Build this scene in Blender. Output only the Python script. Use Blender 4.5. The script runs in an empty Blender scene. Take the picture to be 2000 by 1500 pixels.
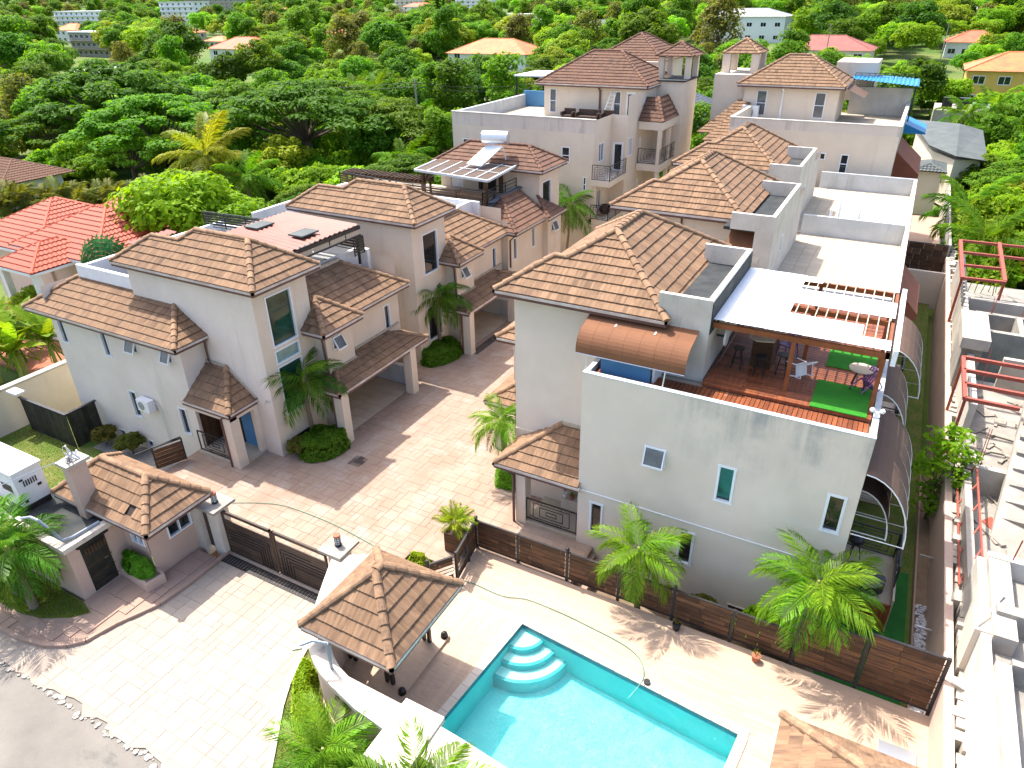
import bpy, math, random
from math import sin, cos, pi, radians, sqrt, atan2, hypot
from mathutils import Vector, Matrix, Euler
rnd = random.Random(11)
S = bpy.context.scene
COL = S.collection
V = Vector
# ------------------------------------------------------------------ camera, sky, sun, exposure
CAM = V((0, 0, 17.5))
yaw, pitch, roll = -0.503963, 0.503556, 0.0164662
_f = V((sin(yaw)*cos(pitch), cos(yaw)*cos(pitch), -sin(pitch)))
_r = V((cos(yaw), -sin(yaw), 0)); _d = _f.cross(_r)
_r2 = cos(roll)*_r + sin(roll)*_d; _d2 = -sin(roll)*_r + cos(roll)*_d
cam = bpy.data.cameras.new("camera"); cam.sensor_width = 36; cam.lens = 36*1371.6/2000
cam.clip_start = 0.1; cam.clip_end = 6000
cob = bpy.data.objects.new("camera", cam); COL.objects.link(cob)
cob.matrix_world = Matrix(((_r2.x, -_d2.x, -_f.x, CAM.x), (_r2.y, -_d2.y, -_f.y, CAM.y), (_r2.z, -_d2.z, -_f.z, CAM.z), (0, 0, 0, 1)))
S.camera = cob
SUN = V((-.454, .161, .876)).normalized()
w = bpy.data.worlds.new("World"); S.world = w; w.use_nodes = True
nt = w.node_tree; bg = nt.nodes["Background"]
sky = nt.nodes.new("ShaderNodeTexSky"); sky.sky_type = 'NISHITA'; sky.sun_disc = False
sky.sun_elevation = math.asin(SUN.z); sky.sun_rotation = atan2(SUN.x, SUN.y)
sky.air_density = .85; sky.dust_density = 3.5; sky.ozone_density = .6
nt.links.new(sky.outputs[0], bg.inputs[0]); bg.inputs[1].default_value = 0.15
sl = bpy.data.lights.new("sun", 'SUN'); sl.energy = 2.9; sl.angle = radians(.55); sl.color = (1, .95, .87)
so = bpy.data.objects.new("sun", sl); COL.objects.link(so); so.location = (0, 0, 60)
so.rotation_euler = SUN.to_track_quat('Z', 'Y').to_euler()
S.view_settings.view_transform = 'Standard'; S.view_settings.look = 'None'
S.view_settings.exposure = 1.58; S.view_settings.gamma = 1; S.view_settings.use_curve_mapping = False
S.render.engine = 'CYCLES'
S.cycles.max_bounces = 8; S.cycles.transparent_max_bounces = 12

# ------------------------------------------------------------------ materials
def N(nt, t, **kw):
    n = nt.nodes.new(t)
    for k, v in kw.items(): setattr(n, k, v)
    return n
def newmat(name):
    m = bpy.data.materials.new(name); m.use_nodes = True
    return m, m.node_tree, m.node_tree.nodes["Principled BSDF"]
def mixc(nt, fac, a, b, mode='MIX'):
    n = N(nt, "ShaderNodeMix", data_type='RGBA', blend_type=mode)
    for i, s in ((0, fac), (6, a), (7, b)):
        if hasattr(s, 'is_linked'): nt.links.new(s, n.inputs[i])
        elif i == 0: n.inputs[0].default_value = s
        else: n.inputs[i].default_value = (*s, 1)
    return n.outputs[2]
def noise(nt, vec, scale, detail=3, rough=.55):
    n = N(nt, "ShaderNodeTexNoise"); n.inputs["Scale"].default_value = scale
    n.inputs["Detail"].default_value = detail; n.inputs["Roughness"].default_value = rough
    if vec is not None: nt.links.new(vec, n.inputs["Vector"])
    return n.outputs["Fac"]
def ramp(nt, fac, lo, hi):
    n = N(nt, "ShaderNodeMapRange"); n.inputs[1].default_value = lo; n.inputs[2].default_value = hi
    nt.links.new(fac, n.inputs[0]); return n.outputs[0]
def pos(nt, sc=(1, 1, 1)):
    g = N(nt, "ShaderNodeNewGeometry")
    if sc == (1, 1, 1): return g.outputs["Position"]
    m = N(nt, "ShaderNodeMapping"); m.inputs["Scale"].default_value = sc
    nt.links.new(g.outputs["Position"], m.inputs[0]); return m.outputs[0]
def bump(nt, b, h, strength=.3, dist=.02):
    n = N(nt, "ShaderNodeBump"); n.inputs["Strength"].default_value = strength; n.inputs["Distance"].default_value = dist
    nt.links.new(h, n.inputs["Height"]); nt.links.new(n.outputs[0], b.inputs["Normal"])
def surf(name, c1, c2=None, sc=.8, rough=.85, fine=30, bmp=.25, rndv=0., lo=.35, hi=.65, vsc=(1, 1, 1), dirt=None, metal=0, spec=.3, bdist=.02):
    "two tones by noise, fine grain, optional per-object variation, optional dirt tone"
    m, nt, b = newmat(name)
    b.inputs["Roughness"].default_value = rough; b.inputs["Metallic"].default_value = metal
    b.inputs["Specular IOR Level"].default_value = spec
    c2 = c2 or tuple(x*.86 for x in c1)
    p = pos(nt, vsc)
    c = mixc(nt, ramp(nt, noise(nt, p, sc, 5, .6), lo, hi), c1, c2)
    g = noise(nt, pos(nt), fine, 3)
    c = mixc(nt, ramp(nt, g, .2, .8), tuple([.86]*3), tuple([1.1]*3), 'MIX') if False else c
    gm = N(nt, "ShaderNodeMapRange"); gm.inputs[3].default_value = .88; gm.inputs[4].default_value = 1.1
    nt.links.new(g, gm.inputs[0])
    h = N(nt, "ShaderNodeHueSaturation"); nt.links.new(c, h.inputs["Color"]); nt.links.new(gm.outputs[0], h.inputs["Value"])
    c = h.outputs[0]
    if rndv:
        oi = N(nt, "ShaderNodeObjectInfo"); r = N(nt, "ShaderNodeMapRange")
        r.inputs[3].default_value = 1-rndv; r.inputs[4].default_value = 1+rndv
        nt.links.new(oi.outputs["Random"], r.inputs[0])
        h2 = N(nt, "ShaderNodeHueSaturation"); nt.links.new(c, h2.inputs["Color"]); nt.links.new(r.outputs[0], h2.inputs["Value"]); c = h2.outputs[0]
    if dirt:
        dc, dsc, dlo, dhi = dirt
        c = mixc(nt, ramp(nt, noise(nt, pos(nt, dsc), 1, 6, .65), dlo, dhi), c, dc)
    nt.links.new(c, b.inputs["Base Color"])
    if bmp: bump(nt, b, g, bmp, bdist)
    return m
def tilemat(name, c1, c2, c3, dirt, rv=.14):
    "concrete roof tile: streaks along each tile, weathering patches over the roof"
    m, nt, b = newmat(name); b.inputs["Roughness"].default_value = .85; b.inputs["Specular IOR Level"].default_value = .2
    at = N(nt, "ShaderNodeAttribute", attribute_name='tuv'); oi = N(nt, "ShaderNodeObjectInfo")
    mu = N(nt, "ShaderNodeVectorMath", operation='SCALE'); mu.inputs[0].default_value = (37, 11, 5); nt.links.new(oi.outputs["Random"], mu.inputs[3])
    ad = N(nt, "ShaderNodeVectorMath", operation='ADD'); nt.links.new(at.outputs["Vector"], ad.inputs[0]); nt.links.new(mu.outputs[0], ad.inputs[1])
    mp = N(nt, "ShaderNodeMapping"); mp.inputs["Scale"].default_value = (11, 1.1, 1); nt.links.new(ad.outputs[0], mp.inputs[0])
    st = noise(nt, mp.outputs[0], 1.0, 5, .65)
    c = mixc(nt, ramp(nt, st, .33, .66), c1, c2)
    mp2 = N(nt, "ShaderNodeMapping"); mp2.inputs["Scale"].default_value = (2.4, .6, 1); nt.links.new(ad.outputs[0], mp2.inputs[0])
    c = mixc(nt, ramp(nt, noise(nt, mp2.outputs[0], 1.0, 3), .52, .78), c, c3)
    c = mixc(nt, ramp(nt, noise(nt, pos(nt), 1.3, 6, .7), .55, .82), c, dirt)
    g = noise(nt, pos(nt), 40, 3); gm = N(nt, "ShaderNodeMapRange"); gm.inputs[3].default_value = .85; gm.inputs[4].default_value = 1.12; nt.links.new(g, gm.inputs[0])
    rr = N(nt, "ShaderNodeMapRange"); rr.inputs[3].default_value = 1-rv; rr.inputs[4].default_value = 1+rv; nt.links.new(oi.outputs["Random"], rr.inputs[0])
    pm = N(nt, "ShaderNodeMath", operation='MULTIPLY'); nt.links.new(gm.outputs[0], pm.inputs[0]); nt.links.new(rr.outputs[0], pm.inputs[1])
    h = N(nt, "ShaderNodeHueSaturation"); nt.links.new(c, h.inputs["Color"]); nt.links.new(pm.outputs[0], h.inputs["Value"]); nt.links.new(h.outputs[0], b.inputs["Base Color"])
    bump(nt, b, st, .25, .012); return m
def plain(name, c, rough=.5, metal=0, spec=.5):
    m, nt, b = newmat(name)
    b.inputs["Base Color"].default_value = (*c, 1); b.inputs["Roughness"].default_value = rough
    b.inputs["Metallic"].default_value = metal; b.inputs["Specular IOR Level"].default_value = spec
    return m
def leafmat(name, c1, c2, c3, trans=.35, sc=.5, rough=.6):
    m, nt, b = newmat(name)
    oi = N(nt, "ShaderNodeObjectInfo")
    c = mixc(nt, ramp(nt, noise(nt, pos(nt), sc, 4, .6), .35, .65), c1, c2)
    c = mixc(nt, ramp(nt, noise(nt, pos(nt), sc*9, 2), .45, .75), c, c3)
    h = N(nt, "ShaderNodeHueSaturation")
    r = N(nt, "ShaderNodeMapRange"); r.inputs[3].default_value = .468; r.inputs[4].default_value = .503
    nt.links.new(oi.outputs["Random"], r.inputs[0]); nt.links.new(r.outputs[0], h.inputs["Hue"])
    mu = N(nt, "ShaderNodeMath", operation='MULTIPLY'); mu.inputs[1].default_value = 7.31
    fr = N(nt, "ShaderNodeMath", operation='FRACT'); nt.links.new(oi.outputs["Random"], mu.inputs[0]); nt.links.new(mu.outputs[0], fr.inputs[0])
    r2 = N(nt, "ShaderNodeMapRange"); r2.inputs[3].default_value = .7; r2.inputs[4].default_value = 1.3
    nt.links.new(fr.outputs[0], r2.inputs[0]); nt.links.new(r2.outputs[0], h.inputs["Value"])
    nt.links.new(c, h.inputs["Color"]); c = h.outputs[0]
    nt.links.new(c, b.inputs["Base Color"]); b.inputs["Roughness"].default_value = rough
    b.inputs["Specular IOR Level"].default_value = .12
    tr = N(nt, "ShaderNodeBsdfTranslucent"); br = N(nt, "ShaderNodeBrightContrast"); 
    tc = mixc(nt, 1.0, c, (1.7, 1.6, .55), 'MULTIPLY'); nt.links.new(tc, tr.inputs[0])
    ms = N(nt, "ShaderNodeMixShader"); ms.inputs[0].default_value = trans
    nt.links.new(b.outputs[0], ms.inputs[1]); nt.links.new(tr.outputs[0], ms.inputs[2])
    nt.links.new(ms.outputs[0], nt.nodes["Material Output"].inputs[0])
    return m
M = {}
M['stucco'] = surf('stucco', (.66, .57, .465), (.60, .515, .415), sc=.6, fine=22, bmp=.35, dirt=((.46, .38, .31), (1.3, 1.3, .13), .58, .85))
M['stucco_cool'] = surf('stucco_cool', (.72, .65, .565), (.65, .58, .50), sc=.5, fine=22, bmp=.35, dirt=((.52, .47, .42), (1.1, 1.1, .13), .58, .85))
M['stucco_stain'] = surf('stucco_stain', (.62, .545, .475), (.56, .49, .425), sc=.6, fine=22, bmp=.35, dirt=((.25, .24, .22), (1.4, 1.4, .16), .56, .78))
def stain_wall():
    "beige render with grey mould streaks running down from the parapet"
    m, nt, b = newmat('stucco_mould'); b.inputs["Roughness"].default_value = .9; b.inputs["Specular IOR Level"].default_value = .2
    p = pos(nt); c = mixc(nt, ramp(nt, noise(nt, p, .6, 4), .35, .65), (.70, .62, .525), (.64, .565, .475))
    sx = N(nt, "ShaderNodeSeparateXYZ"); nt.links.new(p, sx.inputs[0])
    z = ramp(nt, sx.outputs[2], 4.3, 7.0); x = ramp(nt, sx.outputs[0], -5.2, -3.2)
    st = ramp(nt, noise(nt, pos(nt, (2.2, 2.2, .22)), 1, 6, .68), .36, .62); bl = ramp(nt, noise(nt, pos(nt), 1.1, 5, .6), .35, .6)
    f = None
    for q in (z, x, st, bl):
        if f is None: f = q
        else:
            mm = N(nt, "ShaderNodeMath", operation='MULTIPLY'); nt.links.new(f, mm.inputs[0]); nt.links.new(q, mm.inputs[1]); f = mm.outputs[0]
    c = mixc(nt, f, c, (.33, .325, .31)); nt.links.new(c, b.inputs["Base Color"]); bump(nt, b, noise(nt, p, 22, 3), .35, .02); return m
M['stucco_mould'] = stain_wall()
M['stucco_pink'] = surf('stucco_pink', (.54, .40, .32), (.48, .35, .285), sc=.7, fine=22, bmp=.3)
M['pier_white'] = surf('pier_white', (.62, .57, .50), (.52, .47, .40), sc=1.5, fine=25)
M['white_cap'] = surf('white_cap', (.62, .57, .49), (.50, .44, .36), sc=2.2, fine=18, dirt=((.22, .185, .145), (2.4, 2.4, 2.4), .57, .74))
M['grey_metal'] = plain('grey_metal', (.24, .28, .33), .5)
M['paint_white'] = surf('paint_white', (.76, .77, .78), (.68, .69, .70), sc=2, fine=15, bmp=.1, rough=.6)
M['grey_parapet'] = surf('grey_parapet', (.50, .53, .55), (.42, .45, .46), sc=1.0, fine=20, dirt=((.22, .22, .2), (2, 2, .25), .58, .85))
M['render_white'] = surf('render_white', (.58, .55, .49), (.48, .45, .39), sc=1, fine=20, dirt=((.25, .24, .22), (2.2, 2.2, .3), .58, .82))
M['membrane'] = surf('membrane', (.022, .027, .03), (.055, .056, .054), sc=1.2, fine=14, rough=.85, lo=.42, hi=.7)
M['frame'] = plain('window_white', (.72, .76, .80), .35)
M['glass'] = plain('window_glass', (.010, .014, .016), .06, spec=.6)
M['glass_green'] = surf('glass_green', (.012, .07, .045), (.006, .03, .022), sc=1.5, fine=3, bmp=0, rough=.06, spec=.6)
M['glass_frost'] = surf('glass_frost', (.20, .33, .30), (.14, .24, .23), sc=2, fine=5, bmp=0, rough=.15, spec=.6)
M['glass_grey'] = surf('glass_grey', (.12, .14, .15), (.08, .09, .10), sc=2, fine=5, bmp=0, rough=.1, spec=.6)
M['gutter'] = surf('gutter', (.60, .55, .50), (.44, .36, .31), sc=1.5, fine=15, bmp=.1, rough=.5)
M['pipe'] = surf('pipe', (.10, .05, .045), (.13, .07, .06), sc=2, fine=15, bmp=.05, rough=.45)
M['dark_metal'] = surf('dark_metal', (.018, .018, .022), (.035, .03, .03), sc=3, fine=20, bmp=.1, rough=.4)
M['white_metal'] = plain('white_metal', (.70, .72, .72), .4)
M['steel'] = plain('steel', (.62, .63, .64), .28, metal=.8)
M['dark_wood'] = surf('dark_wood', (.055, .028, .016), (.10, .055, .028), sc=3, fine=25, vsc=(1, 1, 4), rough=.55, rndv=.3)
M['fence_wood'] = surf('fence_wood', (.060, .032, .020), (.155, .075, .030), sc=2.6, fine=20, vsc=(.6, .6, 6), rough=.6, rndv=.45, lo=.4, hi=.72)
M['black_wood'] = surf('black_wood', (.022, .022, .018), (.045, .042, .03), sc=3, fine=25, rough=.6, rndv=.4)
M['gate_brown'] = surf('gate_brown', (.050, .034, .026), (.075, .05, .036), sc=2, fine=20, rough=.4, rndv=.15)
M['tile'] = tilemat('roof_tile', (.265, .165, .098), (.168, .100, .060), (.090, .056, .040), (.075, .054, .040))
M['tile_dark'] = tilemat('roof_tile_dark', (.175, .095, .062), (.115, .064, .046), (.07, .045, .034), (.05, .037, .03))
M['tile_cap'] = surf('ridge_tile', (.30, .185, .108), (.205, .122, .074), sc=6, fine=30, rough=.85, rndv=.16, dirt=((.10, .065, .045), (3, 3, 3), .56, .8))
M['tile_red'] = surf('red_tile', (.44, .085, .040), (.37, .065, .032), sc=3, fine=18, rough=.6)
M['tile_orange'] = surf('orange_tile', (.56, .20, .07), (.45, .13, .06), sc=.6, fine=5, rough=.7)
M['tile_coral'] = surf('coral_tile', (.58, .15, .075), (.48, .11, .06), sc=.6, fine=5, rough=.7)
M['tile_maroon'] = surf('maroon_tile', (.30, .10, .08), (.22, .075, .06), sc=.6, fine=5, rough=.7)
M['underlay'] = plain('roof_underlay', (.035, .024, .018), .9)
M['flash'] = surf('flashing', (.11, .13, .16), (.075, .09, .11), sc=2, fine=10, rough=.75)
M['mortar'] = surf('mortar', (.46, .40, .31), (.33, .29, .22), sc=5, fine=25)
M['paver'] = surf('paver', (.33, .24, .18), (.29, .195, .14), sc=.7, vsc=(1.2, .3, 1), fine=22, rough=.8, rndv=.045, dirt=((.35, .29, .245), (.9, .9, .9), .50, .72), lo=.4, hi=.62, bmp=.35)
M['paver_base'] = surf('paver_joint', (.28, .20, .15), (.245, .165, .12), sc=.6, fine=25, rough=.9)
M['apron'] = surf('apron', (.355, .305, .25), (.335, .265, .21), sc=.5, vsc=(1.3, .3, 1), fine=18, rough=.85, rndv=.045, dirt=((.25, .23, .20), (.7, .7, .7), .55, .8), bmp=.4)
M['apron_base'] = surf('apron_joint', (.325, .275, .225), (.305, .245, .195), sc=.6, fine=25, rough=.9)
M['walk'] = surf('pink_walk', (.37, .255, .195), (.32, .22, .17), sc=.8, fine=20, rough=.85, rndv=.05)
M['asphalt'] = surf('asphalt', (.21, .192, .168), (.15, .138, .122), sc=.5, fine=40, rough=.95, bmp=.6, dirt=((.085, .085, .08), (.55, .9, .5), .64, .8), lo=.3, hi=.7)
M['rubble'] = surf('broken_concrete', (.36, .32, .27), (.25, .22, .19), sc=3, fine=20, rndv=.15)
M['deck_tile'] = surf('deck_tile', (.46, .335, .24), (.42, .295, .21), sc=3, fine=16, vsc=(.5, 4, 1), rough=.6, rndv=.06, bmp=.15)
M['deck_joint'] = surf('deck_joint', (.40, .285, .20), None, sc=2, fine=20)
M['coping'] = surf('coping', (.58, .52, .44), (.52, .45, .37), sc=3, fine=22, dirt=((.40, .30, .20), (4, 4, 4), .62, .8))
M['pool_riser'] = surf('pool_riser', (.03, .38, .42), (.04, .42, .46), sc=2, fine=12, rough=.7, bmp=0)  # darker than the treads: shading of the risers put into the colour
M['pool_wall'] = surf('pool_wall', (.065, .48, .50), (.085, .52, .53), sc=2, fine=12, rough=.7, bmp=0)  # pool sides darker than the floor, their shading painted into the tone
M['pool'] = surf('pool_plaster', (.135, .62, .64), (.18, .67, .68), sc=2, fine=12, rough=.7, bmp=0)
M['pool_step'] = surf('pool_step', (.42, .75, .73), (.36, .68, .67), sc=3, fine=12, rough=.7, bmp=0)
M['mosaic'] = surf('mosaic', (.015, .10, .15), (.04, .18, .24), sc=30, fine=60, rough=.25, bmp=0)
M['terrace_tile'] = surf('terrace_tile', (.45, .385, .295), (.40, .34, .26), sc=.8, fine=20, rndv=.05, dirt=((.30, .25, .18), (.8, .8, .8), .63, .80))
M['terrace_base'] = surf('terrace_base', (.42, .36, .28), None, sc=2, fine=20)
M['grey_roof'] = surf('grey_roof', (.10, .115, .11), (.075, .085, .085), sc=1, fine=8, rough=.8)
M['grey_floor'] = surf('grey_floor', (.30, .31, .31), (.25, .26, .26), sc=1, fine=20)
M['carport_tile'] = surf('carport_tile', (.47, .40, .31), (.41, .34, .26), sc=1.2, fine=15, rough=.5, rndv=.07)
M['deck_red'] = surf('red_deck', (.155, .045, .020), (.235, .072, .026), sc=2, fine=18, vsc=(6, .7, 1), rough=.5, rndv=.28, dirt=((.36, .22, .13), (2.5, .8, 1), .62, .8))
M['wood_red'] = surf('red_wood', (.21, .065, .022), (.30, .10, .035), sc=3, fine=18, rough=.5, rndv=.2)
M['turf'] = surf('turf', (.028, .22, .012), (.024, .18, .012), sc=3, fine=60, rough=.95, bmp=.8)
M['sheet_white'] = surf('white_sheet', (.80, .82, .84), (.74, .77, .80), sc=1, fine=8, rough=.5, bmp=.05)
M['awning'] = surf('awning_brown', (.20, .088, .042), (.175, .076, .038), sc=1.5, fine=25, rough=.8, bmp=.15)
M['awning_dark'] = surf('awning_taupe', (.125, .074, .052), (.105, .062, .044), sc=1.5, fine=25, rough=.8, bmp=.15)
M['awning_rust'] = surf('awning_rust', (.23, .075, .04), (.19, .062, .035), sc=1.5, fine=25, rough=.8, bmp=.15)
M['red_sheet'] = surf('red_sheet', (.20, .060, .040), (.24, .078, .052), sc=1.5, fine=10, rough=.5, bmp=.05)
M['blue_sheet'] = surf('blue_sheet', (.015, .17, .40), (.02, .21, .46), sc=1.5, fine=10, rough=.45, bmp=.05)
M['lawn'] = surf('lawn', (.085, .135, .022), (.16, .155, .05), sc=1.2, fine=30, rough=1, bmp=.8, lo=.4, hi=.7)
M['lawn_astro'] = surf('lawn_astro', (.018, .115, .02), (.022, .14, .025), sc=2, fine=40, rough=1, bmp=.6)
M['soil'] = surf('soil', (.17, .115, .075), (.23, .17, .115), sc=1.5, fine=20, bmp=.8, rough=1)
M['gravel'] = surf('gravel', (.32, .29, .26), (.22, .2, .18), sc=8, fine=60, bmp=1, rough=1)
M['terrain'] = surf('terrain', (.05, .12, .015), (.13, .15, .04), sc=.06, fine=1.5, bmp=.5, rough=1)
M['concrete'] = surf('raw_concrete', (.33, .305, .265), (.21, .195, .175), sc=1.2, fine=16, bmp=.5, rough=.95, lo=.35, hi=.7)
M['concrete_pale'] = surf('pale_concrete', (.44, .405, .35), (.33, .295, .25), sc=1.0, fine=16, bmp=.5, rough=.95, dirt=((.36, .31, .25), (1.3, 1.3, 1.3), .6, .8))
M['steel_red'] = surf('red_oxide', (.36, .085, .055), (.28, .07, .05), sc=3, fine=20, rough=.6, bmp=.15)
M['plastic_white'] = plain('plastic_white', (.78, .78, .80), .35)
M['plastic_purple'] = plain('plastic_purple', (.16, .06, .20), .4)
M['plastic_black'] = plain('plastic_black', (.012, .012, .014), .4)
M['wicker'] = surf('wicker', (.07, .045, .035), (.04, .028, .022), sc=10, fine=50, bmp=.6)
M['blue_wall'] = surf('blue_tone', (.09, .24, .42), (.08, .21, .38), sc=1, fine=18)  # flat blue with slight noise variation
M['yellow'] = surf('yellow_paint', (.62, .42, .10), (.55, .36, .085), sc=.5, fine=8)
M['terracotta'] = surf('terracotta', (.36, .14, .08), (.3, .11, .06), sc=4, fine=20)
M['hose'] = plain('hose_green', (.02, .22, .15), .4)
M['rock'] = surf('white_pebble', (.62, .62, .64), (.42, .42, .44), sc=6, fine=20, rndv=.2)
M['bark'] = surf('bark', (.15, .105, .075), (.09, .065, .05), sc=4, fine=18, bmp=.9, rough=1, vsc=(1, 1, .4))
M['palm_bark'] = surf('palm_bark', (.26, .205, .15), (.17, .13, .10), sc=2, fine=12, bmp=.7, rough=1, vsc=(.5, .5, 8))
M['crownshaft'] = surf('crownshaft', (.20, .26, .06), (.26, .24, .07), sc=2, fine=14, bmp=.1, rough=.5)
M['palm'] = leafmat('palm_leaf', (.055, .185, .010), (.095, .25, .012), (.20, .33, .02), .34, 2.2, .4)
M['palm_shade'] = leafmat('palm_leaf_deep', (.03, .13, .012), (.055, .18, .012), (.12, .24, .018), .32, 2.2, .4)  # deeper green variant of the palm leaf
M['coco'] = leafmat('coconut_leaf', (.12, .20, .012), (.20, .25, .018), (.28, .26, .03), .4, .8, .4)
M['leaf_deep'] = leafmat('leaf_deep', (.036, .125, .010), (.06, .17, .010), (.10, .22, .012), .45, .35)
M['leaf_mid'] = leafmat('leaf_mid', (.05, .165, .008), (.085, .22, .009), (.14, .275, .012), .46, .35)
M['leaf_bright'] = leafmat('leaf_bright', (.085, .25, .008), (.135, .315, .010), (.20, .36, .014), .45, .4)
M['leaf_yellow'] = leafmat('leaf_yellow', (.12, .24, .012), (.19, .29, .014), (.28, .33, .02), .36, .5)
M['leaf_olive'] = leafmat('leaf_olive', (.085, .13, .020), (.13, .16, .026), (.19, .17, .04), .4, .4)
M['hedge'] = leafmat('hedge_leaf', (.04, .15, .010), (.07, .23, .012), (.17, .34, .02), .3, 3.5)
M['lime'] = leafmat('lime_leaf', (.12, .32, .016), (.19, .40, .02), (.28, .44, .03), .3, 2.5)
M['banana'] = leafmat('banana_leaf', (.075, .20, .010), (.14, .27, .012), (.27, .31, .018), .4, .9)
M['trav'] = leafmat('traveller_leaf', (.018, .095, .032), (.03, .135, .042), (.06, .17, .05), .3, .9)
M['croton'] = leafmat('croton_leaf', (.035, .115, .012), (.06, .13, .015), (.30, .09, .03), .3, 4)
M['grass'] = leafmat('grass_blade', (.075, .165, .014), (.14, .20, .022), (.22, .22, .05), .3, 1.5)
def water_mat():
    m, nt, b = newmat('pool_water')
    p = pos(nt); n1 = noise(nt, p, 3.2, 3); n2 = noise(nt, p, 11, 3)
    ad = N(nt, "ShaderNodeMath", operation='ADD'); nt.links.new(n1, ad.inputs[0]); nt.links.new(n2, ad.inputs[1])
    bp = N(nt, "ShaderNodeBump"); bp.inputs["Strength"].default_value = .6; bp.inputs["Distance"].default_value = .10
    nt.links.new(ad.outputs[0], bp.inputs["Height"])
    t = N(nt, "ShaderNodeBsdfTransparent"); t.inputs[0].default_value = (.86, .995, .99, 1)
    g = N(nt, "ShaderNodeBsdfGlossy"); g.inputs["Roughness"].default_value = .03; nt.links.new(bp.outputs[0], g.inputs["Normal"])
    f = N(nt, "ShaderNodeFresnel"); f.inputs[0].default_value = 1.33; nt.links.new(bp.outputs[0], f.inputs["Normal"])
    ms = N(nt, "ShaderNodeMixShader"); nt.links.new(f.outputs[0], ms.inputs[0]); nt.links.new(t.outputs[0], ms.inputs[1]); nt.links.new(g.outputs[0], ms.inputs[2])
    nt.links.new(ms.outputs[0], nt.nodes["Material Output"].inputs[0]); return m
M['water'] = water_mat()

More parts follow.
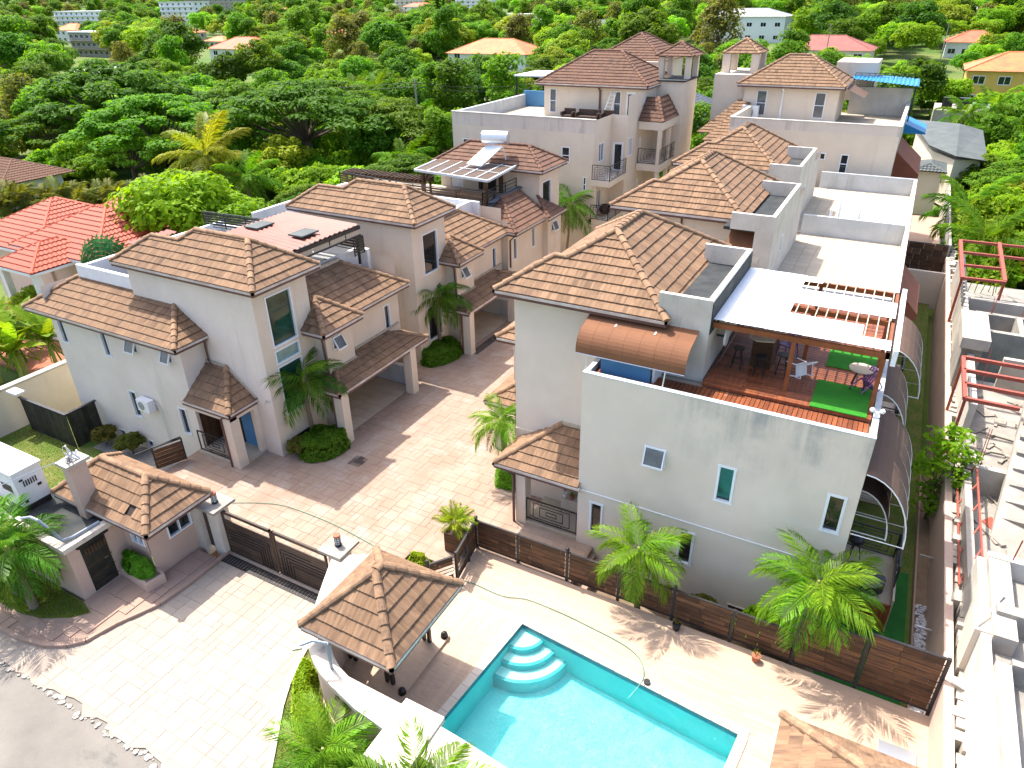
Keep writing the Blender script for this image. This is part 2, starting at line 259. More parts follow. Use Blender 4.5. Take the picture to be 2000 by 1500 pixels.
# ------------------------------------------------------------------ mesh building and tagging
WO = {}
class MB:
    def __init__(s): s.v = []; s.f = []; s.a = []
    def poly(s, pts):
        n = len(s.v); s.v += [tuple(p) for p in pts]; s.f.append(tuple(range(n, n+len(pts)))); return s
    def box(s, x0, y0, z0, x1, y1, z1):
        if x0 > x1: x0, x1 = x1, x0
        if y0 > y1: y0, y1 = y1, y0
        if z0 > z1: z0, z1 = z1, z0
        n = len(s.v)
        s.v += [(x0, y0, z0), (x1, y0, z0), (x1, y1, z0), (x0, y1, z0), (x0, y0, z1), (x1, y0, z1), (x1, y1, z1), (x0, y1, z1)]
        s.f += [tuple(n+i for i in q) for q in ((0, 3, 2, 1), (4, 5, 6, 7), (0, 1, 5, 4), (1, 2, 6, 5), (2, 3, 7, 6), (3, 0, 4, 7))]
        return s
    def obox(s, mat, sx, sy, sz):
        "box centred on matrix"
        n = len(s.v)
        for z in (-.5, .5):
            for x, y in ((-.5, -.5), (.5, -.5), (.5, .5), (-.5, .5)): s.v.append(tuple(mat @ V((x*sx, y*sy, z*sz))))
        s.f += [tuple(n+i for i in q) for q in ((0, 3, 2, 1), (4, 5, 6, 7), (0, 1, 5, 4), (1, 2, 6, 5), (2, 3, 7, 6), (3, 0, 4, 7))]
        return s
    def bar(s, a, b, wd, ht, up=(0, 0, 1)):
        "rectangular bar from a to b"
        a = V(a); b = V(b); d = b-a; L = d.length
        if L < 1e-6: return s
        x = d/L; u = V(up)
        if abs(x.dot(u)) > .98: u = V((1, 0, 0))
        y = u.cross(x).normalized(); z = x.cross(y)
        m = Matrix((( x.x, y.x, z.x, 0), (x.y, y.y, z.y, 0), (x.z, y.z, z.z, 0), (0, 0, 0, 1))); m.translation = (a+b)/2
        return s.obox(m, L, wd, ht)
    def prism(s, pts, z0, z1):
        "pts ccw xy"
        k = len(pts); n = len(s.v)
        s.v += [(p[0], p[1], z0) for p in pts]+[(p[0], p[1], z1) for p in pts]
        s.f.append(tuple(n+i for i in range(k-1, -1, -1))); s.f.append(tuple(n+k+i for i in range(k)))
        for i in range(k):
            j = (i+1) % k; s.f.append((n+i, n+j, n+k+j, n+k+i))
        return s
    def tube(s, pts, r, n=8, r2=None, cap=True):
        pts = [V(p) for p in pts]; k = len(pts); base = len(s.v)
        for i, p in enumerate(pts):
            d = (pts[min(i+1, k-1)]-pts[max(i-1, 0)]).normalized()
            u = V((0, 0, 1)) if abs(d.z) < .9 else V((1, 0, 0))
            a = d.cross(u).normalized(); b = d.cross(a)
            rr = r if r2 is None else r+(r2-r)*i/(k-1)
            if isinstance(r, (list, tuple)): rr = r[i]
            for j in range(n):
                t = 2*pi*j/n; s.v.append(tuple(p+a*(rr*cos(t))+b*(rr*sin(t))))
        for i in range(k-1):
            for j in range(n):
                q = (j+1) % n; s.f.append((base+i*n+j, base+i*n+q, base+(i+1)*n+q, base+(i+1)*n+j))
        if cap:
            s.f.append(tuple(base+j for j in range(n))); s.f.append(tuple(base+(k-1)*n+j for j in range(n-1, -1, -1)))
        return s
    def ball(s, c, r, n=8, m=6, sz=1):
        base = len(s.v); c = V(c)
        for i in range(m+1):
            t = pi*i/m
            for j in range(n):
                a = 2*pi*j/n; s.v.append((c.x+r*sin(t)*cos(a), c.y+r*sin(t)*sin(a), c.z+r*sz*cos(t)))
        for i in range(m):
            for j in range(n):
                q = (j+1) % n; s.f.append((base+i*n+j, base+(i+1)*n+j, base+(i+1)*n+q, base+i*n+q))
        return s
    def mesh(s, name, mat, off=(0, 0, 0), smooth=False):
        me = bpy.data.meshes.new(name)
        ox, oy, oz = off
        me.from_pydata([(x-ox, y-oy, z-oz) for x, y, z in s.v], [], s.f); 
        if s.a and len(s.a) == len(s.v):
            at = me.attributes.new('tuv', 'FLOAT_VECTOR', 'POINT'); at.data.foreach_set('vector', [c for p in s.a for c in p])
        if mat: me.materials.append(mat)
        if smooth:
            me.polygons.foreach_set('use_smooth', [True]*len(me.polygons))
        me.update(); return me
    def build(s, name, mat, parent=None, org=None, smooth=False, kind=None):
        if not s.v: return None
        if org is None:
            if parent is not None: org = WO[parent.name]
            else:
                xs = [p[0] for p in s.v]; ys = [p[1] for p in s.v]
                org = V(((min(xs)+max(xs))/2, (min(ys)+max(ys))/2, min(p[2] for p in s.v)))
        org = V(org)
        if isinstance(mat, str): mat = M[mat]
        me = s.mesh(name, mat, org, smooth)
        return link(name, me, parent, org, kind)
def link(name, me, parent=None, org=(0, 0, 0), kind=None, rot=None, scale=None):
    o = bpy.data.objects.new(name, me); COL.objects.link(o); org = V(org)
    WO[o.name] = org
    if parent is not None:
        o.parent = parent; o.location = org-WO[parent.name]
    else: o.location = org
    if rot is not None: o.rotation_euler = rot
    if scale is not None: o.scale = scale
    if kind: o['kind'] = kind
    return o
def thing(name, label, cat, loc=(0, 0, 0), group=None):
    o = bpy.data.objects.new(name, None); COL.objects.link(o); o.location = loc; WO[o.name] = V(loc)
    o.empty_display_size = .3
    return tag(o, label, cat, group)
def tag(o, label, cat, group=None):
    o['label'] = label; o['category'] = cat
    if group: o['group'] = group
    return o
def copy_tree(o, loc=None, rz=0., sc=1., label=None, group=None, parent=None):
    c = o.copy(); COL.objects.link(c)
    if parent is not None: c.parent = parent
    else:
        c.location = loc; c.rotation_euler = (0, 0, rz); c.scale = (sc,)*3 if not isinstance(sc, tuple) else sc
        if label: c['label'] = label
        if group: c['group'] = group
        WO[c.name] = V(loc)
    for ch in o.children: copy_tree(ch, parent=c)
    return c
def inside(p, poly):
    x, y = p[0], p[1]; r = False; j = len(poly)-1
    for i in range(len(poly)):
        xi, yi = poly[i][0], poly[i][1]; xj, yj = poly[j][0], poly[j][1]
        if (yi > y) != (yj > y) and x < (xj-xi)*(y-yi)/(yj-yi)+xi: r = not r
        j = i
    return r
def clip(poly, u0, u1, v0, v1):
    for ax, val, sg in ((0, u0, 1), (0, u1, -1), (1, v0, 1), (1, v1, -1)):
        out = []
        for i in range(len(poly)):
            a = poly[i]; b = poly[(i+1) % len(poly)]
            da = (a[ax]-val)*sg; db = (b[ax]-val)*sg
            if da >= 0: out.append(a)
            if (da > 0) != (db > 0) and abs(da-db) > 1e-12:
                t = da/(da-db)
                if 0 < t < 1: out.append((a[0]+(b[0]-a[0])*t, a[1]+(b[1]-a[1])*t))
        poly = out
        if len(poly) < 3: return []
    return poly
def area(p): return .5*abs(sum(p[i][0]*p[(i+1) % len(p)][1]-p[(i+1) % len(p)][0]*p[i][1] for i in range(len(p))))

# ------------------------------------------------------------------ walls with openings, windows
def facade(mb, a, b, z0, z1, ops=(), depth=.13):
    "sheet from a to b, outward to the right of a->b, openings (u0,u1,za,zb) with reveals"
    a = V((a[0], a[1], 0)); b = V((b[0], b[1], 0)); L = (b-a).length; d = (b-a)/L; n = V((d.y, -d.x, 0))
    us = sorted(set([0, L]+[u for o in ops for u in o[:2]])); zs = sorted(set([z0, z1]+[z for o in ops for z in o[2:4]]))
    P = lambda u, z, k=0: a+d*u+V((0, 0, z))-n*k
    for i in range(len(us)-1):
        for j in range(len(zs)-1):
            cu = (us[i]+us[i+1])/2; cz = (zs[j]+zs[j+1])/2
            if any(o[0] < cu < o[1] and o[2] < cz < o[3] for o in ops): continue
            mb.poly([P(us[i], zs[j]), P(us[i+1], zs[j]), P(us[i+1], zs[j+1]), P(us[i], zs[j+1])])
    for o in ops:
        u0, u1, za, zb = o[:4]
        mb.poly([P(u0, za), P(u0, zb), P(u0, zb, depth), P(u0, za, depth)]); mb.poly([P(u1, zb), P(u1, za), P(u1, za, depth), P(u1, zb, depth)])
        mb.poly([P(u0, za, depth), P(u1, za, depth), P(u1, za), P(u0, za)]); mb.poly([P(u0, zb), P(u1, zb), P(u1, zb, depth), P(u0, zb, depth)])
    return mb
def window(parent, a, b, op, glass='glass', bars=(), vbars=(), open_=0, depth=.13, fw=.055, name='window', frame='frame', proud=.025):
    "frame part with a pane sub-part in opening op of the wall a->b"
    a = V((a[0], a[1], 0)); b = V((b[0], b[1], 0)); d = (b-a).normalized(); n = V((d.y, -d.x, 0))
    u0, u1, z0, z1 = op[:4]
    P = lambda u, z, k=0: a+d*u+V((0, 0, z))+n*k
    mb = MB(); kk = (proud-depth*.7)/2; th = proud+depth*.7
    def fb(ua, za, ub, zb, w_): mb.bar(P(ua, za, kk), P(ub, zb, kk), th if za == zb else w_, w_ if za == zb else th, up=(0, 0, 1) if za == zb else n)
    h = fw/2
    fb(u0-h*.4, z0+h, u1+h*.4, z0+h, fw); fb(u0-h*.4, z1-h, u1+h*.4, z1-h, fw)
    for u in (u0+h, u1-h): mb.bar(P(u, z0+fw, kk), P(u, z1-fw, kk), fw, th, up=n)
    for t in bars: mb.bar(P(u0+fw, z0+(z1-z0)*t, kk), P(u1-fw, z0+(z1-z0)*t, kk), th*.9, fw*.8)
    for t in vbars:
        u = u0+(u1-u0)*t; mb.bar(P(u, z0+fw, kk), P(u, z1-fw, kk), fw*.8, th*.9, up=n)
    fr = mb.build(name, frame, parent, org=P((u0+u1)/2, z0))
    g = MB()
    g.poly([P(u0+h, z0+h, -depth*.6), P(u1-h, z0+h, -depth*.6), P(u1-h, z1-h, -depth*.6), P(u0+h, z1-h, -depth*.6)])
    g.build('pane', glass, fr)
    if open_:
        sb = MB(); c, s_ = cos(open_), sin(open_); H = z1-z0
        Q = lambda u, t, k=0: P(u, z1-t*H*c, .03+t*H*s_+k)
        for (ua, ta), (ub, tb) in (((u0, .03), (u1, .03)), ((u0, .97), (u1, .97)), ((u0+h, .03), (u0+h, .97)), ((u1-h, .03), (u1-h, .97))):
            sb.bar(Q(ua, ta), Q(ub, tb), .04, .06)
        sa = sb.build('sash', 'frame', fr)
        g = MB(); g.poly([Q(u0+h, .95, .005), Q(u1-h, .95, .005), Q(u1-h, .04, .005), Q(u0+h, .04, .005)]); g.build('sash_pane', 'glass_grey', fr)
    return fr
def door_in(parent, a, b, op, mat='dark_wood', depth=.13, glass=None, label=None):
    a = V((a[0], a[1], 0)); b = V((b[0], b[1], 0)); d = (b-a).normalized(); n = V((d.y, -d.x, 0))
    u0, u1, z0, z1 = op[:4]; P = lambda u, z, k=0: a+d*u+V((0, 0, z))+n*k
    mb = MB(); mb.bar(P((u0+u1)/2, z0, -depth*.6), P((u0+u1)/2, z1, -depth*.6), u1-u0, .05, up=n)
    o = mb.build('door', mat, parent, org=P((u0+u1)/2, z0))
    if glass:
        g = MB(); q = .16; k = -depth*.6+.03
        g.poly([P(u0+q, z0+.12, k), P(u1-q, z0+.12, k), P(u1-q, z1-.18, k), P(u0+q, z1-.18, k)]); g.build('pane', glass, o)
    h = MB(); h.bar(P(u1-.12, z0+1.0, -depth*.6+.05), P(u1-.24, z0+1.0, -depth*.6+.05), .03, .03); h.build('handle', 'steel', o)
    return o
def railing(parent, pts, z0, z1, mat='dark_metal', style='grid', name='railing', wood=None):
    "posts, rails and key-pattern infill along pts (xy)"
    for i in range(len(pts)-1):
        a = V((*pts[i], 0)); b = V((*pts[i+1], 0)); L = (b-a).length; d = (b-a)/L
        mb = MB(); P = lambda u, z: a+d*u+V((0, 0, z))
        H = z1-z0
        mb.bar(P(0, z1), P(L, z1), .05, .04); mb.bar(P(0, z0+.05), P(L, z0+.05), .035, .035)
        k = max(1, round(L/1.6))
        for j in range(k+1): mb.bar(P(L*j/k, z0), P(L*j/k, z1-.02), .045, .045, up=d)
        if style == 'key':
            for j in range(k):
                ua, ub = L*j/k, L*(j+1)/k; w_ = ub-ua
                for q in (.14, .27, .40):
                    x0, x1, y0, y1 = ua+w_*q, ub-w_*q, z0+H*q+.02, z1-H*q
                    for A, B in (((x0, y0), (x1, y0)), ((x0, y1), (x1, y1)), ((x0, y0), (x0, y1)), ((x1, y0), (x1, y1))):
                        mb.bar(P(*A), P(*B), .022, .022, up=(0, 0, 1) if A[1] == B[1] else d)
                for q in (.3, .7):
                    mb.bar(P(ua+w_*q, z0+.05), P(ua+w_*q, z0+H*.16), .022, .022, up=d); mb.bar(P(ua+w_*q, z1-H*.14), P(ua+w_*q, z1), .022, .022, up=d)
        elif style == 'bars':
            for q in (.25, .5, .75): mb.bar(P(0, z0+H*q), P(L, z0+H*q), .03, .03)
        elif style == 'vert':
            for j in range(int(L/.13)): mb.bar(P(.07+j*.13, z0+.05), P(.07+j*.13, z1), .02, .02, up=d)
        r = mb.build(name, mat, parent, org=P(L/2, z0))
        if style == 'slats':
            for q in range(5):
                sl_ = MB(); zz = z0+.14+q*(H-.16)/5
                sl_.bar(P(.03, zz+.06), P(L-.03, zz+.06), .022, (H-.16)/5*.72); sl_.build('slat', wood or 'dark_wood', r)

# ------------------------------------------------------------------ roof tiles
TW, TE = .33, .36
def _full_tile():
    mb = MB(); prof = [(0, .012), (.10, .020), (.32, .024), (.52, .018), (.74, .024), (.93, .019), (1, .012)]
    for (a, ha), (b, hb) in zip(prof[:-1], prof[1:]):
        ua, ub = (a-.5)*TW, (b-.5)*TW
        mb.poly([(ua, 0, ha+.050), (ub, 0, hb+.050), (ub, TE+.05, hb+.002), (ua, TE+.05, ha+.002)])
        mb.poly([(ua, 0, -.004), (ub, 0, -.004), (ub, 0, hb+.050), (ua, 0, ha+.050)])
    mb.a = list(mb.v); return mb
_TM = {}
def tile_mesh(key):
    if key not in _TM: _TM[key] = _full_tile().mesh('roof_tile', M[key])
    return _TM[key]
class Roof:
    def __init__(s, parent, mat='tile', limit=300, caplimit=200):
        s.p = parent; s.mat = mat; s.t = []; s.caps = []; s.lim = limit; s.caplim = caplimit; s.base = MB()
    def plane(s, pts, stuff=False, skip=(), capm=None):
        "pts 3D, first two = eave, left to right seen from outside"
        pts = [V(p) for p in pts]; u = (pts[1]-pts[0]).normalized()
        n = V((0, 0, 0))
        for i in range(len(pts)):
            a, b = pts[i], pts[(i+1) % len(pts)]; n += a.cross(b)
        n.normalize()
        if n.z < 0: n = -n; 
        v = n.cross(u).normalized()
        o = pts[0]; q = [((p-o).dot(u), (p-o).dot(v)) for p in pts]
        if sum(q[i][0]*q[(i+1) % len(q)][1]-q[(i+1) % len(q)][0]*q[i][1] for i in range(len(q))) < 0: q = q[::-1]
        s.base.poly([p-n*.01 for p in pts])
        mx = Matrix(((u.x, v.x, n.x, o.x), (u.y, v.y, n.y, o.y), (u.z, v.z, n.z, o.z), (0, 0, 0, 1)))
        vm = max(p[1] for p in q); um = min(p[0] for p in q); uM = max(p[0] for p in q)
        for i in range(int(vm/TE)+1):
            off = 0
            for j in range(-1, int((uM-um)/TW)+2):
                u0 = um+j*TW+off; v0 = i*TE-.03
                c = clip(q, u0, u0+TW, max(v0, -.0), v0+TE)
                if len(c) < 3: continue
                ar = area(c)
                if ar < .006: continue
                ctr = mx @ V((sum(p[0] for p in c)/len(c), sum(p[1] for p in c)/len(c), 0))
                if (i, j) in skip: continue
                full = ar > .93*TW*(TE)
                face = n.dot((CAM-ctr).normalized())
                s.t.append(((ctr-CAM).length/max(.25, face+.15)*(1 if ar > .04 else 1.6)+(1000 if stuff or face < .02 else 0), mx, u0, v0, c if not full else None, n))
    def ridge(s, a, b, stuff=False, r=.115):
        a = V(a); b = V(b); L = (b-a).length; k = max(1, round(L/.37)); d = (b-a)/L
        for i in range(k):
            s.caps.append((a+d*(L*i/k), d, L/k, r, ((a+b)/2-CAM).length+(1000 if stuff else 0)))
    def finish(s):
        s.base.build('roof_underlay', 'underlay', s.p)
        rf = s.p
        s.t.sort(key=lambda t: t[0]); st = MB(); po = WO[rf.name]
        for idx, (dist, mx, u0, v0, c, n) in enumerate(s.t):
            jit = Matrix.Translation((rnd.uniform(-.003, .003), rnd.uniform(-.005, .005), rnd.uniform(0, .004))) @ Matrix.Rotation(rnd.uniform(-.006, .006), 4, 'Z') @ Matrix.Rotation(rnd.uniform(-.010, .006), 4, 'X')
            if c is None:
                mm = mx @ Matrix.Translation((u0+TW/2, v0, 0)) @ jit
                if idx < s.lim and dist < 900:
                    o = bpy.data.objects.new('roof_tile', tile_mesh(s.mat)); COL.objects.link(o); o.parent = rf
                    o.matrix_local = Matrix.Translation(-po) @ mm; WO[o.name] = mm.translation
                    continue
                vs = _FT.v; b = len(st.v); ro_ = rnd.uniform(0, 90); st.a += [(p[0]+ro_, p[1]+ro_*.3, 0) for p in vs]; st.v += [tuple(mm @ V(p)) for p in vs]; st.f += [tuple(b+k for k in f) for f in _FT.f]
            else:
                tb = MB(); k = len(c)
                hh = lambda p: 0.020+.050*max(0, 1-(p[1]-v0)/(TE+.05))
                top = [(p[0], p[1], hh(p)) for p in c]; bot = [(p[0], p[1], -.004) for p in c]
                tb.v = top+bot; tb.f = [tuple(range(k))]+[(i, i+k, (i+1) % k+k, (i+1) % k) for i in range(k)]
                ro_ = rnd.uniform(0, 90); tb.a = [(p[0]+ro_, p[1]+ro_*.3, 0) for p in tb.v]; tb.v = [tuple(mx @ V(p)) for p in tb.v]
                if idx < s.lim and dist < 900:
                    tb.build('roof_tile', s.mat, rf, org=tb.v[0])
                else:
                    b = len(st.v); st.a += tb.a; st.v += tb.v; st.f += [tuple(b+q for q in f) for f in tb.f]
        if st.v: st.build('roof_tiles', s.mat, rf, kind='stuff')
        cs = MB(); s.caps.sort(key=lambda t: t[4])
        for idx, (a, d, L, r, dist) in enumerate(s.caps):
            z = V((0, 0, 1)); y = z.cross(d).normalized(); up = d.cross(y)
            mb = MB(); base = 0; r0, r1 = r*1.12, r*.92; L2 = L*1.10
            ring = []
            for (t, rr, lift) in ((0, r0, .02), (L2, r1, .0)):
                for q in range(7):
                    an = pi*(q/6)*1.16-pi*.08
                    p = a+d*t+y*(rr*cos(an))+up*(rr*sin(an)*.8+lift+.03); ring.append(tuple(p))
            mb.v = ring
            mb.f = [(q, q+1, q+8, q+7) for q in range(6)]+[tuple(range(6, -1, -1))]
            if idx < s.caplim and dist < 900: mb.build('ridge_cap', 'tile_cap' if s.mat == 'tile' else s.mat, rf, org=a)
            else:
                b = len(cs.v); cs.v += mb.v; cs.f += [tuple(b+q for q in f) for f in mb.f]
        if cs.v: cs.build('ridge_caps', 'tile_cap' if s.mat == 'tile' else s.mat, rf, kind='stuff')
_FT = _full_tile()
def gutter(parent, pts, mat='gutter', drop=.13, wd=.10):
    mb = MB()
    for a, b in zip(pts[:-1], pts[1:]):
        a = V(a); b = V(b); d = (b-a).normalized(); ext = d*.05
        mb.bar(a-ext+V((0, 0, -.045)), b+ext+V((0, 0, -.045)), wd, .09)
    mb.build('gutter', mat, parent)
    mb = MB()
    for a, b in zip(pts[:-1], pts[1:]):
        a = V(a); b = V(b); mb.bar(a+V((0, 0, -.145)), b+V((0, 0, -.145)), .05, .10)
    mb.build('fascia', 'pipe', parent)
def hip(x0, y0, x1, y1, z, k, R, vis='SE', ridge_caps=True, stuff=False):
    "simple hip roof over rectangle; R is a Roof"
    w_, d_ = x1-x0, y1-y0; h = min(w_, d_)/2; zz = z+h*k
    if w_ >= d_: A, B = V((x0+h, (y0+y1)/2, zz)), V((x1-h, (y0+y1)/2, zz))
    else: A, B = V(((x0+x1)/2, y0+h, zz)), V(((x0+x1)/2, y1-h, zz))
    c = [V((x0, y0, z)), V((x1, y0, z)), V((x1, y1, z)), V((x0, y1, z))]
    if w_ >= d_:
        pl = {'S': [c[0], c[1], B, A], 'E': [c[1], c[2], B], 'N': [c[2], c[3], A, B], 'W': [c[3], c[0], A]}
        hp = [(c[0], A), (c[1], B), (c[2], B), (c[3], A)]
    else:
        pl = {'S': [c[0], c[1], A], 'E': [c[1], c[2], B, A], 'N': [c[2], c[3], B], 'W': [c[3], c[0], A, B]}
        hp = [(c[0], A), (c[1], A), (c[2], B), (c[3], B)]
    for s_, p in pl.items():
        q = []
        for t in p:
            if not q or (t-q[-1]).length > .01: q.append(t)
        R.plane(q, stuff=stuff or s_ not in vis)
    for a, b in hp: R.ridge(a, b, stuff)
    if (A-B).length > .1: R.ridge(A, B, stuff)
    return A, B
def slabs(parent, name, rects, mat, zt, th=.03, limit=300, cx=None):
    "individual slabs (x0,y0,x1,y1) top at zt; nearest `limit` as parts, the rest joined"
    rects = sorted(rects, key=lambda r: (r[0]+r[2])**2/4+(r[1]+r[3])**2/4)
    cache = {}; st = MB()
    for i, (x0, y0, x1, y1) in enumerate(rects):
        dz = rnd.uniform(0, .006)
        if i < limit:
            k = (round(x1-x0, 2), round(y1-y0, 2))
            if k not in cache:
                a, b = k[0]/2, k[1]/2; e = .005; mb = MB(); n = 0
                mb.v = [(-a, -b, -th), (a, -b, -th), (a, b, -th), (-a, b, -th), (-a, -b, -e), (a, -b, -e), (a, b, -e), (-a, b, -e), (-a+e, -b+e, 0), (a-e, -b+e, 0), (a-e, b-e, 0), (-a+e, b-e, 0)]
                mb.f = [(8, 9, 10, 11)]+[(j, (j+1) % 4, (j+1) % 4+4, j+4) for j in range(4)]+[(j+4, (j+1) % 4+4, (j+1) % 4+8, j+8) for j in range(4)]
                cache[k] = mb.mesh(name, M[mat])
            link(name, cache[k], parent, ((x0+x1)/2, (y0+y1)/2, zt+dz), rot=(rnd.uniform(-.004, .004), rnd.uniform(-.004, .004), 0))
        else: st.box(x0, y0, zt-th, x1, y1, zt+dz)
    if st.v: st.build(name+'s', mat, parent, kind='stuff')
# ================================================================== GROUND
def ground(name, polys, mat, z0, z1):
    mb = MB()
    for p in polys: mb.prism(p, z0, z1)
    return mb.build(name, mat, kind='structure')
def terrain():
    mb = MB(); xs = [-2600, -1700, -1150, -800, -560, -400, -290, -210, -150, -105, -70, -45, -25, 0, 25, 60, 110, 180, 280, 420, 700, 1200]
    ys = [-60, -20, 5, 25, 45, 65, 90, 120, 160, 210, 270, 340, 430, 540, 680, 860, 1100, 1400, 1800, 2400]
    def h(x, y):
        d = hypot(x, y); z = -1.75
        z += max(0, d-420)*.022+max(0, d-900)*.05
        if x > -150: z += max(0, y-190)*.03*min(1, (x+150)/90)
        return z
    for j in range(len(ys)-1):
        for i in range(len(xs)-1):
            mb.poly([(x, y, h(x, y)) for x, y in ((xs[i], ys[j]), (xs[i+1], ys[j]), (xs[i+1], ys[j+1]), (xs[i], ys[j+1]))])
    mb.build('terrain', 'terrain', kind='structure'); return h
TH = terrain()
DRIVE = [(-24.9, 12.3), (-12.6, 12.3), (-12.1, 13.3), (-10.8, 14.6), (-10.8, 16.3), (-6.9, 16.3), (-6.9, 47.6), (-24.9, 47.6)]
drive = ground('driveway', [DRIVE], 'paver_base', -1.7, -.008)
LARC = [(-26.5, 5.75), (-23, 5.95), (-21, 6.12), (-20.19, 6.3), (-19.6, 6.62), (-19.25, 7.0), (-19.02, 7.9), (-18.75, 8.5), (-18.5, 9.1), (-18.4, 10.2), (-18.42, 12.3)]
RARC = [(-13.3, 12.3), (-13.2, 11.0), (-13.02, 10.19), (-12.8, 9.5), (-12.51, 8.79), (-12.15, 8.15), (-11.81, 7.67), (-11.4, 7.1), (-11.12, 6.7), (-10.75, 6.0), (-10.5, 5.5)]
APRON = LARC+RARC+[(-10.5, 5.45)]+[(x, 5.5+rnd.uniform(-.16, .13)) for x in [-10.9-.4*i for i in range(39)]]
apron = ground('apron', [APRON], 'apron_base', -1.7, -.008)
def ashlar(poly, x0, y0, x1, y1, c=.26, holes=()):
    nx, ny = int((x1-x0)/c), int((y1-y0)/c); used = set(); out = []
    for j in range(ny):
        for i in range(nx):
            if (i, j) in used: continue
            for sx, sy in rnd.choice((((2, 2), (2, 1), (1, 1)), ((3, 2), (2, 1), (1, 1)), ((2, 1), (1, 1)), ((1, 2), (1, 1)), ((2, 2), (1, 2), (1, 1)))):
                cells = [(i+a, j+b) for a in range(sx) for b in range(sy)]
                if any(q in used for q in cells): continue
                r = (x0+i*c+.005, y0+j*c+.005, x0+(i+sx)*c-.005, y0+(j+sy)*c-.005)
                if all(inside(p, poly) for p in ((r[0], r[1]), (r[2], r[1]), (r[2], r[3]), (r[0], r[3]))) and not any(h[0] < (r[0]+r[2])/2 < h[2] and h[1] < (r[1]+r[3])/2 < h[3] for h in holes):
                    used.update(cells); out.append(r); break
            used.add((i, j))
    return out
GR1 = (-18.32, 18.32, -17.65, 19.08)
slabs(apron, 'paving_stone', ashlar(APRON, -26.4, 5.4, -10.4, 12.3), 'apron', 0, .03)
slabs(drive, 'paving_stone', ashlar(DRIVE, -24.9, 12.3, -6.9, 47.5, holes=(GR1, (-22.6, 19.4, -19.55, 26.2), (-22.6, 29.6, -19.2, 36.5))), 'paver', 0, .03)
road = ground('road', [[(-60, -12), (-9.5, -12), (-9.5, 5.95), (-60, 5.95)]], 'asphalt', -1.7, -.05)
mb = MB()
for i in range(110):
    x = -26+i*.14+rnd.uniform(-.1, .1); r = rnd.uniform(.03, .12); k = rnd.randint(5, 7); y = 5.40+rnd.uniform(-.1, .12)
    mb.prism([(x+r*cos(2*pi*q/k)*rnd.uniform(.7, 1.2), y+r*sin(2*pi*q/k)*rnd.uniform(.7, 1.2)) for q in range(k)], -.06, -.03+rnd.uniform(.0, .03))
mb.build('broken_kerb', 'rubble', kind='stuff')
# walkway and kerbs
WALK = [(-26.5, 5.85), (-23, 6.05), (-21, 6.22), (-20.27, 6.42), (-19.7, 6.72), (-19.37, 7.1), (-19.14, 7.95), (-18.87, 8.55), (-18.62, 9.15), (-18.53, 10.2), (-18.6, 11.6), (-19.6, 11.6), (-19.62, 10.0), (-20.85, 9.9), (-20.9, 8.05), (-20.2, 7.85), (-20.6, 7.4), (-21.4, 6.95), (-22.2, 6.75), (-26.5, 6.6)]
walk = ground('walkway', [WALK], 'walk', -1.7, .05)
slabs(walk, 'paving_stone', ashlar(WALK, -24.5, 5.8, -18.5, 11.7, .36), 'walk', .08, .03, 160)
def kerb(pts, wd, z0, z1, mat):
    mb = MB()
    for a, b in zip(pts[:-1], pts[1:]): mb.bar((a[0], a[1], (z0+z1)/2), (b[0], b[1], (z0+z1)/2), wd, z1-z0)
    return mb.build('kerb', mat, kind='structure')
kerb([(x-.03, y+.06) for x, y in LARC], .14, -.5, .11, 'walk')
kerb([(x+.06, y) for x, y in RARC], .16, -.5, .13, 'white_cap')
VERGE = [(-13.1, 12.0), (-12.95, 10.25), (-12.42, 8.8), (-11.7, 7.7), (-11.0, 6.7), (-10.4, 5.4), (-6, 5.2), (-2, 5.2), (-2, 7.6), (-6.5, 7.75), (-9.1, 8.1), (-10.3, 8.4), (-11.2, 8.85), (-11.9, 9.6), (-12.9, 11.9)]
ground('grass_verge', [VERGE], 'lawn', -1.7, .06)
CORNER = [(-30, 6.6), (-22.2, 6.75), (-21.4, 6.95), (-20.6, 7.4), (-20.2, 7.85), (-20.9, 8.05), (-30, 8.05)]
ground('grass_corner', [CORNER], 'lawn', -1.7, .05)
LAWN = [(.96, 16.5), (3.5, 16.5), (3.5, 51.6), (.96, 51.6)]
ground('lawn', [LAWN], 'lawn', -1.7, -.9)
ground('artificial_lawn', [[(.96, 16.52), (3.36, 16.52), (3.36, 23.2), (.96, 23.2)]], 'lawn_astro', -1.2, -.88)
ground('planting_strip', [[(-6.9, 16.5), (.95, 16.5), (.95, 18.38), (-6.9, 18.38)]], 'soil', -1.7, -.86)
GARDEN = [(-37, 8.1), (-25, 8.1), (-25, 16.3), (-37, 16.3)]
ground('garden', [GARDEN], 'lawn', -1.75, -1.3)
ground('gravel_bed', [[(-31.5, 15.1), (-25.1, 15.1), (-25.1, 16.25), (-31.5, 16.25)]], 'gravel', -1.5, -1.27)
# drain grates
g = MB()
for i in range(9): g.box(-18.30+i*.072, 18.36, -.03, -18.265+i*.072, 19.04, .004)
for i in range(6): g.box(-18.30, 18.38+i*.125, -.03, -17.68, 18.41+i*.125, .001)
tag(g.build('drain_grate', 'dark_metal'), 'square iron drain grate set in the shaded paving before the nearest carport', 'drain grate')
g = MB()
for i in range(24): g.box(-19.15, 29.95+i*.115, -.03, -18.72, 30.02+i*.115, .01)
g.box(-19.17, 29.9, -.03, -19.13, 32.75, .012); g.box(-18.74, 29.9, -.03, -18.70, 32.75, .012)
tag(g.build('drain_grate', 'dark_metal'), 'long dark channel drain grate at the mouth of the second carport', 'drain grate')

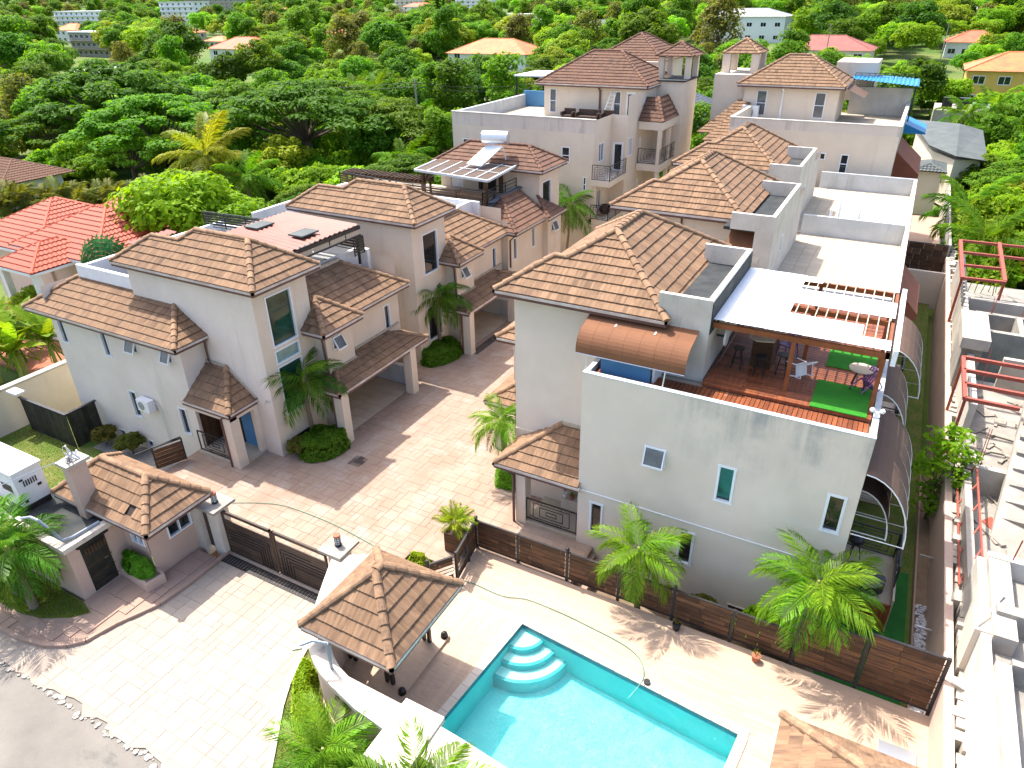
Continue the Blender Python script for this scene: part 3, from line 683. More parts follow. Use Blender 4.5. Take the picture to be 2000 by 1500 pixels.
# ------------------------------------------------------------------ pool and deck
A0 = V((-7.5, 14.02)); pu = V((.9953, -.0967)); pv = V((-.0967, -.9953)); PW, PD = 6.95, 4.75
def pp(a, b, z): q = A0+pu*a+pv*b; return (q.x, q.y, z)
OL, OR_, LR, LL = (-12.6, 16.35), (3.92, 16.35), (3.92, 7.9), (-12.6, 7.9)
a, b_, c, d = [pp(*q, 0)[:2] for q in ((-.02, -.02), (PW+.02, -.02), (PW+.02, PD+.02), (-.02, PD+.02))]
deck = ground('pool_deck', [[OL, a, b_, OR_], [OR_, b_, c, LR], [LR, c, d, LL], [LL, d, a, OL]], 'deck_tile', -1.7, -.006)
DECKP = [(-10.5, 16.3), (3.9, 16.3), (3.9, 8.0), (-7.6, 8.75), (-9.8, 8.65), (-10.6, 8.95), (-11.35, 9.6), (-12.1, 11), (-12.1, 12.6), (-10.5, 14.6)]
pin = [pp(-.10, -.10, 0)[:2], pp(PW+.1, -.1, 0)[:2], pp(PW+.1, PD+.1, 0)[:2], pp(-.1, PD+.1, 0)[:2]]
rects = []
for row in range(44):
    y = 7.95+row*.2
    for k in range(-1, 16):
        x = -12.6+k*1.2+(row % 3)*.4; r = (x+.002, y+.002, x+1.198, y+.198)
        cs = ((r[0], r[1]), (r[2], r[1]), (r[2], r[3]), (r[0], r[3]))
        if not all(inside(p, DECKP) for p in cs) or any(inside(p, pin) for p in cs) or (r[0] < -7.7 and r[1] < 14.2): continue
        rects.append(r)
for col in range(24):
    x = -12.5+col*.2
    for k in range(-1, 7):
        y = 8.0+k*1.2+(col % 3)*.4; r = (x+.002, y+.002, x+.198, y+1.198)
        cs = ((r[0], r[1]), (r[2], r[1]), (r[2], r[3]), (r[0], r[3]))
        if x+.196 > -7.72 or y+1.2 > 14.2 or not all(inside(p, DECKP) for p in cs) or any(inside(p, pin) for p in cs): continue
        rects.append(r)
slabs(deck, 'deck_tile', rects, 'deck_tile', 0, .03)
# basin
basin = MB(); pwall = MB(); D = -1.15
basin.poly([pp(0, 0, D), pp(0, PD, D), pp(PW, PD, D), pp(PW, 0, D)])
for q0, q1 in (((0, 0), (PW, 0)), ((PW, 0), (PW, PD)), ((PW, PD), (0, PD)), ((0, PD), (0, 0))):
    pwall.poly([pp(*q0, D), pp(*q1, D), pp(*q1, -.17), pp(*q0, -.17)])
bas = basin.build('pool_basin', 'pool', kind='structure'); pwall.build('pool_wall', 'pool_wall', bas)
mb = MB()
for q0, q1 in (((0, 0), (PW, 0)), ((PW, 0), (PW, PD)), ((PW, PD), (0, PD)), ((0, PD), (0, 0))):
    mb.poly([pp(*q0, -.17), pp(*q1, -.17), pp(*q1, .01), pp(*q0, .01)])
mb.build('waterline_mosaic', 'mosaic', bas)
for i, r in enumerate((.80, 1.22, 1.66)):
    mb = MB(); k = 14; zt = -.24-.22*i
    pts = [pp(.001, .001, 0)[:2]]+[pp(.001+r*sin(pi/2*j/k), .001+r*cos(pi/2*j/k), 0)[:2] for j in range(k+1)]
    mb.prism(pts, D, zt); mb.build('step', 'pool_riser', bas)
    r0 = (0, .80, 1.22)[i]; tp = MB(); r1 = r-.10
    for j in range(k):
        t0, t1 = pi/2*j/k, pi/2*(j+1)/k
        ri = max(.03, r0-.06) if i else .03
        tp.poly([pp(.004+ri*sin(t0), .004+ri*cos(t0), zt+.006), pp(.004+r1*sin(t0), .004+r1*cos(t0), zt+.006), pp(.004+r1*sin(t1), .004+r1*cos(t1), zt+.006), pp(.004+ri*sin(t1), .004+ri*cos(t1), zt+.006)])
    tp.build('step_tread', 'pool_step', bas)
ws = MB(); nx = 30
ws.poly([pp(.005, .005, -.07), pp(.005, PD-.005, -.07), pp(PW-.005, PD-.005, -.07), pp(PW-.005, .005, -.07)])
ws.build('pool_water', 'water', kind='structure')
for q0, q1, nn in (((-.26, -.26), (PW+.26, -.26), (0, 1)), ((-.26, 0), (-.26, PD), (1, 0)), ((PW, 0), (PW, PD), (1, 0)), ((-.26, PD), (PW+.26, PD), (0, 1))):
    L = hypot(q1[0]-q0[0], q1[1]-q0[1]); k = round(L/.5)
    for i in range(k):
        t0, t1 = i/k, (i+1)/k-.003
        p0 = (q0[0]+(q1[0]-q0[0])*t0, q0[1]+(q1[1]-q0[1])*t0); p1 = (q0[0]+(q1[0]-q0[0])*t1, q0[1]+(q1[1]-q0[1])*t1)
        zt = .028+rnd.uniform(0, .005); w2 = .26
        o4 = [p0, p1, (p1[0]+nn[0]*w2, p1[1]+nn[1]*w2), (p0[0]+nn[0]*w2, p0[1]+nn[1]*w2)]
        if nn[0]: o4 = [o4[0], o4[3], o4[2], o4[1]]
        o4 = [pp(*q, 0)[:2] for q in o4][::-1]
        MB().prism(o4, -.03, zt).build('coping_stone', 'coping', deck)
# ------------------------------------------------------------------ front wall
WOUT = [(-13.3, 12.1), (-12.75, 11.0), (-12.2, 9.95), (-11.85, 9.4), (-11.45, 8.98), (-11.0, 8.68), (-10.55, 8.47), (-10.1, 8.33), (-9.1, 8.09), (-7.6, 7.92), (-6.2, 7.72), (-4, 7.45), (-1, 7.1), (3, 6.9)]
WINN = [(-12.25, 12.7), (-11.9, 11.6), (-11.45, 10.3), (-11.2, 9.65), (-10.95, 9.33), (-10.6, 9.06), (-10.25, 8.88), (-9.85, 8.76), (-8.8, 8.75), (-7.7, 8.74), (-6.2, 8.64), (-4, 8.42), (-1, 8.2), (3, 8.0)]
fw = thing('boundary_wall', 'curved cream boundary wall with broad white cap beside the swimming pool', 'wall', (-9, 8.3, 0))
mb = MB(); cp = MB()
for i in range(len(WOUT)-1):
    q = [WOUT[i], WOUT[i+1], WINN[i+1], WINN[i]]
    c4 = V(((q[0][0]+q[2][0])/2, (q[0][1]+q[2][1])/2))
    qi = [tuple(V(p)+(V(WINN[j])-V(WOUT[j])).normalized()*s_*.10) for p, j, s_ in ((q[0], i, 1), (q[1], i+1, 1), (q[2], i+1, -1), (q[3], i, -1))]
    mb.prism(qi, -.4, 1.86); cp.prism(q, 1.86, 2.0)
mb.build('wall', 'stucco_pink', fw); cp.build('wall_cap', 'white_cap', fw)
MB().box(-7.75, 7.35, -.4, -7.2, 7.99, 1.9).build('pilaster', 'pier_white', fw)
MB().box(-8.1, 7.2, 1.9, -6.95, 8.9, 2.07).build('pilaster_cap', 'white_cap', fw)
lamp = thing('security_light', 'grey bracket floodlight arm standing on the curved white wall cap', 'lamp', (-10.4, 8.75, 2.0))
MB().tube([(-10.42, 8.75, 2), (-10.42, 8.75, 2.95)], .045, 6).build('pole', 'grey_metal', lamp)
MB().tube([(-10.42, 8.75, 2.95), (-10.75, 8.6, 3.02), (-10.98, 8.33, 2.98)], .04, 6).build('arm', 'grey_metal', lamp)
MB().obox(Matrix.Translation((-11.0, 8.3, 2.95)) @ Matrix.Rotation(.7, 4, 'Z'), .24, .14, .07).build('lamp_head', 'steel', lamp)

# ------------------------------------------------------------------ wooden pool fence
def board_panel(parent, a, b, z0, z1, rows, seed, lattice=False):
    "frame plus separate random-length boards between two points"
    r = random.Random(seed); a = V((*a, 0)); b = V((*b, 0)); L = (b-a).length; d = (b-a)/L; n = V((d.y, -d.x, 0))
    P = lambda u, z, k=0: a+d*u+V((0, 0, z))+n*k
    f = MB(); 
    f.bar(P(0, z0+.02), P(L, z0+.02), .06, .045); f.bar(P(0, z1-.02), P(L, z1-.02), .07, .045)
    H = (z1-z0-.09)/rows
    for i in range(rows+1):
        if 0 < i < rows: f.bar(P(0, z0+.045+i*H), P(L, z0+.045+i*H), .022, .022)
    fr = f.build('fence_frame', 'dark_metal', parent, org=P(L/2, z0))
    for i in range(rows):
        u = .03
        while u < L-.05:
            w_ = min(r.uniform(.35, .95), L-.03-u)
            if L-.03-u-w_ < .12: w_ = L-.03-u
            zc = z0+.045+(i+.5)*H
            if not (lattice and i in (1, 2, 3) and .25*L < u+w_/2 < .8*L):
                m = MB(); m.bar(P(u+.006, zc, r.uniform(-.004, .012)), P(u+w_-.006, zc, r.uniform(-.004, .012)), .026, H-.028); m.build('board', 'fence_wood', parent)
            u += w_
def fpost(parent, x, y, z1, knob=False, z0=-.85):
    m = MB().box(x-.045, y-.045, z0, x+.045, y+.045, z1)
    if knob: m.ball((x, y, z1+.09), .075, 8, 6); m.tube([(x, y, z1), (x, y, z1+.05)], .05, 8)
    m.build('post', 'dark_metal', parent)
fence = thing('pool_fence', 'long dark timber plank fence with ball-topped iron posts along the pool deck', 'fence', (-3.4, 16.42, 0))
px = [-10.61, -8.93, -7.05, -5.2, -3.38, -1.54, .26, 2.01, 3.88]
for i in range(8):
    z1 = 1.28 if i < 6 else (1.95 if i == 6 else 2.18)
    board_panel(fence, (px[i]+.045, 16.42), (px[i+1]-.045, 16.42), .10, z1, 6 if i < 6 else 9, i)
for i, x in enumerate(px): fpost(fence, x, 16.42, 1.3 if i < 6 else (1.97 if i == 6 else 2.2), i in (0, 2, 4))
gate = thing('pool_gate_fence', 'short return of plank fence with small lattice windows beside the pool gazebo', 'fence', (-10.5, 15.6, 0))
board_panel(gate, (-10.62, 16.36), (-10.52, 15.72), .10, 1.28, 6, 31)
board_panel(gate, (-10.51, 15.64), (-10.34, 14.72), .10, 1.28, 6, 32, True)
board_panel(gate, (-10.45, 14.66), (-10.95, 13.95), .10, 1.1, 6, 33, True)
for x, y in ((-10.52, 15.68), (-10.35, 14.68), (-10.98, 13.9)): fpost(gate, x, y, 1.3)
m = MB()
for i in range(7): m.bar((-10.47+.012*i, 15.40-i*.07, .28), (-10.47+.012*i, 15.40-i*.07, .90), .014, .014)
m.build('lattice', 'dark_metal', gate)
def planter_box(x0, y0, x1, y1, h, label):
    t = thing('planter_box', label, 'planter', ((x0+x1)/2, (y0+y1)/2, 0))
    for i in range(4):
        z = .02+i*h/4
        for (ax, ay, bx, by) in ((x0, y0, x1, y0), (x1, y0, x1, y1), (x0, y1, x1, y1), (x0, y0, x0, y1)):
            m = MB(); m.bar((ax, ay, z+h/8), (bx, by, z+h/8), .04, h/4-.012); m.build('board', 'fence_wood', t)
    MB().box(x0+.03, y0+.03, .0, x1-.03, y1-.03, h*.86).build('soil', 'soil', t)
planter_box(-11.55, 15.75, -10.80, 16.25, .85, 'square plank planter holding a young palm at the fence corner')
planter_box(-12.2, 14.15, -11.25, 14.62, .55, 'low plank planter with yellow shrub behind the pool gazebo roof')
# small things on the deck
for x, y, l in ((-3.12, 16.08, 'small dark plant pot against the fence under the left palm'), (-.68, 16.02, 'small clay pot with a dry plant against the fence between the palms')):
    t = thing('plant_pot', l, 'plant pot', (x, y, 0))
    MB().tube([(x, y, .0), (x, y, .24)], .10, 10, .14).build('pot', 'terracotta' if x > -1 else 'plastic_black', t)
    MB().tube([(x, y, .2), (x, y, .225)], .125, 10).build('soil', 'soil', t)
    m = MB()
    for i in range(14):
        an = rnd.uniform(0, 6.28); m.poly([(x, y, .22), (x+.05*cos(an), y+.05*sin(an), .36), (x+.12*cos(an+.2), y+.12*sin(an+.2), .40+rnd.uniform(0, .1))])
    m.build('leaves', 'leaf_olive', t)
hz = [(-20.6, 14.1, .03), (-19.6, 14.6, .03), (-18.49, 14.94, .03), (-16.41, 14.98, .03), (-14.8, 14.83, .03), (-13.56, 14.61, .03), (-12.4, 14.0, .03), (-10.9, 14.0, .03), (-10.17, 14.75, .03), (-8.66, 14.75, .03), (-7.83, 15.0, .03), (-6.52, 14.99, .03), (-5.6, 14.9, .03), (-4.68, 14.79, .03), (-4.1, 14.65, .03), (-3.72, 14.43, .03), (-3.5, 14.1, .05), (-3.42, 13.77, .06), (-3.5, 13.4, -.02), (-3.63, 13.08, -.12)]
sm = []
for i in range(len(hz)-1):
    p0 = V(hz[max(0, i-1)]); p1 = V(hz[i]); p2 = V(hz[i+1]); p3 = V(hz[min(len(hz)-1, i+2)])
    for k in range(5):
        t = k/5; sm.append(.5*((2*p1)+(-p0+p2)*t+(2*p0-5*p1+4*p2-p3)*t*t+(-p0+3*p1-3*p2+p3)*t**3))
tag(MB().tube(sm, .012, 6).build('garden_hose', 'hose'), 'thin green garden hose winding over the paving into the pool', 'hose')
m = MB().box(2.75, 14.55, .005, 3.65, 14.95, .03); tag(m.build('access_cover', 'steel'), 'rusty grey metal cover plate lying beside the lower gazebo', 'cover plate')
m = MB(); m.tube([(-3.28, 13.75, .03), (-3.28, 13.75, .10)], .10, 10); tag(m.build('skimmer_lid', 'plastic_black'), 'small dark skimmer lid on the pool edge by the hose', 'skimmer lid')

# ------------------------------------------------------------------ gazebos
def gazebo(x0, y0, x1, y1, z, k, posts, label):
    g = thing('gazebo', label, 'gazebo', ((x0+x1)/2, (y0+y1)/2, 0))
    R = Roof(g, 'tile'); hip(x0, y0, x1, y1, z, k, R, vis='SEWN'); R.finish()
    gutter(g, [(x0, y0, z), (x1, y0, z), (x1, y1, z), (x0, y1, z), (x0, y0, z)])
    MB().box(x0+.2, y0+.2, z-.22, x1-.2, y1-.2, z-.16).build('ceiling', 'dark_wood', g)
    for x, y in posts:
        m = MB()
        for dx in (-.10, .10): m.box(x+dx-.05, y-.05, .1, x+dx+.05, y+.05, z-.2)
        m.box(x-.11, y-.08, 1.0, x+.11, y+.08, 1.1); m.build('post', 'dark_metal', g)
    return g
gz = gazebo(-11.65, 9.05, -8.6, 12.35, 2.7, .86, ((-9.85, 10.25), (-9.77, 12.0), (-11.35, 10.4), (-11.3, 12.0)), 'tiled pyramid-roofed gazebo on paired posts beside the swimming pool')
MB().box(-11.6, 9.7, .0, -9.25, 12.5, .10).build('plinth', 'deck_tile', gz)
MB().box(-11.2, 10.6, .45, -10.7, 12.1, .5).build('bench', 'dark_wood', gz)
gazebo(.33, 8.8, 3.5, 12.25, 2.7, .86, ((1.2, 9.8), (1.2, 11.5), (2.8, 11.5), (2.8, 9.8)), 'second tiled gazebo cut off by the lower edge of the picture')
for x, y, l in ((-9.33, 10.12, 'nearer of two dark ball lights on the gazebo plinth'), (-9.38, 12.38, 'farther of two dark ball lights on the gazebo plinth')):
    m = MB().ball((x, y, .20), .11, 10, 8); m.tube([(x, y, .1), (x, y, .14)], .12, 10); tag(m.build('ball_light', 'plastic_black', smooth=True), l, 'garden light', 'ball lights by the gazebo')
# ================================================================== RIGHT ROW OF HOUSES
def kink_roof(R, x0, xm, x1, y0, y1, yb, z, k):
    "hip roof, eaves x xm..x1, y y0..y1, with a lower hipped bump running west to x0"
    w_, d_ = x1-xm, y1-y0; h = min(w_, d_)/2; tb = (yb-y0)/2
    if w_ <= d_: A = V(((xm+x1)/2, y0+h, z+h*k)); B = V(((xm+x1)/2, y1-h, z+h*k)); W_ = A
    else: W_ = V((xm+h, y0+h, z+h*k)); A = V((x1-h, y0+h, z+h*k)); B = A
    m = V((xm+tb, y0+tb, z+tb*k)); a = V((x0+tb, y0+tb, z+tb*k))
    SW, SE, NE, NW = V((x0, y0, z)), V((x1, y0, z)), V((x1, y1, z)), V((xm, y1, z))
    sp = [SW, SE, A]+([W_] if (W_-A).length > .01 else [])+[m, a]
    R.plane(sp)
    R.plane([SE, NE, B]+([A] if (A-B).length > .01 else []))
    R.plane([V((x0, yb, z)), SW, a], stuff=True)
    R.plane([V((xm, yb, z)), V((x0, yb, z)), a, m], stuff=True)
    Wn = W_ if w_ > d_ else B
    R.plane([NE, NW, Wn, B] if w_ > d_ else [NE, NW, B], stuff=True)
    R.plane([NW, V((xm, yb, z)), m, W_] + ([] if w_ > d_ else [B]), stuff=True)
    R.ridge(SW, a); R.ridge(a, m, r=.10); R.ridge(m, W_); R.ridge(SE, A); R.ridge(NE, B); R.ridge(NW, Wn, True)
    if (W_-A).length > .1: R.ridge(W_, A)
    if (A-B).length > .1: R.ridge(A, B)
def walls(parent, name, mat, segs):
    mb = MB()
    for s in segs: facade(mb, *s)
    return mb.build(name, mat, parent)
def coprect(parent, rects, z0, z1, mat='white_cap', name='parapet'):
    for r in rects: MB().box(r[0], r[1], z0, r[2], r[3], z1).build(name, mat, parent)
def downpipe(parent, pts, r=.045, mat='pipe'): MB().tube(pts, r, 6).build('downpipe', mat, parent)
def barrel_awning(parent, x0, xo, y0, y1, zt, zo, mat, ribs=True, n=9, frame='white_metal', drop=0):
    mb = MB(); C_ = []
    for i in range(n+1):
        t = pi/2*i/n; C_.append((x0+(xo-x0)*sin(t), zo+(zt-zo)*cos(t)))
    for (xa, za), (xb, zb) in zip(C_[:-1], C_[1:]):
        mb.poly([(xa, y0, za), (xb, y0, zb), (xb, y1, zb), (xa, y1, za)])
        mb.poly([(xa, y0, za-.012), (xa, y1, za-.012), (xb, y1, zb-.012), (xb, y0, zb-.012)])
    if drop: mb.poly([(xo, y0, zo), (xo, y0, zo-drop), (xo, y1, zo-drop), (xo, y1, zo)])
    aw = mb.build('awning', mat, parent, smooth=False)
    f = MB(); k = max(2, round((y1-y0)/1.1)+1)
    for i in range(k):
        y = y0+(y1-y0)*i/(k-1)
        f.tube([(x, y, z-.03) for x, z in C_], .02, 5); f.tube([(x0, y, zo), (xo, y, zo)], .016, 5)
    f.tube([(xo, y0, zo), (xo, y1, zo)], .018, 5); f.build('awning_frame', frame, aw)
    return aw
def slope_awning(parent, x0, xo, y0, y1, zt, zo, drop, mat):
    mb = MB()
    mb.poly([(x0, y0, zt), (xo, y0, zo), (xo, y1, zo), (x0, y1, zt)]); mb.poly([(xo, y0, zo), (xo, y0, zo-drop), (xo, y1, zo-drop), (xo, y1, zo)])
    mb.poly([(x0, y0, zt), (x0, y0, zo-drop), (xo, y0, zo-drop), (xo, y0, zo)]); mb.poly([(x0, y1, zt), (xo, y1, zo), (xo, y1, zo-drop), (x0, y1, zo-drop)])
    return mb.build('awning', mat, parent)
SF = ((-7.56, 18.38), (.94, 18.38))
def right_house(i, label, y0, y1, ty, ex0, ex1, ez, bx, depth):
    "front block y0..y1, tower eave line ty, eaves ex0..ex1 at ez, flat box bx=(x0,y0,x1,y1,ztop)"
    h = thing('house', label, 'house', (-4, y0, 0), 'terraced houses along the right side of the driveway')
    wt = ty+.5; tx0 = ex0+.52; tx1 = ex1-.45; tyn = ty+depth-.5
    dk = 6.75 if i == 0 else 5.95
    ops = []
    W1 = [(2.24, 2.95, 4.26, 4.93), (4.58, 5.13, 3.56, 4.94), (7.70, 8.22, 3.58, 4.95), (.46, .96, .62, 2.04), (3.65, 4.17, .60, 2.03), (5.55, 6.28, -.80, -.44), (7.4, 7.95, -.80, -.44)]
    a, b = (-7.56, y0), (.94, y0)
    segs = [(a, b, -1.2, dk-.3, W1 if i == 0 else [])]
    E0, E1 = (.94, y0), (.94, y1)
    eops = [(1.2, 2.7, -.8, 1.5), (3.6, 5.0, -.8, 1.5), (1.0, 2.4, 2.7, 4.9), (5.0, 6.4, 2.7, 4.9), (7.6, 8.6, 3.4, 4.9)]
    segs.append((E0, E1, -1.2, dk-.3, eops))
    segs.append(((-7.56, y1), a, -.5, dk, []))
    # tower shaft: south and west
    T0, T1 = (tx0, wt), (-7.56, wt)
    segs.append((T0, T1, -.4, ez-.05, []))
    segs.append(((tx0, tyn), T0, -.4, ez-.05, [(2.0, 3.4, 1.0, 2.4), (2.0, 3.4, 4.0, 6.4)]))
    segs.append(((bx[2], tyn), (tx0, tyn), -.4, ez-.05, []))
    walls(h, 'wall', 'stucco_mould' if i == 0 else 'stucco', segs)
    # penthouse above terrace
    s2 = [((-7.56, wt), (bx[2], wt), dk, ez-.05, [(2.5, 3.3, dk+.05, dk+1.95)] if i == 0 else [])]
    walls(h, 'penthouse_wall', 'stucco', s2)
    if i == 0: door_in(h, (-7.56, wt), (bx[2], wt), (2.5, 3.3, dk+.05, dk+1.95), 'glass')
    walls(h, 'penthouse_side', 'render_white', [((bx[2], min(wt, bx[1])), (bx[2], tyn), dk, ez-.1, [(2.6, 3.0, dk+1.1, dk+1.9)] if i else [])])
    if i: window(h, (bx[2], min(wt, bx[1])), (bx[2], tyn), (2.6, 3.0, dk+1.1, dk+1.9), 'glass_grey')
    if i == 0:
        for j, (o, gl) in enumerate(zip(W1, ('glass_grey', 'glass_green', 'glass', 'glass', 'glass', 'glass', 'glass'))):
            window(h, a, b, o, gl, open_=.35 if j == 0 else 0, fw=.075 if j < 5 else .04, frame='frame' if j < 5 else 'pier_white')
        MB().tube([(-7.58, y0-.03, 2.42), (.9, y0-.03, 2.40)], .022, 6).build('cable_conduit', 'paint_white', h)
    for o in eops[:2]: door_in(h, E0, E1, o, 'dark_wood', glass='glass')
    for o in eops[2:]: window(h, E0, E1, o, 'glass', vbars=(.5,))
    # parapets
    if i == 0:
        coprect(h, [(-7.564, y0-.004, .944, y0+.16)], dk-.31, 7.0, 'stucco_mould'); coprect(h, [(.78, y0+.16, .944, y1-.12), (-7.564, y0+.16, -7.40, wt)], dk-.31, 7.0, 'grey_parapet')
        coprect(h, [(-7.57, y0-.012, .95, y0+.17)], 7.0, 7.03, 'grey_parapet', 'parapet_cap')
        coprect(h, [(bx[2]+.01, y1-.12, .944, y1+.06)], 5.0, 7.0, 'grey_parapet')
    else:
        coprect(h, [(.76, y0+.08, .944, y1-.1)], dk-.31, 7.0, 'white_cap')
        coprect(h, [(bx[2]+.01, y1-.10, .944, y1+.08)], dk-.31, 7.0, 'grey_parapet')
    # terrace floor
    MB().box(-7.4 if i == 0 else tx0, y0+.1, dk-.3, .8, y1-.05, dk-.03).build('terrace_slab', 'terrace_base', h)
    if i:
        rc = []; c = .6
        for q in range(int((.76-bx[2])/c)+1):
            for r in range(int((y1-y0-.3)/c)+1):
                x_, y_ = bx[2]+.01+q*c, y0+.2+r*c
                rc.append((x_, y_, min(x_+c-.012, .75), min(y_+c-.012, y1-.11)))
        rc = [r for r in rc if r[2]-r[0] > .08 and r[3]-r[1] > .08]
        slabs(h, 'floor_tile', rc, 'terrace_tile', dk, .03)
    # flat roofed box with membrane
    x0_, by0, x1_, by1, zt = bx
    for r in ((x0_, by0-.003, x1_+.004, by0+.16), (x1_-.16, by0+.16, x1_+.004, by1-.16), (x0_, by1-.16, x1_+.004, by1)):
        MB().box(r[0], r[1], ez-.1, r[2], r[3], zt).build('parapet', 'render_white', h)
    MB().box(x0_-.3, by0+.16, ez-.2, x1_-.16, by1-.16, zt-.66).build('flat_roof', 'membrane', h)
    if by0 < wt-.05: MB().box(x0_+.2 if i != 1 else x1_-.75, by0, dk, x1_-.004, wt-.004, ez-.1).build('box_wall', 'render_white', h)
    if i == 0: MB().box(x1_+.004, by0+.02, ez-.3, x1_+.03, by1-.02, zt-.1).build('upstand_or_shade_strip', 'membrane', h)  # dark sheet on the box's east face, standing in for its shade
    R = Roof(h, 'tile', 300)
    kink_roof(R, ex0, ex0+.5, ex1, ty, ty+depth, ty+3.1, ez, .63); R.finish()
    gutter(h, [(ex0, ty+3, ez), (ex0, ty, ez), (ex1, ty, ez), (ex1, by0-.02 if by0 > ty+.2 else ty+.6, ez)])
    if i: downpipe(h, [(ex0+3.4, ty+.05, ez-.1), (ex0+3.4, wt-.06, ez-.35), (ex0+3.4, wt-.06, dk)])
    return h
H1 = right_house(0, 'three storey beige house with a red deck roof terrace facing the pool', 18.38, 29.4, 19.6, -11.45, -5.36, 8.7, (-5.75, 19.9, -4.1, 25.4, 9.5), 8.1)
H2 = right_house(1, 'middle house of the right row with a bare pale tiled roof terrace', 29.4, 40.6, 31.5, -11.9, -5.6, 8.75, (-6.0, 30.5, -4.2, 37.1, 9.35), 8.1)
H3 = right_house(2, 'last house of the right row with vent pipes on its pale tiled terrace', 40.6, 52.0, 42.4, -12.2, -6.1, 8.7, (-6.4, 40.9, -4.75, 46.6, 9.4), 7.4)
MB().box(-10.93, 20.06, -.3, -7.57, 20.10, 3.02).build('plinth_band', 'stucco', H1)
# R1 front porch
R = Roof(H1, 'tile', 70)
h0 = 1.95
R.plane([(-10.85, 18.2, 2.55), (-7.5, 18.2, 2.55), (-7.5, 20.1, 3.72), (-8.95, 20.1, 3.72)])
R.plane([(-10.85, 20.1, 2.55), (-10.85, 18.2, 2.55), (-8.95, 20.1, 3.72)], stuff=True); R.ridge((-10.85, 18.2, 2.55), (-8.95, 20.1, 3.72)); R.finish()
gutter(H1, [(-10.85, 20.0, 2.55), (-10.85, 18.2, 2.55), (-7.5, 18.2, 2.55)])
m = MB(); m.bar((-10.6, 20.05, 2.62), (-8.95, 20.05, 3.78), .10, .10); m.bar((-8.95, 20.05, 3.78), (-7.5, 20.05, 3.78), .10, .10); m.build('mortar_line', 'mortar', H1)
MB().box(-10.05, 18.38, -.3, -9.65, 18.82, 2.42).build('column', 'stucco', H1)
MB().box(-10.05, 18.4, 2.2, -7.56, 18.75, 2.45).build('lintel', 'stucco', H1)
downpipe(H1, [(-10.72, 18.25, 2.4), (-10.12, 18.33, 2.2), (-10.12, 18.33, 0)], .05)
MB().box(-9.65, 18.38, -.3, -7.57, 20.05, .16).build('porch_floor', 'terrace_tile', H1)
MB().box(-8.8, 19.7, .16, -7.6, 20.05, .62).build('plant_shelf', 'stucco', H1)
railing(H1, [(-9.64, 18.45), (-7.6, 18.45)], .24, 1.2, style='key')
for j in range(4):
    x = -8.7+j*.30; t = thing('potted_plant', ['leafy potted plant at the left end of the porch shelf', 'second dark potted plant along the porch shelf', 'third small potted plant along the porch shelf', 'potted plant at the right end of the porch shelf'][j], 'potted plant', (x, 19.85, .62), 'pots on the porch shelf')
    MB().tube([(x, 19.85, .62), (x, 19.85, .80)], .07, 8, .10).build('pot', 'plastic_white' if j != 1 else 'terracotta', t)
    m = MB()
    for q in range(22):
        an = rnd.uniform(0, 6.28); e = rnd.uniform(.08, .24); z = rnd.uniform(.95, 1.25 if j in (0, 3) else 1.08)
        m.poly([(x, 19.85, .8), (x+e*.5*cos(an-.15), 19.85+e*.5*sin(an-.15), z), (x+e*cos(an), 19.85+e*sin(an), z-.08), (x+e*.5*cos(an+.15), 19.85+e*.5*sin(an+.15), z)])
    m.build('leaves', 'leaf_mid' if j != 0 else 'leaf_olive', t)
# step down and blue screen, awnings
for j in range(3): MB().box(-7.4+j*.32, 16.75, -1.2, -7.08+j*.32, 18.36, -.05-.2*j).build('step', 'walk', H1)
MB().box(-7.2, 19.0, 6.5, -5.55, 19.08, 7.55).build('privacy_screen', 'blue_wall', H1)
MB().box(-5.5, 19.06, 6.5, -5.42, 20.1, 7.5).build('screen_return', 'paint_white', H1)
def front_awning():
    mb = MB(); x0, x1 = -7.95, -4.40; n = 9
    cr = [(20.08, 8.52), (19.88, 8.47), (19.35, 8.30)]+[(19.35-.68*sin(pi/2*i/n), 7.62+.68*cos(pi/2*i/n)) for i in range(1, n+1)]+[(18.67, 7.5)]
    for (ya, za), (yb, zb) in zip(cr[:-1], cr[1:]): mb.poly([(x0, ya, za), (x0, yb, zb), (x1, yb, zb), (x1, ya, za)])
    for x in (x0, x1):
        p = [(x, y, z) for y, z in cr]+[(x, 20.1, 7.5)]
        if x == x1: mb.poly(p[:3]+[]) if False else None
    aw = mb.build('awning', 'awning', H1)
    for i in range(8):
        x = x0+(x1-x0)*i/7; MB().tube([(x, y, z) for y, z in cr[1:]], .006, 4).build('awning_seam', 'awning', aw)
    f = MB()
    for x in (x0+.4, x1-.6): f.tube([(x, 18.72, 7.5), (x, 18.5, 6.9)], .022, 6)
    f.tube([(x0, 18.67, 7.5), (x1, 18.67, 7.5)], .02, 6); f.build('awning_post', 'steel', aw)
    q = MB(); q.poly([(-6.95, 19.98, 8.45), (-6.9, 19.98, 8.45), (-6.9, 19.35, 8.32), (-6.95, 19.35, 8.32)]); q.poly([(-5.65, 19.98, 8.45), (-5.6, 19.98, 8.45), (-5.6, 19.35, 8.32), (-5.65, 19.35, 8.32)]); q.build('chalk_line', 'paint_white', aw)
front_awning()
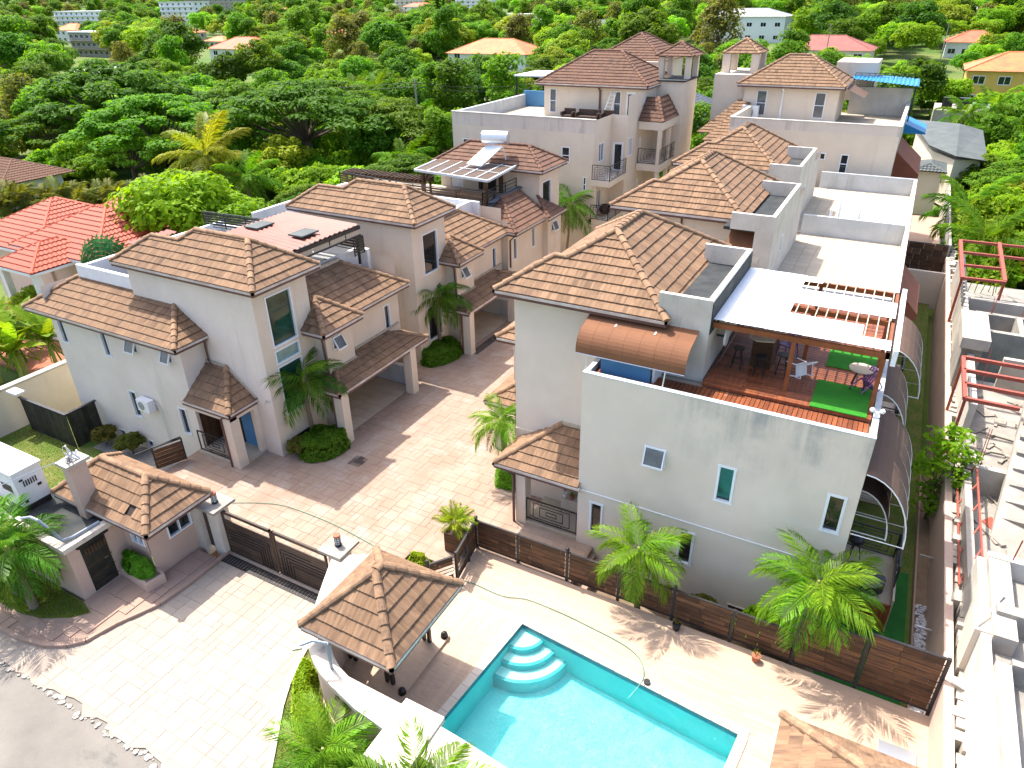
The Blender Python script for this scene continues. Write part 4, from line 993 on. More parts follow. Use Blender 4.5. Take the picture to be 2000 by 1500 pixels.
# R1 deck boards
rc = []; x = -7.36
while x < .72: rc.append((x, 18.58, x+.125, 19.52)); x += .135
y = 19.55
while y < 29.0:
    xs = -4.05; k = int((y*7) % 3)
    cut = [xs, xs+1.2+.5*k, .76]
    for p, q in zip(cut[:-1], cut[1:]): rc.append((p, y, q-.006, y+.125))
    y += .135
x = -7.36
slabs(H1, 'deck_board', [r for r in rc if r[1] < 19], 'deck_red', 6.80, .04, 140)
slabs(H1, 'deck_board', [r for r in rc if r[1] > 19], 'deck_red', 6.92, .10, 160)
for r in ((-.90, 19.55, .62, 21.35), (-.82, 22.45, .62, 24.0)): 
    t = MB().box(r[0], r[1], 6.932, r[2], r[3], 6.955).build('turf_rug', 'turf'); tag(t, 'artificial turf rug on the red deck, nearer one under the small round table' if r[1] < 21 else 'artificial turf rug on the red deck, farther one under the slatted pergola', 'turf rug')
# pergola
pg = thing('pergola', 'timber pergola roofed with white sheets over the red roof deck', 'pergola', (-1.6, 22.3, 6.92))
zz = 8.82
for (x0, y0, x1, y1) in ((-4.08, 20.15, -2.12, 25.35), (-2.12, 20.15, .0, 21.7), (.0, 20.15, .78, 20.85), (-2.12, 22.62, .78, 23.95), (-2.12, 24.75, -1.55, 25.3)):
    m = MB(); k = max(1, round((x1-x0)/.5)); 
    for j in range(k):
        a_, b_ = x0+(x1-x0)*j/k, x0+(x1-x0)*(j+1)/k
        m.poly([(a_, y0, zz+.012), (b_, y0, zz+(.012 if j % 2 else .02)), (b_, y1, zz+(.012 if j % 2 else .02)), (a_, y1, zz+.012)])
    m.build('roof_sheet', 'sheet_white', pg)
for j in range(17):
    x = -4.0+j*.29; m = MB().box(x-.015, 20.2, zz-.06, x+.015, 25.3, zz+.0); m.build('rafter', 'carport_tile', pg)
for y in (20.2, 22.6, 25.2): MB().box(-4.08, y-.05, zz-.26, .80, y+.05, zz-.10).build('beam', 'wood_red', pg)
MB().box(.86, 20.1, zz-.42, .99, 25.3, zz+.05).build('fascia_board', 'sheet_white', pg)
MB().box(.70, 20.15, zz-.25, .80, 25.25, zz-.1).build('beam', 'wood_red', pg)
for x, y in ((-1.7, 20.2), (.68, 20.2), (.68, 22.6), (-1.5, 22.6), (.68, 25.2), (-1.6, 25.2)): MB().box(x-.06, y-.06, 6.92, x+.06, y+.06, zz-.26).build('post', 'wood_red', pg)
MB().tube([(-3.95, 20.6, 6.92), (-3.95, 25, 6.93)], .02, 4).build('cable', 'dark_metal', pg)
# furniture on the deck
def plastic_chair(mat):
    t = thing('chair', 'x', 'chair', (0, 0, 0))
    MB().box(-.21, -.20, .41, .21, .22, .44).build('seat', mat, t)
    b = MB()
    for j in range(5): b.bar((-.16+.08*j, .20, .44), (-.18+.09*j, .30, .86), .045, .015)
    b.bar((-.2, .30, .86), (.2, .30, .86), .03, .06); b.build('backrest', mat, t)
    for x in (-.2, .2):
        for y in (-.18, .2): MB().tube([(x, y, .42), (x*1.18, y*1.2, 0)], .022, 5, .018).build('leg', mat, t)
        MB().tube([(x*1.1, -.2, .42), (x*1.15, -.2, .63), (x*1.15, .26, .66)], .018, 5).build('armrest', mat, t)
    return t
def place(t, loc, rz, label, group=None, tilt=None):
    t.location = loc; t.rotation_euler = (tilt or 0, 0, rz); t['label'] = label; t['category'] = 'chair'
    if group: t['group'] = group
    WO[t.name] = V(loc)
cw = plastic_chair('plastic_white'); place(cw, (-1.75, 21.5, 7.12), .9, 'white plastic chair tipped over beside the bar table on the red deck', tilt=1.35)
cp_ = plastic_chair('plastic_purple'); place(cp_, (.28, 20.85, 6.96), 2.4, 'purple plastic chair tipped on the nearer turf rug', tilt=.9)
c3 = copy_tree(cp_, (-2.05, 22.55, 6.96), -.5, 1, 'purple plastic chair standing at the far end of the bar table'); c3.rotation_euler = (0, 0, -.5)
c4 = copy_tree(cw, (1.9, 52.0-9, -.85), .3, 1, 'white plastic chair on the narrow lawn behind the right row'); c4.rotation_euler = (0, 0, .3)
t = thing('bar_table', 'long grey topped bar table with ribbed front on the red deck', 'bar table', (-2.75, 22.0, 6.92))
MB().prism([(-3.15+.0, 21.4), (-2.85, 21.15), (-2.35, 21.3), (-2.3, 22.8), (-3.1, 22.9)], 7.90, 7.95).build('table_top', 'carport_tile', t)
m = MB()
for j in range(12): m.box(-3.0+j*.055, 21.35, 6.92, -2.97+j*.055, 21.42, 7.9)
m.box(-3.0, 21.42, 6.92, -2.36, 22.7, 7.9); m.build('table_base', 'dark_wood', t)
for j, (x, y) in enumerate(((-3.35, 21.1), (-2.6, 20.8), (-2.0, 21.25))):
    t = thing('bar_stool', ['black bar stool at the left corner of the bar table', 'black bar stool in front of the bar table', 'black bar stool at the right side of the bar table'][j], 'bar stool', (x, y, 6.92), 'stools at the bar table')
    MB().tube([(x, y, 7.58), (x, y, 7.62)], .18, 10).build('seat', 'plastic_black', t)
    for q in range(4):
        an = pi/4+q*pi/2; MB().tube([(x+.1*cos(an), y+.1*sin(an), 7.58), (x+.22*cos(an), y+.22*sin(an), 6.92)], .016, 5).build('leg', 'plastic_black', t)
    m = MB(); m.tube([(x+.2*cos(2*pi*q/10), y+.2*sin(2*pi*q/10), 7.15) for q in range(11)], .012, 4); m.build('foot_ring', 'plastic_black', t)
t = thing('round_table', 'small round grey table standing on the nearer turf rug', 'table', (.22, 21.3, 6.955))
MB().tube([(.22, 21.3, 7.60), (.22, 21.3, 7.63)], .36, 16).build('table_top', 'carport_tile', t)
for q in range(4):
    an = pi/4+q*pi/2; MB().tube([(.22+.1*cos(an), 21.3+.1*sin(an), 7.6), (.22+.28*cos(an), 21.3+.28*sin(an), 6.955)], .018, 5).build('leg', 'dark_metal', t)
t = thing('floodlight', 'white twin floodlight on the parapet corner of the red deck', 'floodlight', (.85, 19.6, 7.0))
MB().box(.80, 19.55, 7.0, .90, 19.65, 7.18).build('base', 'plastic_white', t); MB().ball((.72, 19.6, 7.22), .075, 8, 6).build('lamp_head', 'plastic_white', t); MB().ball((.98, 19.62, 7.22), .075, 8, 6).build('lamp_head', 'plastic_white', t)
t = thing('wall_fan', 'white round fan hanging in the shade of the deck pergola', 'fan', (-3.9, 20.9, 8.0))
MB().tube([(-4.05, 20.9, 8.0), (-3.78, 20.9, 8.0)], .04, 6).build('bracket', 'plastic_black', t); MB().tube([(-3.78, 20.9, 8.0), (-3.72, 20.9, 8.0)], .30, 16).build('fan_head', 'plastic_white', t)
# small awning on R2, east awnings
m = MB(); m.poly([(-6.1, 31.6, 8.6), (-6.1, 30.75, 7.9), (-4.65, 30.75, 7.9), (-4.65, 31.6, 8.6)]); m.poly([(-6.1, 30.75, 7.9), (-6.1, 30.75, 7.75), (-4.65, 30.75, 7.75), (-4.65, 30.75, 7.9)]); m.build('awning', 'awning', H2)
barrel_awning(H1, .95, 2.25, 25.9, 29.3, 6.5, 4.75, 'awning_dark')
barrel_awning(H1, .95, 1.95, 22.6, 25.2, 6.3, 4.3, 'awning_dark')
barrel_awning(H1, .95, 2.3, 18.2, 22.2, 6.0, 3.9, 'awning_dark')
barrel_awning(H1, .95, 1.9, 18.9, 20.9, 5.0, 3.5, 'awning_dark')
slope_awning(H2, .95, 1.9, 33, 37, 6.2, 5.2, .3, 'awning_rust')
# patio at the side of R1
pt = thing('side_patio', 'raised side patio with orange timber skirt and railing beside the nearest house', 'patio', (1.9, 21, -.9))
MB().box(.96, 20.0, -.9, 2.7, 22.6, .15).build('patio_floor', 'terrace_tile', pt)
for j in range(14): MB().box(.98+j*.125, 19.94, -.9, 1.09+j*.125, 19.99, .25).build('skirt_board', 'wood_red', pt)
MB().box(2.70, 19.95, -.9, 2.76, 22.6, .5).build('side_board', 'carport_tile', pt)
railing(pt, [(.98, 22.55), (2.66, 22.55)], .15, 1.2, style='key'); railing(pt, [(2.70, 22.55), (2.70, 20.6)], .5, 1.35, style='key')
sp = MB(); k = 18
sp.prism([(1.75+.72*cos(2*pi*q/k), 20.75+.62*sin(2*pi*q/k)) for q in range(k)], .15, .52); tag(sp.build('spa_cover', 'plastic_black'), 'round black covered tub on the side patio', 'tub')
t = thing('barbecue', 'black kettle barbecue standing by the wall on the side patio', 'barbecue', (1.4, 21.9, .15))
MB().ball((1.4, 21.9, .95), .25, 10, 8, .8).build('bowl', 'plastic_black', t)
for q in range(3):
    an = q*2.1; MB().tube([(1.4+.1*cos(an), 21.9+.1*sin(an), .8), (1.4+.25*cos(an), 21.9+.25*sin(an), .15)], .02, 5).build('leg', 'dark_metal', t)
for j, y in enumerate((27.0, 31.5, 36.0)):
    m = MB().box(.96, y, -.9, 2.2, y+2.6, .2); o = m.build('patio_block', 'stucco'); tag(o, ['low beige patio block under the farther brown awning', 'low beige patio block behind the middle house', 'low beige patio block beside the rust awning'][j], 'patio')
    r = thing('patio_railing', ['iron key-pattern railing under the farther brown awning', 'iron key-pattern railing behind the middle house', 'iron key-pattern railing beside the rust awning'][j], 'railing', (2.1, y+1.3, .2)); railing(r, [(.98, y+.05), (2.15, y+.05), (2.15, y+2.55)], .2, 1.2, style='key')
for x, y, hh in ((-2.9, 41.0, 1.3), (-2.5, 40.9, 1.7), (-1.5, 40.75, 1.5)):
    m = MB().tube([(x, y+.2, 5.95), (x, y+.2, 5.95+hh)], .06, 8); m.build('vent_pipe', 'plastic_white', H3)
t = thing('air_conditioner', 'white outdoor air conditioner unit on the last right-row terrace', 'air conditioner', (-.9, 41.0, 5.98)); MB().box(-1.3, 40.85, 5.98, -.5, 41.15, 6.5).build('case', 'plastic_white', t); MB().tube([(-1.05, 40.84, 6.24), (-1.05, 40.85, 6.24)], .2, 12).build('fan_grille', 'grey_floor', t)
# garage and wing roofs seen left of the tower
for (yy, x0, x1, z, y1) in ((21.9, -13.4, -10.97, 2.6, 28.5), (22.8, -13.3, -10.97, 5.2, 28.5)):
    R = Roof(H1, 'tile', 0); k = .55; w_ = x1-x0
    R.plane([(x0, y1, z), (x0, yy, z), (x1, yy+w_, z+w_*k), (x1, y1, z+w_*k)]); R.plane([(x0, yy, z), (x1, yy, z), (x1, yy+w_, z+w_*k)]); R.ridge((x0, yy, z), (x1, yy+w_, z+w_*k)); R.finish()
    gutter(H1, [(x0, y1, z), (x0, yy, z), (x1, yy, z)])
walls(H1, 'wing_wall', 'stucco', [((-12.8, 23.4), (-10.95, 23.4), 0, 5.1), ((-12.8, 28.2), (-12.8, 23.4), 2.6, 5.1)])
for y in (22.3, 27.5): MB().box(-13.2, y, -.2, -12.8, y+.4, 2.5).build('column', 'stucco', H1)
# ================================================================== LEFT ROW OF HOUSES
def left_house(label, ox, oy, first):
    X = lambda x: x+ox
    Y = lambda y: y+oy
    h = thing('house', label, 'house', (X(-26), Y(17.5), 0), 'terraced houses along the left side of the driveway')
    sw = [(.42, .92, 3.5, 4.75), (3.58, 4.03, 3.5, 4.75), (5.45, 6.1, 4.15, 4.73), (7.78, 8.35, 4.17, 4.73), (4.42, 4.95, .52, 1.92), (7.80, 8.30, .55, 1.92), (2.6, 3.1, -1.12, -.68), (4.65, 5.15, -1.12, -.68), (6.6, 7.1, -1.12, -.68)]
    a, b = (X(-33.6), Y(16.28)), (X(-24.67), Y(16.28))
    tops = [(.85, 2.2, 4.75, 6.95), (.85, 2.2, .95, 2.95)] if not first else [(.62, 2.02, 4.98, 7.22), (.62, 2.02, 4.2, 4.84), (.62, 2.02, 1.75, 4.1), (.54, 1.94, .24, .66)]
    ta, tb_ = (X(-21.12), Y(17.47)), (X(-21.12), Y(20.45))
    segs = [(a, b, -1.75, 5.1, sw), (b, (X(-24.67), Y(17.47)), -1.3, 5.1), ((X(-33.6), Y(27.3)), a, -1.75, 6.2)]
    walls(h, 'wing_wall', 'stucco_cool' if first else 'stucco', segs)  # paler cool stucco carries the south wall's sky light in its colour
    segs = [((X(-28.55), Y(17.47)), ta, -.3, 7.72), (ta, tb_, -.3, 7.72, tops), (tb_, (X(-28.55), Y(20.45)), 2.6, 7.72), ((X(-28.55), Y(20.45)), (X(-28.55), Y(17.47)), 5, 7.72)]
    walls(h, 'tower_wall', 'stucco_cool' if first else 'stucco', segs[:1]); walls(h, 'tower_wall', 'stucco', segs[1:])  # south face paler and cooler, its sky light put into the colour
    if first:
        for j, o in enumerate(sw): window(h, a, b, o, 'glass_grey' if j in (2, 3) else 'glass', open_=.4 if j in (2, 3) else 0)
    for o, gl in zip(tops, ('glass_green', 'glass_frost', 'glass_green', 'glass') if first else ('glass', 'glass')): window(h, ta, tb_, o, gl, frame='stucco' if first and o is tops[3] else 'frame')
    if first:
        m = MB()
        for j in range(17): m.box(X(-21.215), Y(18.16), 5.08+j*.125, X(-21.205), Y(19.42), 5.12+j*.125)
        m.build('blind', 'lawn_astro', h)
    R = Roof(h, 'tile', 300)
    k = .63
    if first:
        R.plane([(X(-34.6), Y(15.8), 5.2), (X(-24.25), Y(15.8), 5.2), (X(-25.92), Y(17.47), 6.25), (X(-28.55), Y(17.47), 6.25), (X(-28.55), Y(17.8), 6.46), (X(-32.6), Y(17.8), 6.46)])
        R.plane([(X(-24.25), Y(15.8), 5.2), (X(-24.25), Y(17.47), 5.2), (X(-25.92), Y(17.47), 6.25)])
        R.plane([(X(-34.6), Y(24), 5.2), (X(-34.6), Y(15.8), 5.2), (X(-32.6), Y(17.8), 6.46), (X(-32.6), Y(24), 6.46)], stuff=True)
        R.ridge((X(-34.6), Y(15.8), 5.2), (X(-32.6), Y(17.8), 6.46)); R.ridge((X(-24.25), Y(15.8), 5.2), (X(-25.92), Y(17.47), 6.25))
        gutter(h, [(X(-34.6), Y(20), 5.2), (X(-34.6), Y(15.8), 5.2), (X(-24.25), Y(15.8), 5.2), (X(-24.25), Y(17.4), 5.2)])
        # porch
        R.plane([(X(-24.67), Y(15.9), 2.7), (X(-22.0), Y(15.9), 2.7), (X(-23.5), Y(17.47), 3.9), (X(-24.67), Y(17.47), 3.9)])
        R.plane([(X(-22.0), Y(15.9), 2.7), (X(-22.0), Y(17.47), 2.7), (X(-23.5), Y(17.47), 3.9)])
        R.ridge((X(-22.0), Y(15.9), 2.7), (X(-23.5), Y(17.47), 3.9))
        gutter(h, [(X(-24.8), Y(15.9), 2.7), (X(-22.0), Y(15.9), 2.7), (X(-22.0), Y(17.4), 2.7)])
        MB().bar((X(-24.67), Y(17.42), 3.95), (X(-23.5), Y(17.42), 3.95), .10, .10).bar((X(-23.5), Y(17.42), 3.95), (X(-22.0), Y(17.42), 2.76), .10, .10).build('mortar_line', 'mortar', h); MB().bar((X(-32.6), Y(17.74), 6.5), (X(-28.6), Y(17.74), 6.5), .12, .08).build('mortar_line', 'mortar', h)
        MB().box(X(-22.5), Y(15.92), -.3, X(-22.06), Y(16.40), 2.5).build('column', 'stucco', h)
        MB().box(X(-24.65), Y(15.95), 2.32, X(-22.06), Y(16.3), 2.56).build('lintel', 'stucco', h); MB().box(X(-22.4), Y(16.4), 2.32, X(-22.06), Y(17.45), 2.56).build('lintel', 'stucco', h)
        MB().box(X(-24.65), Y(15.97), -.3, X(-22.07), Y(17.44), .14).build('porch_floor', 'terrace_tile', h)
        MB().box(X(-23.25), Y(17.40), .14, X(-22.1), Y(17.45), 2.32).build('blue_panel', 'blue_wall', h)
        MB().box(X(-22.28), Y(17.2), .14, X(-22.06), Y(17.46), 2.32).build('pier', 'stucco', h)
        m = MB()
        for j in range(9): m.box(X(-24.6)+j*.145, Y(17.40), .14, X(-24.6)+j*.145+.135, Y(17.455), 2.3)
        m.build('door', 'dark_wood', h)
        for j in range(7): MB().box(X(-24.665), Y(16.42)+j*.143, .14, X(-24.625), Y(16.42)+j*.143+.134, 2.3).build('door_board', 'dark_wood', h)
        railing(h, [(X(-24.6), Y(16.08)), (X(-22.52), Y(16.08))], .16, 1.15, style='key')
        downpipe(h, [(X(-22.05), Y(15.9), 2.6), (X(-22.54), Y(15.90), 2.4), (X(-22.54), Y(15.90), 0)], .05)
        downpipe(h, [(X(-24.3), Y(17.3), 5.05), (X(-24.45), Y(17.38), 4.6), (X(-24.45), Y(17.38), 4.0), (X(-24.0), Y(17.3), 3.75)], .05)
        ac = thing('air_conditioner', 'white air conditioner unit hung on the south wall of the nearest left house', 'air conditioner', (-28.2, 16.1, 1.3))
        MB().box(-28.1, 15.86, 1.35, -27.3, 16.2, 1.92).build('case', 'plastic_white', ac); MB().tube([(-27.8, 15.85, 1.63), (-27.8, 15.87, 1.63)], .21, 14).build('fan_grille', 'grey_floor', ac)
        m = MB(); m.box(-28.0, 15.9, 1.28, -27.95, 16.27, 1.35); m.box(-27.45, 15.9, 1.28, -27.4, 16.27, 1.35); m.build('bracket', 'steel', ac)
        m = MB(); m.tube([(-27.28, 16.15, 1.8), (-27.1, 16.22, 1.7), (-27.05, 16.24, -.9)], .018, 5); m.tube([(-27.28, 16.15, 1.65), (-27.0, 16.22, 1.5), (-26.9, 16.24, -.2)], .012, 5); m.build('pipe', 'white_metal', ac)
    kink_roof(R, X(-29.1), X(-27.4), X(-20.68), Y(17.22), Y(20.9), Y(19.85), 7.8, .72)
    gutter(h, [(X(-29.1), Y(19.8), 7.8), (X(-29.1), Y(17.22), 7.8), (X(-20.68), Y(17.22), 7.8), (X(-20.68), Y(20.9), 7.8)])
    # east block over the carport
    e0, e1 = (X(-20.85), Y(22.1)), (X(-20.85), Y(26.1))
    b0, b1 = (X(-20.45), Y(20.35)), (X(-20.45), Y(22.1))
    wb = [(.40, 1.0, 3.88, 4.5)]; wm = [(.05, .3, 3.38, 4.7), (2.8, 3.26, 3.08, 4.38)]
    walls(h, 'east_wall', 'stucco', [(b0, b1, 2.6, 5.1, wb), ((X(-21.12), Y(20.35)), b0, .0, 5.1), (b1, (X(-20.85), Y(22.1)), 2.6, 5.1), (e0, e1, 2.6, 5.1, wm), (e1, (X(-33.6), Y(26.1)), -1, 6.5)])
    window(h, b0, b1, wb[0], 'glass_grey', open_=.5)
    for o in wm: window(h, e0, e1, o, 'glass')
    z = 5.15
    R.plane([(X(-20.35), Y(21.6), z), (X(-20.35), Y(26.45), z), (X(-22.75), Y(24.05), z+1.51), (X(-22.75), Y(20.6), z+1.51), (X(-21.35), Y(20.6), z+.63)])
    R.plane([(X(-20.35), Y(26.45), z), (X(-23.5), Y(26.45), z), (X(-23.5), Y(24.05), z+1.51), (X(-22.75), Y(24.05), z+1.51)], stuff=True)
    ap = (X(-21.3), Y(20.95), z+1.05)
    R.plane([(X(-19.85), Y(19.7), z), (X(-19.85), Y(22.25), z), ap]); R.plane([(X(-21.12), Y(19.7), z), (X(-19.85), Y(19.7), z), ap, (X(-21.12), Y(20.8), z+.95)])
    R.plane([(X(-19.85), Y(22.25), z), (X(-20.4), Y(22.25), z), ap], stuff=True)
    R.ridge((X(-19.85), Y(19.7), z), ap); R.ridge((X(-19.85), Y(22.25), z), ap); R.ridge((X(-20.35), Y(26.45), z), (X(-22.75), Y(24.05), z+1.51))
    gutter(h, [(X(-21.1), Y(19.7), z), (X(-19.85), Y(19.7), z), (X(-19.85), Y(22.25), z)]); gutter(h, [(X(-20.35), Y(22.25), z), (X(-20.35), Y(26.45), z)])
    downpipe(h, [(X(-20.5), Y(19.75), 5.0), (X(-20.5), Y(20.2), 4.7), (X(-20.5), Y(20.3), 2.9)], .05)
    # carport
    z = 2.55; q = .34
    R.plane([(X(-19.25), Y(19.5), z), (X(-19.25), Y(26.2), z), (X(-20.42), Y(25.0), z+1.17*q), (X(-20.85), Y(25.0), z+1.6*q), (X(-20.85), Y(21.1), z+1.6*q)])
    R.plane([(X(-20.9), Y(19.5), z), (X(-19.25), Y(19.5), z), (X(-20.45), Y(20.7), z+1.2*q), (X(-20.9), Y(20.7), z+1.2*q)])
    R.plane([(X(-19.25), Y(26.2), z), (X(-20.85), Y(26.2), z), (X(-20.85), Y(25.0), z+1.17*q), (X(-20.42), Y(25.0), z+1.17*q)])
    R.ridge((X(-19.25), Y(19.5), z), (X(-20.4), Y(20.65), z+1.15*q)); R.ridge((X(-19.25), Y(26.2), z), (X(-20.42), Y(25.0), z+1.17*q))
    R.finish()
    gutter(h, [(X(-20.9), Y(19.5), z), (X(-19.25), Y(19.5), z), (X(-19.25), Y(26.2), z), (X(-20.8), Y(26.2), z)])
    for p, q, w2, h2 in (((-20.80, 21, 3.14), (-20.80, 25.9, 3.14), .09, .09), ((-20.40, 20.5, 3.0), (-20.40, 22.1, 3.0), .09, .09), ((-22.68, 20.6, 6.72), (-22.68, 24.2, 6.72), .22, .14)): MB().bar((X(p[0]), Y(p[1]), p[2]), (X(q[0]), Y(q[1]), q[2]), w2, h2).build('mortar_line', 'mortar', h)
    MB().box(X(-24), Y(20.5), 2.42, X(-19.4), Y(26.0), 2.56).build('carport_ceiling', 'stucco', h)
    for y in (19.52, 24.6): MB().box(X(-19.68), Y(y), -.3, X(-19.22), Y(y+.45), 2.45).build('column', 'stucco', h)
    downpipe(h, [(X(-19.72), Y(19.52), 2.5), (X(-19.72), Y(19.52), .0)], .05)
    walls(h, 'carport_wall', 'stucco', [((X(-23.6), Y(20.4)), (X(-23.6), Y(26)), -.3, 2.5)])
    MB().box(X(-23.6), Y(25.3), -.3, X(-19.7), Y(25.48), 1.02).build('low_wall', 'grey_parapet', h); MB().box(X(-23.6), Y(25.27), 1.02, X(-19.68), Y(25.51), 1.08).build('low_wall_cap', 'paint_white', h)
    rc = []
    for q in range(6):
        for r in range(8): rc.append((X(-23.5)+q*.62, Y(20.45)+r*.6, X(-23.5)+q*.62+.61, Y(20.45)+r*.6+.59))
    slabs(h, 'floor_tile', rc, 'carport_tile', .015, .04)
    # terrace behind the tower
    MB().box(X(-32.5), Y(20.45), 5.9, X(-22.95), Y(26.1), 6.2).build('terrace_slab', 'grey_floor', h)
    for r, zt in (((-23.0, 20.5, -22.76, 25.9), 6.78), ((-32.62, 17.82, -32.42, 26.1), 6.9), ((-32.4, 25.9, -22.3, 26.1), 6.75)) + ((((-32.62, 17.62, -28.57, 17.81), 7.0),) if first else ()):
        MB().box(X(r[0]), Y(r[1]), 5.6, X(r[2]), Y(r[3]), zt).build('parapet', 'paint_white', h)
    return h
L1 = left_house('nearest left house with long tiled wing, stair tower and red sheet terrace roof', 0, 0, True)
L2 = left_house('second left house behind the first, with dark tower window and carport', .3, 10.15, False)
# terrace cover and rails on L1
pc = thing('terrace_cover', 'red corrugated sheet roof on dark posts over the first left terrace', 'terrace roof', (-24.5, 23.2, 6.2))
def corrug(parent, q, n, mat, name, h=.06):
    "corrugated sheet through 4 corners, ribs run along q0->q3"
    q = [V(p) for p in q]; m = MB(); pr = []
    for i in range(n*2+1):
        t = i/(n*2); up = V((0, 0, h if i % 2 else 0)); pr.append((q[0].lerp(q[1], t)+up, q[3].lerp(q[2], t)+up))
    for (a, d), (b, c) in zip(pr[:-1], pr[1:]): m.poly([a, b, c, d])
    return m.build(name, mat, parent)
corrug(pc, [(-22.2, 20.95, 8.12), (-22.2, 25.5, 8.12), (-26.75, 25.5, 8.22), (-26.75, 21.5, 8.22)], 14, 'red_sheet', 'roof_sheet')
for x, y in ((-22.3, 25.3), (-22.3, 21.2), (-26.5, 25.3)): MB().box(x-.05, y-.05, 6.2, x+.05, y+.05, 8.1).build('post', 'dark_metal', pc)
MB().box(-22.27, 21.0, 7.9, -22.2, 25.5, 8.08).build('beam', 'dark_metal', pc); MB().box(-22.27, 21.0, 7.58, -22.2, 25.5, 7.65).build('beam', 'dark_metal', pc)
for j in range(4): MB().box(-22.255, 21.2+j*1.1, 7.65, -22.24, 22.2+j*1.1, 7.9).build('light_panel', 'terrace_tile', pc)
for x, y in ((-26.0, 22.85), (-23.2, 22.8)): MB().box(x-.42, y-.55, 8.27, x+.42, y+.55, 8.34).build('skylight', 'grey_roof', pc)
pc2 = thing('terrace_cover', 'narrow red sheet roof showing beyond the first left tower roof', 'terrace roof', (-30, 20, 6.2))
corrug(pc2, [(-28.8, 18.6, 8.2), (-28.8, 20.6, 8.2), (-29.9, 20.9, 8.1), (-29.9, 18.6, 8.1)], 8, 'red_sheet', 'roof_sheet')
for y in (18.8, 20.6): MB().box(-29.8, y-.04, 6.2, -29.72, y+.04, 8.08).build('post', 'dark_metal', pc2)
tr = thing('terrace_railing', 'dark slatted railing round the first left terrace', 'railing', (-28, 25.6, 6.7))
railing(tr, [(-33.0, 25.3), (-28.5, 25.6), (-24.5, 25.7), (-22.2, 25.6)], 6.7, 7.55, style='slats', wood='black_wood'); railing(tr, [(-22.2, 25.6), (-22.2, 24.9)], 6.7, 7.55, style='slats', wood='black_wood')
# L3
L3 = thing('house', 'last left house with solar heater, timber pergola and slatted terrace rails', 'house', (-24, 40, 0), 'terraced houses along the left side of the driveway')
R = Roof(L3, 'tile_dark', 150)
ta, tb_ = (-20.4, 41.1), (-20.4, 44.1); to = [(.4, 1.7, 4.4, 6.95)]
walls(L3, 'tower_wall', 'stucco', [(ta, tb_, -.3, 7.75, to), ((-28, 41.1), ta, 4, 7.75, [(.8, 1.8, 6.15, 7.7), (3.0, 4.4, 6.12, 7.6)]), (tb_, (-28, 44.1), -.3, 7.75)])
window(L3, ta, tb_, to[0], 'glass'); door_in(L3, (-28, 41.1), ta, (3.0, 4.4, 6.12, 7.6), 'dark_wood', glass='glass'); door_in(L3, (-28, 41.1), ta, (.8, 1.8, 6.15, 7.7), 'frame')
hip(-28.3, 40.65, -20.0, 44.45, 7.8, .6, R, vis='SE')
b0, b1 = (-20.15, 36.3), (-20.15, 41.1); wl = [(.7, 1.15, 3.1, 4.5), (3.2, 3.65, 3.2, 4.5)]
walls(L3, 'east_wall', 'stucco', [(b0, b1, 0, 5.1, wl), (b1, (-19.75, 41.1), 0, 5.1), ((-19.75, 41.1), (-19.75, 43.1), 0, 5.1, [(.5, 1.2, 3.75, 4.4)]), ((-19.75, 43.1), (-20.4, 43.1), 0, 5.1), ((-34, 36.5), b0, -1, 5.7), ((-34, 44.1), (-34, 36.5), -1.5, 5.8)])
for o in wl: window(L3, b0, b1, o, 'glass')
window(L3, (-19.75, 41.1), (-19.75, 43.1), (.5, 1.2, 3.75, 4.4), 'glass_grey', open_=.4)
z = 5.15
R.plane([(-19.4, 36.0, z), (-19.4, 39.9, z), (-19.4, 40.6, z), (-21.7, 40.6, z+1.45), (-21.7, 38.3, z+1.45)])
R.plane([(-22.2, 36.0, z), (-19.4, 36.0, z), (-21.7, 38.3, z+1.45), (-22.2, 38.3, z+1.45)])
R.plane([(-19.1, 39.8, z), (-19.1, 42.4, z), (-20.4, 41.1, z+.9)]); R.plane([(-19.4, 39.9, z), (-19.1, 39.8, z), (-20.4, 41.1, z+.9)], stuff=True)
R.ridge((-19.4, 36.0, z), (-21.7, 38.3, z+1.45)); R.ridge((-19.1, 39.9, z), (-20.6, 41.2, z+1.0)); R.finish()
gutter(L3, [(-28.3, 40.65, 7.8), (-20.0, 40.65, 7.8), (-20.0, 44.45, 7.8)]); gutter(L3, [(-22.2, 36, z), (-19.4, 36, z), (-19.4, 39.9, z)]); gutter(L3, [(-19.1, 39.8, z), (-19.1, 42.4, z)])
m = MB(); m.bar((-21.75, 37.2, 6.5), (-21.75, 41.0, 6.62), .30, .10); m.bar((-22.4, 36.0, 5.3), (-21.75, 38.2, 6.65), .30, .08); m.build('flashing', 'flash', L3)
MB().box(-34, 36.5, 5.6, -21.8, 41.1, 6.1).build('terrace_slab', 'terrace_tile', L3)
MB().box(-30, 36.3, 4.2, -21.9, 36.52, 6.28).build('parapet', 'paint_white', L3)
MB().box(-23.4, 33.4, 5.0, -22.6, 36.2, 5.8).build('link_wall', 'paint_white', L2); MB().box(-26.5, 30.9, 5.2, -22.6, 36.2, 5.7).build('link_roof', 'paint_white', L2)
downpipe(L3, [(-19.5, 36.1, 5.0), (-19.95, 36.25, 4.6), (-19.95, 36.25, 2.9)], .06)
tr = thing('terrace_railing', 'grey slatted railing along the edge of the last left terrace', 'railing', (-26, 36.6, 5.9))
railing(tr, [(-34, 37.6), (-30, 36.9), (-25.8, 36.6), (-22.0, 36.6)], 6.28, 7.2, style='slats'); railing(tr, [(-22.0, 36.6), (-22.0, 40.9)], 6.3, 7.2, style='bars')
pl = thing('pergola', 'dark timber pergola with white-seamed flat roof carrying the solar heater', 'pergola', (-25, 40, 5.72))
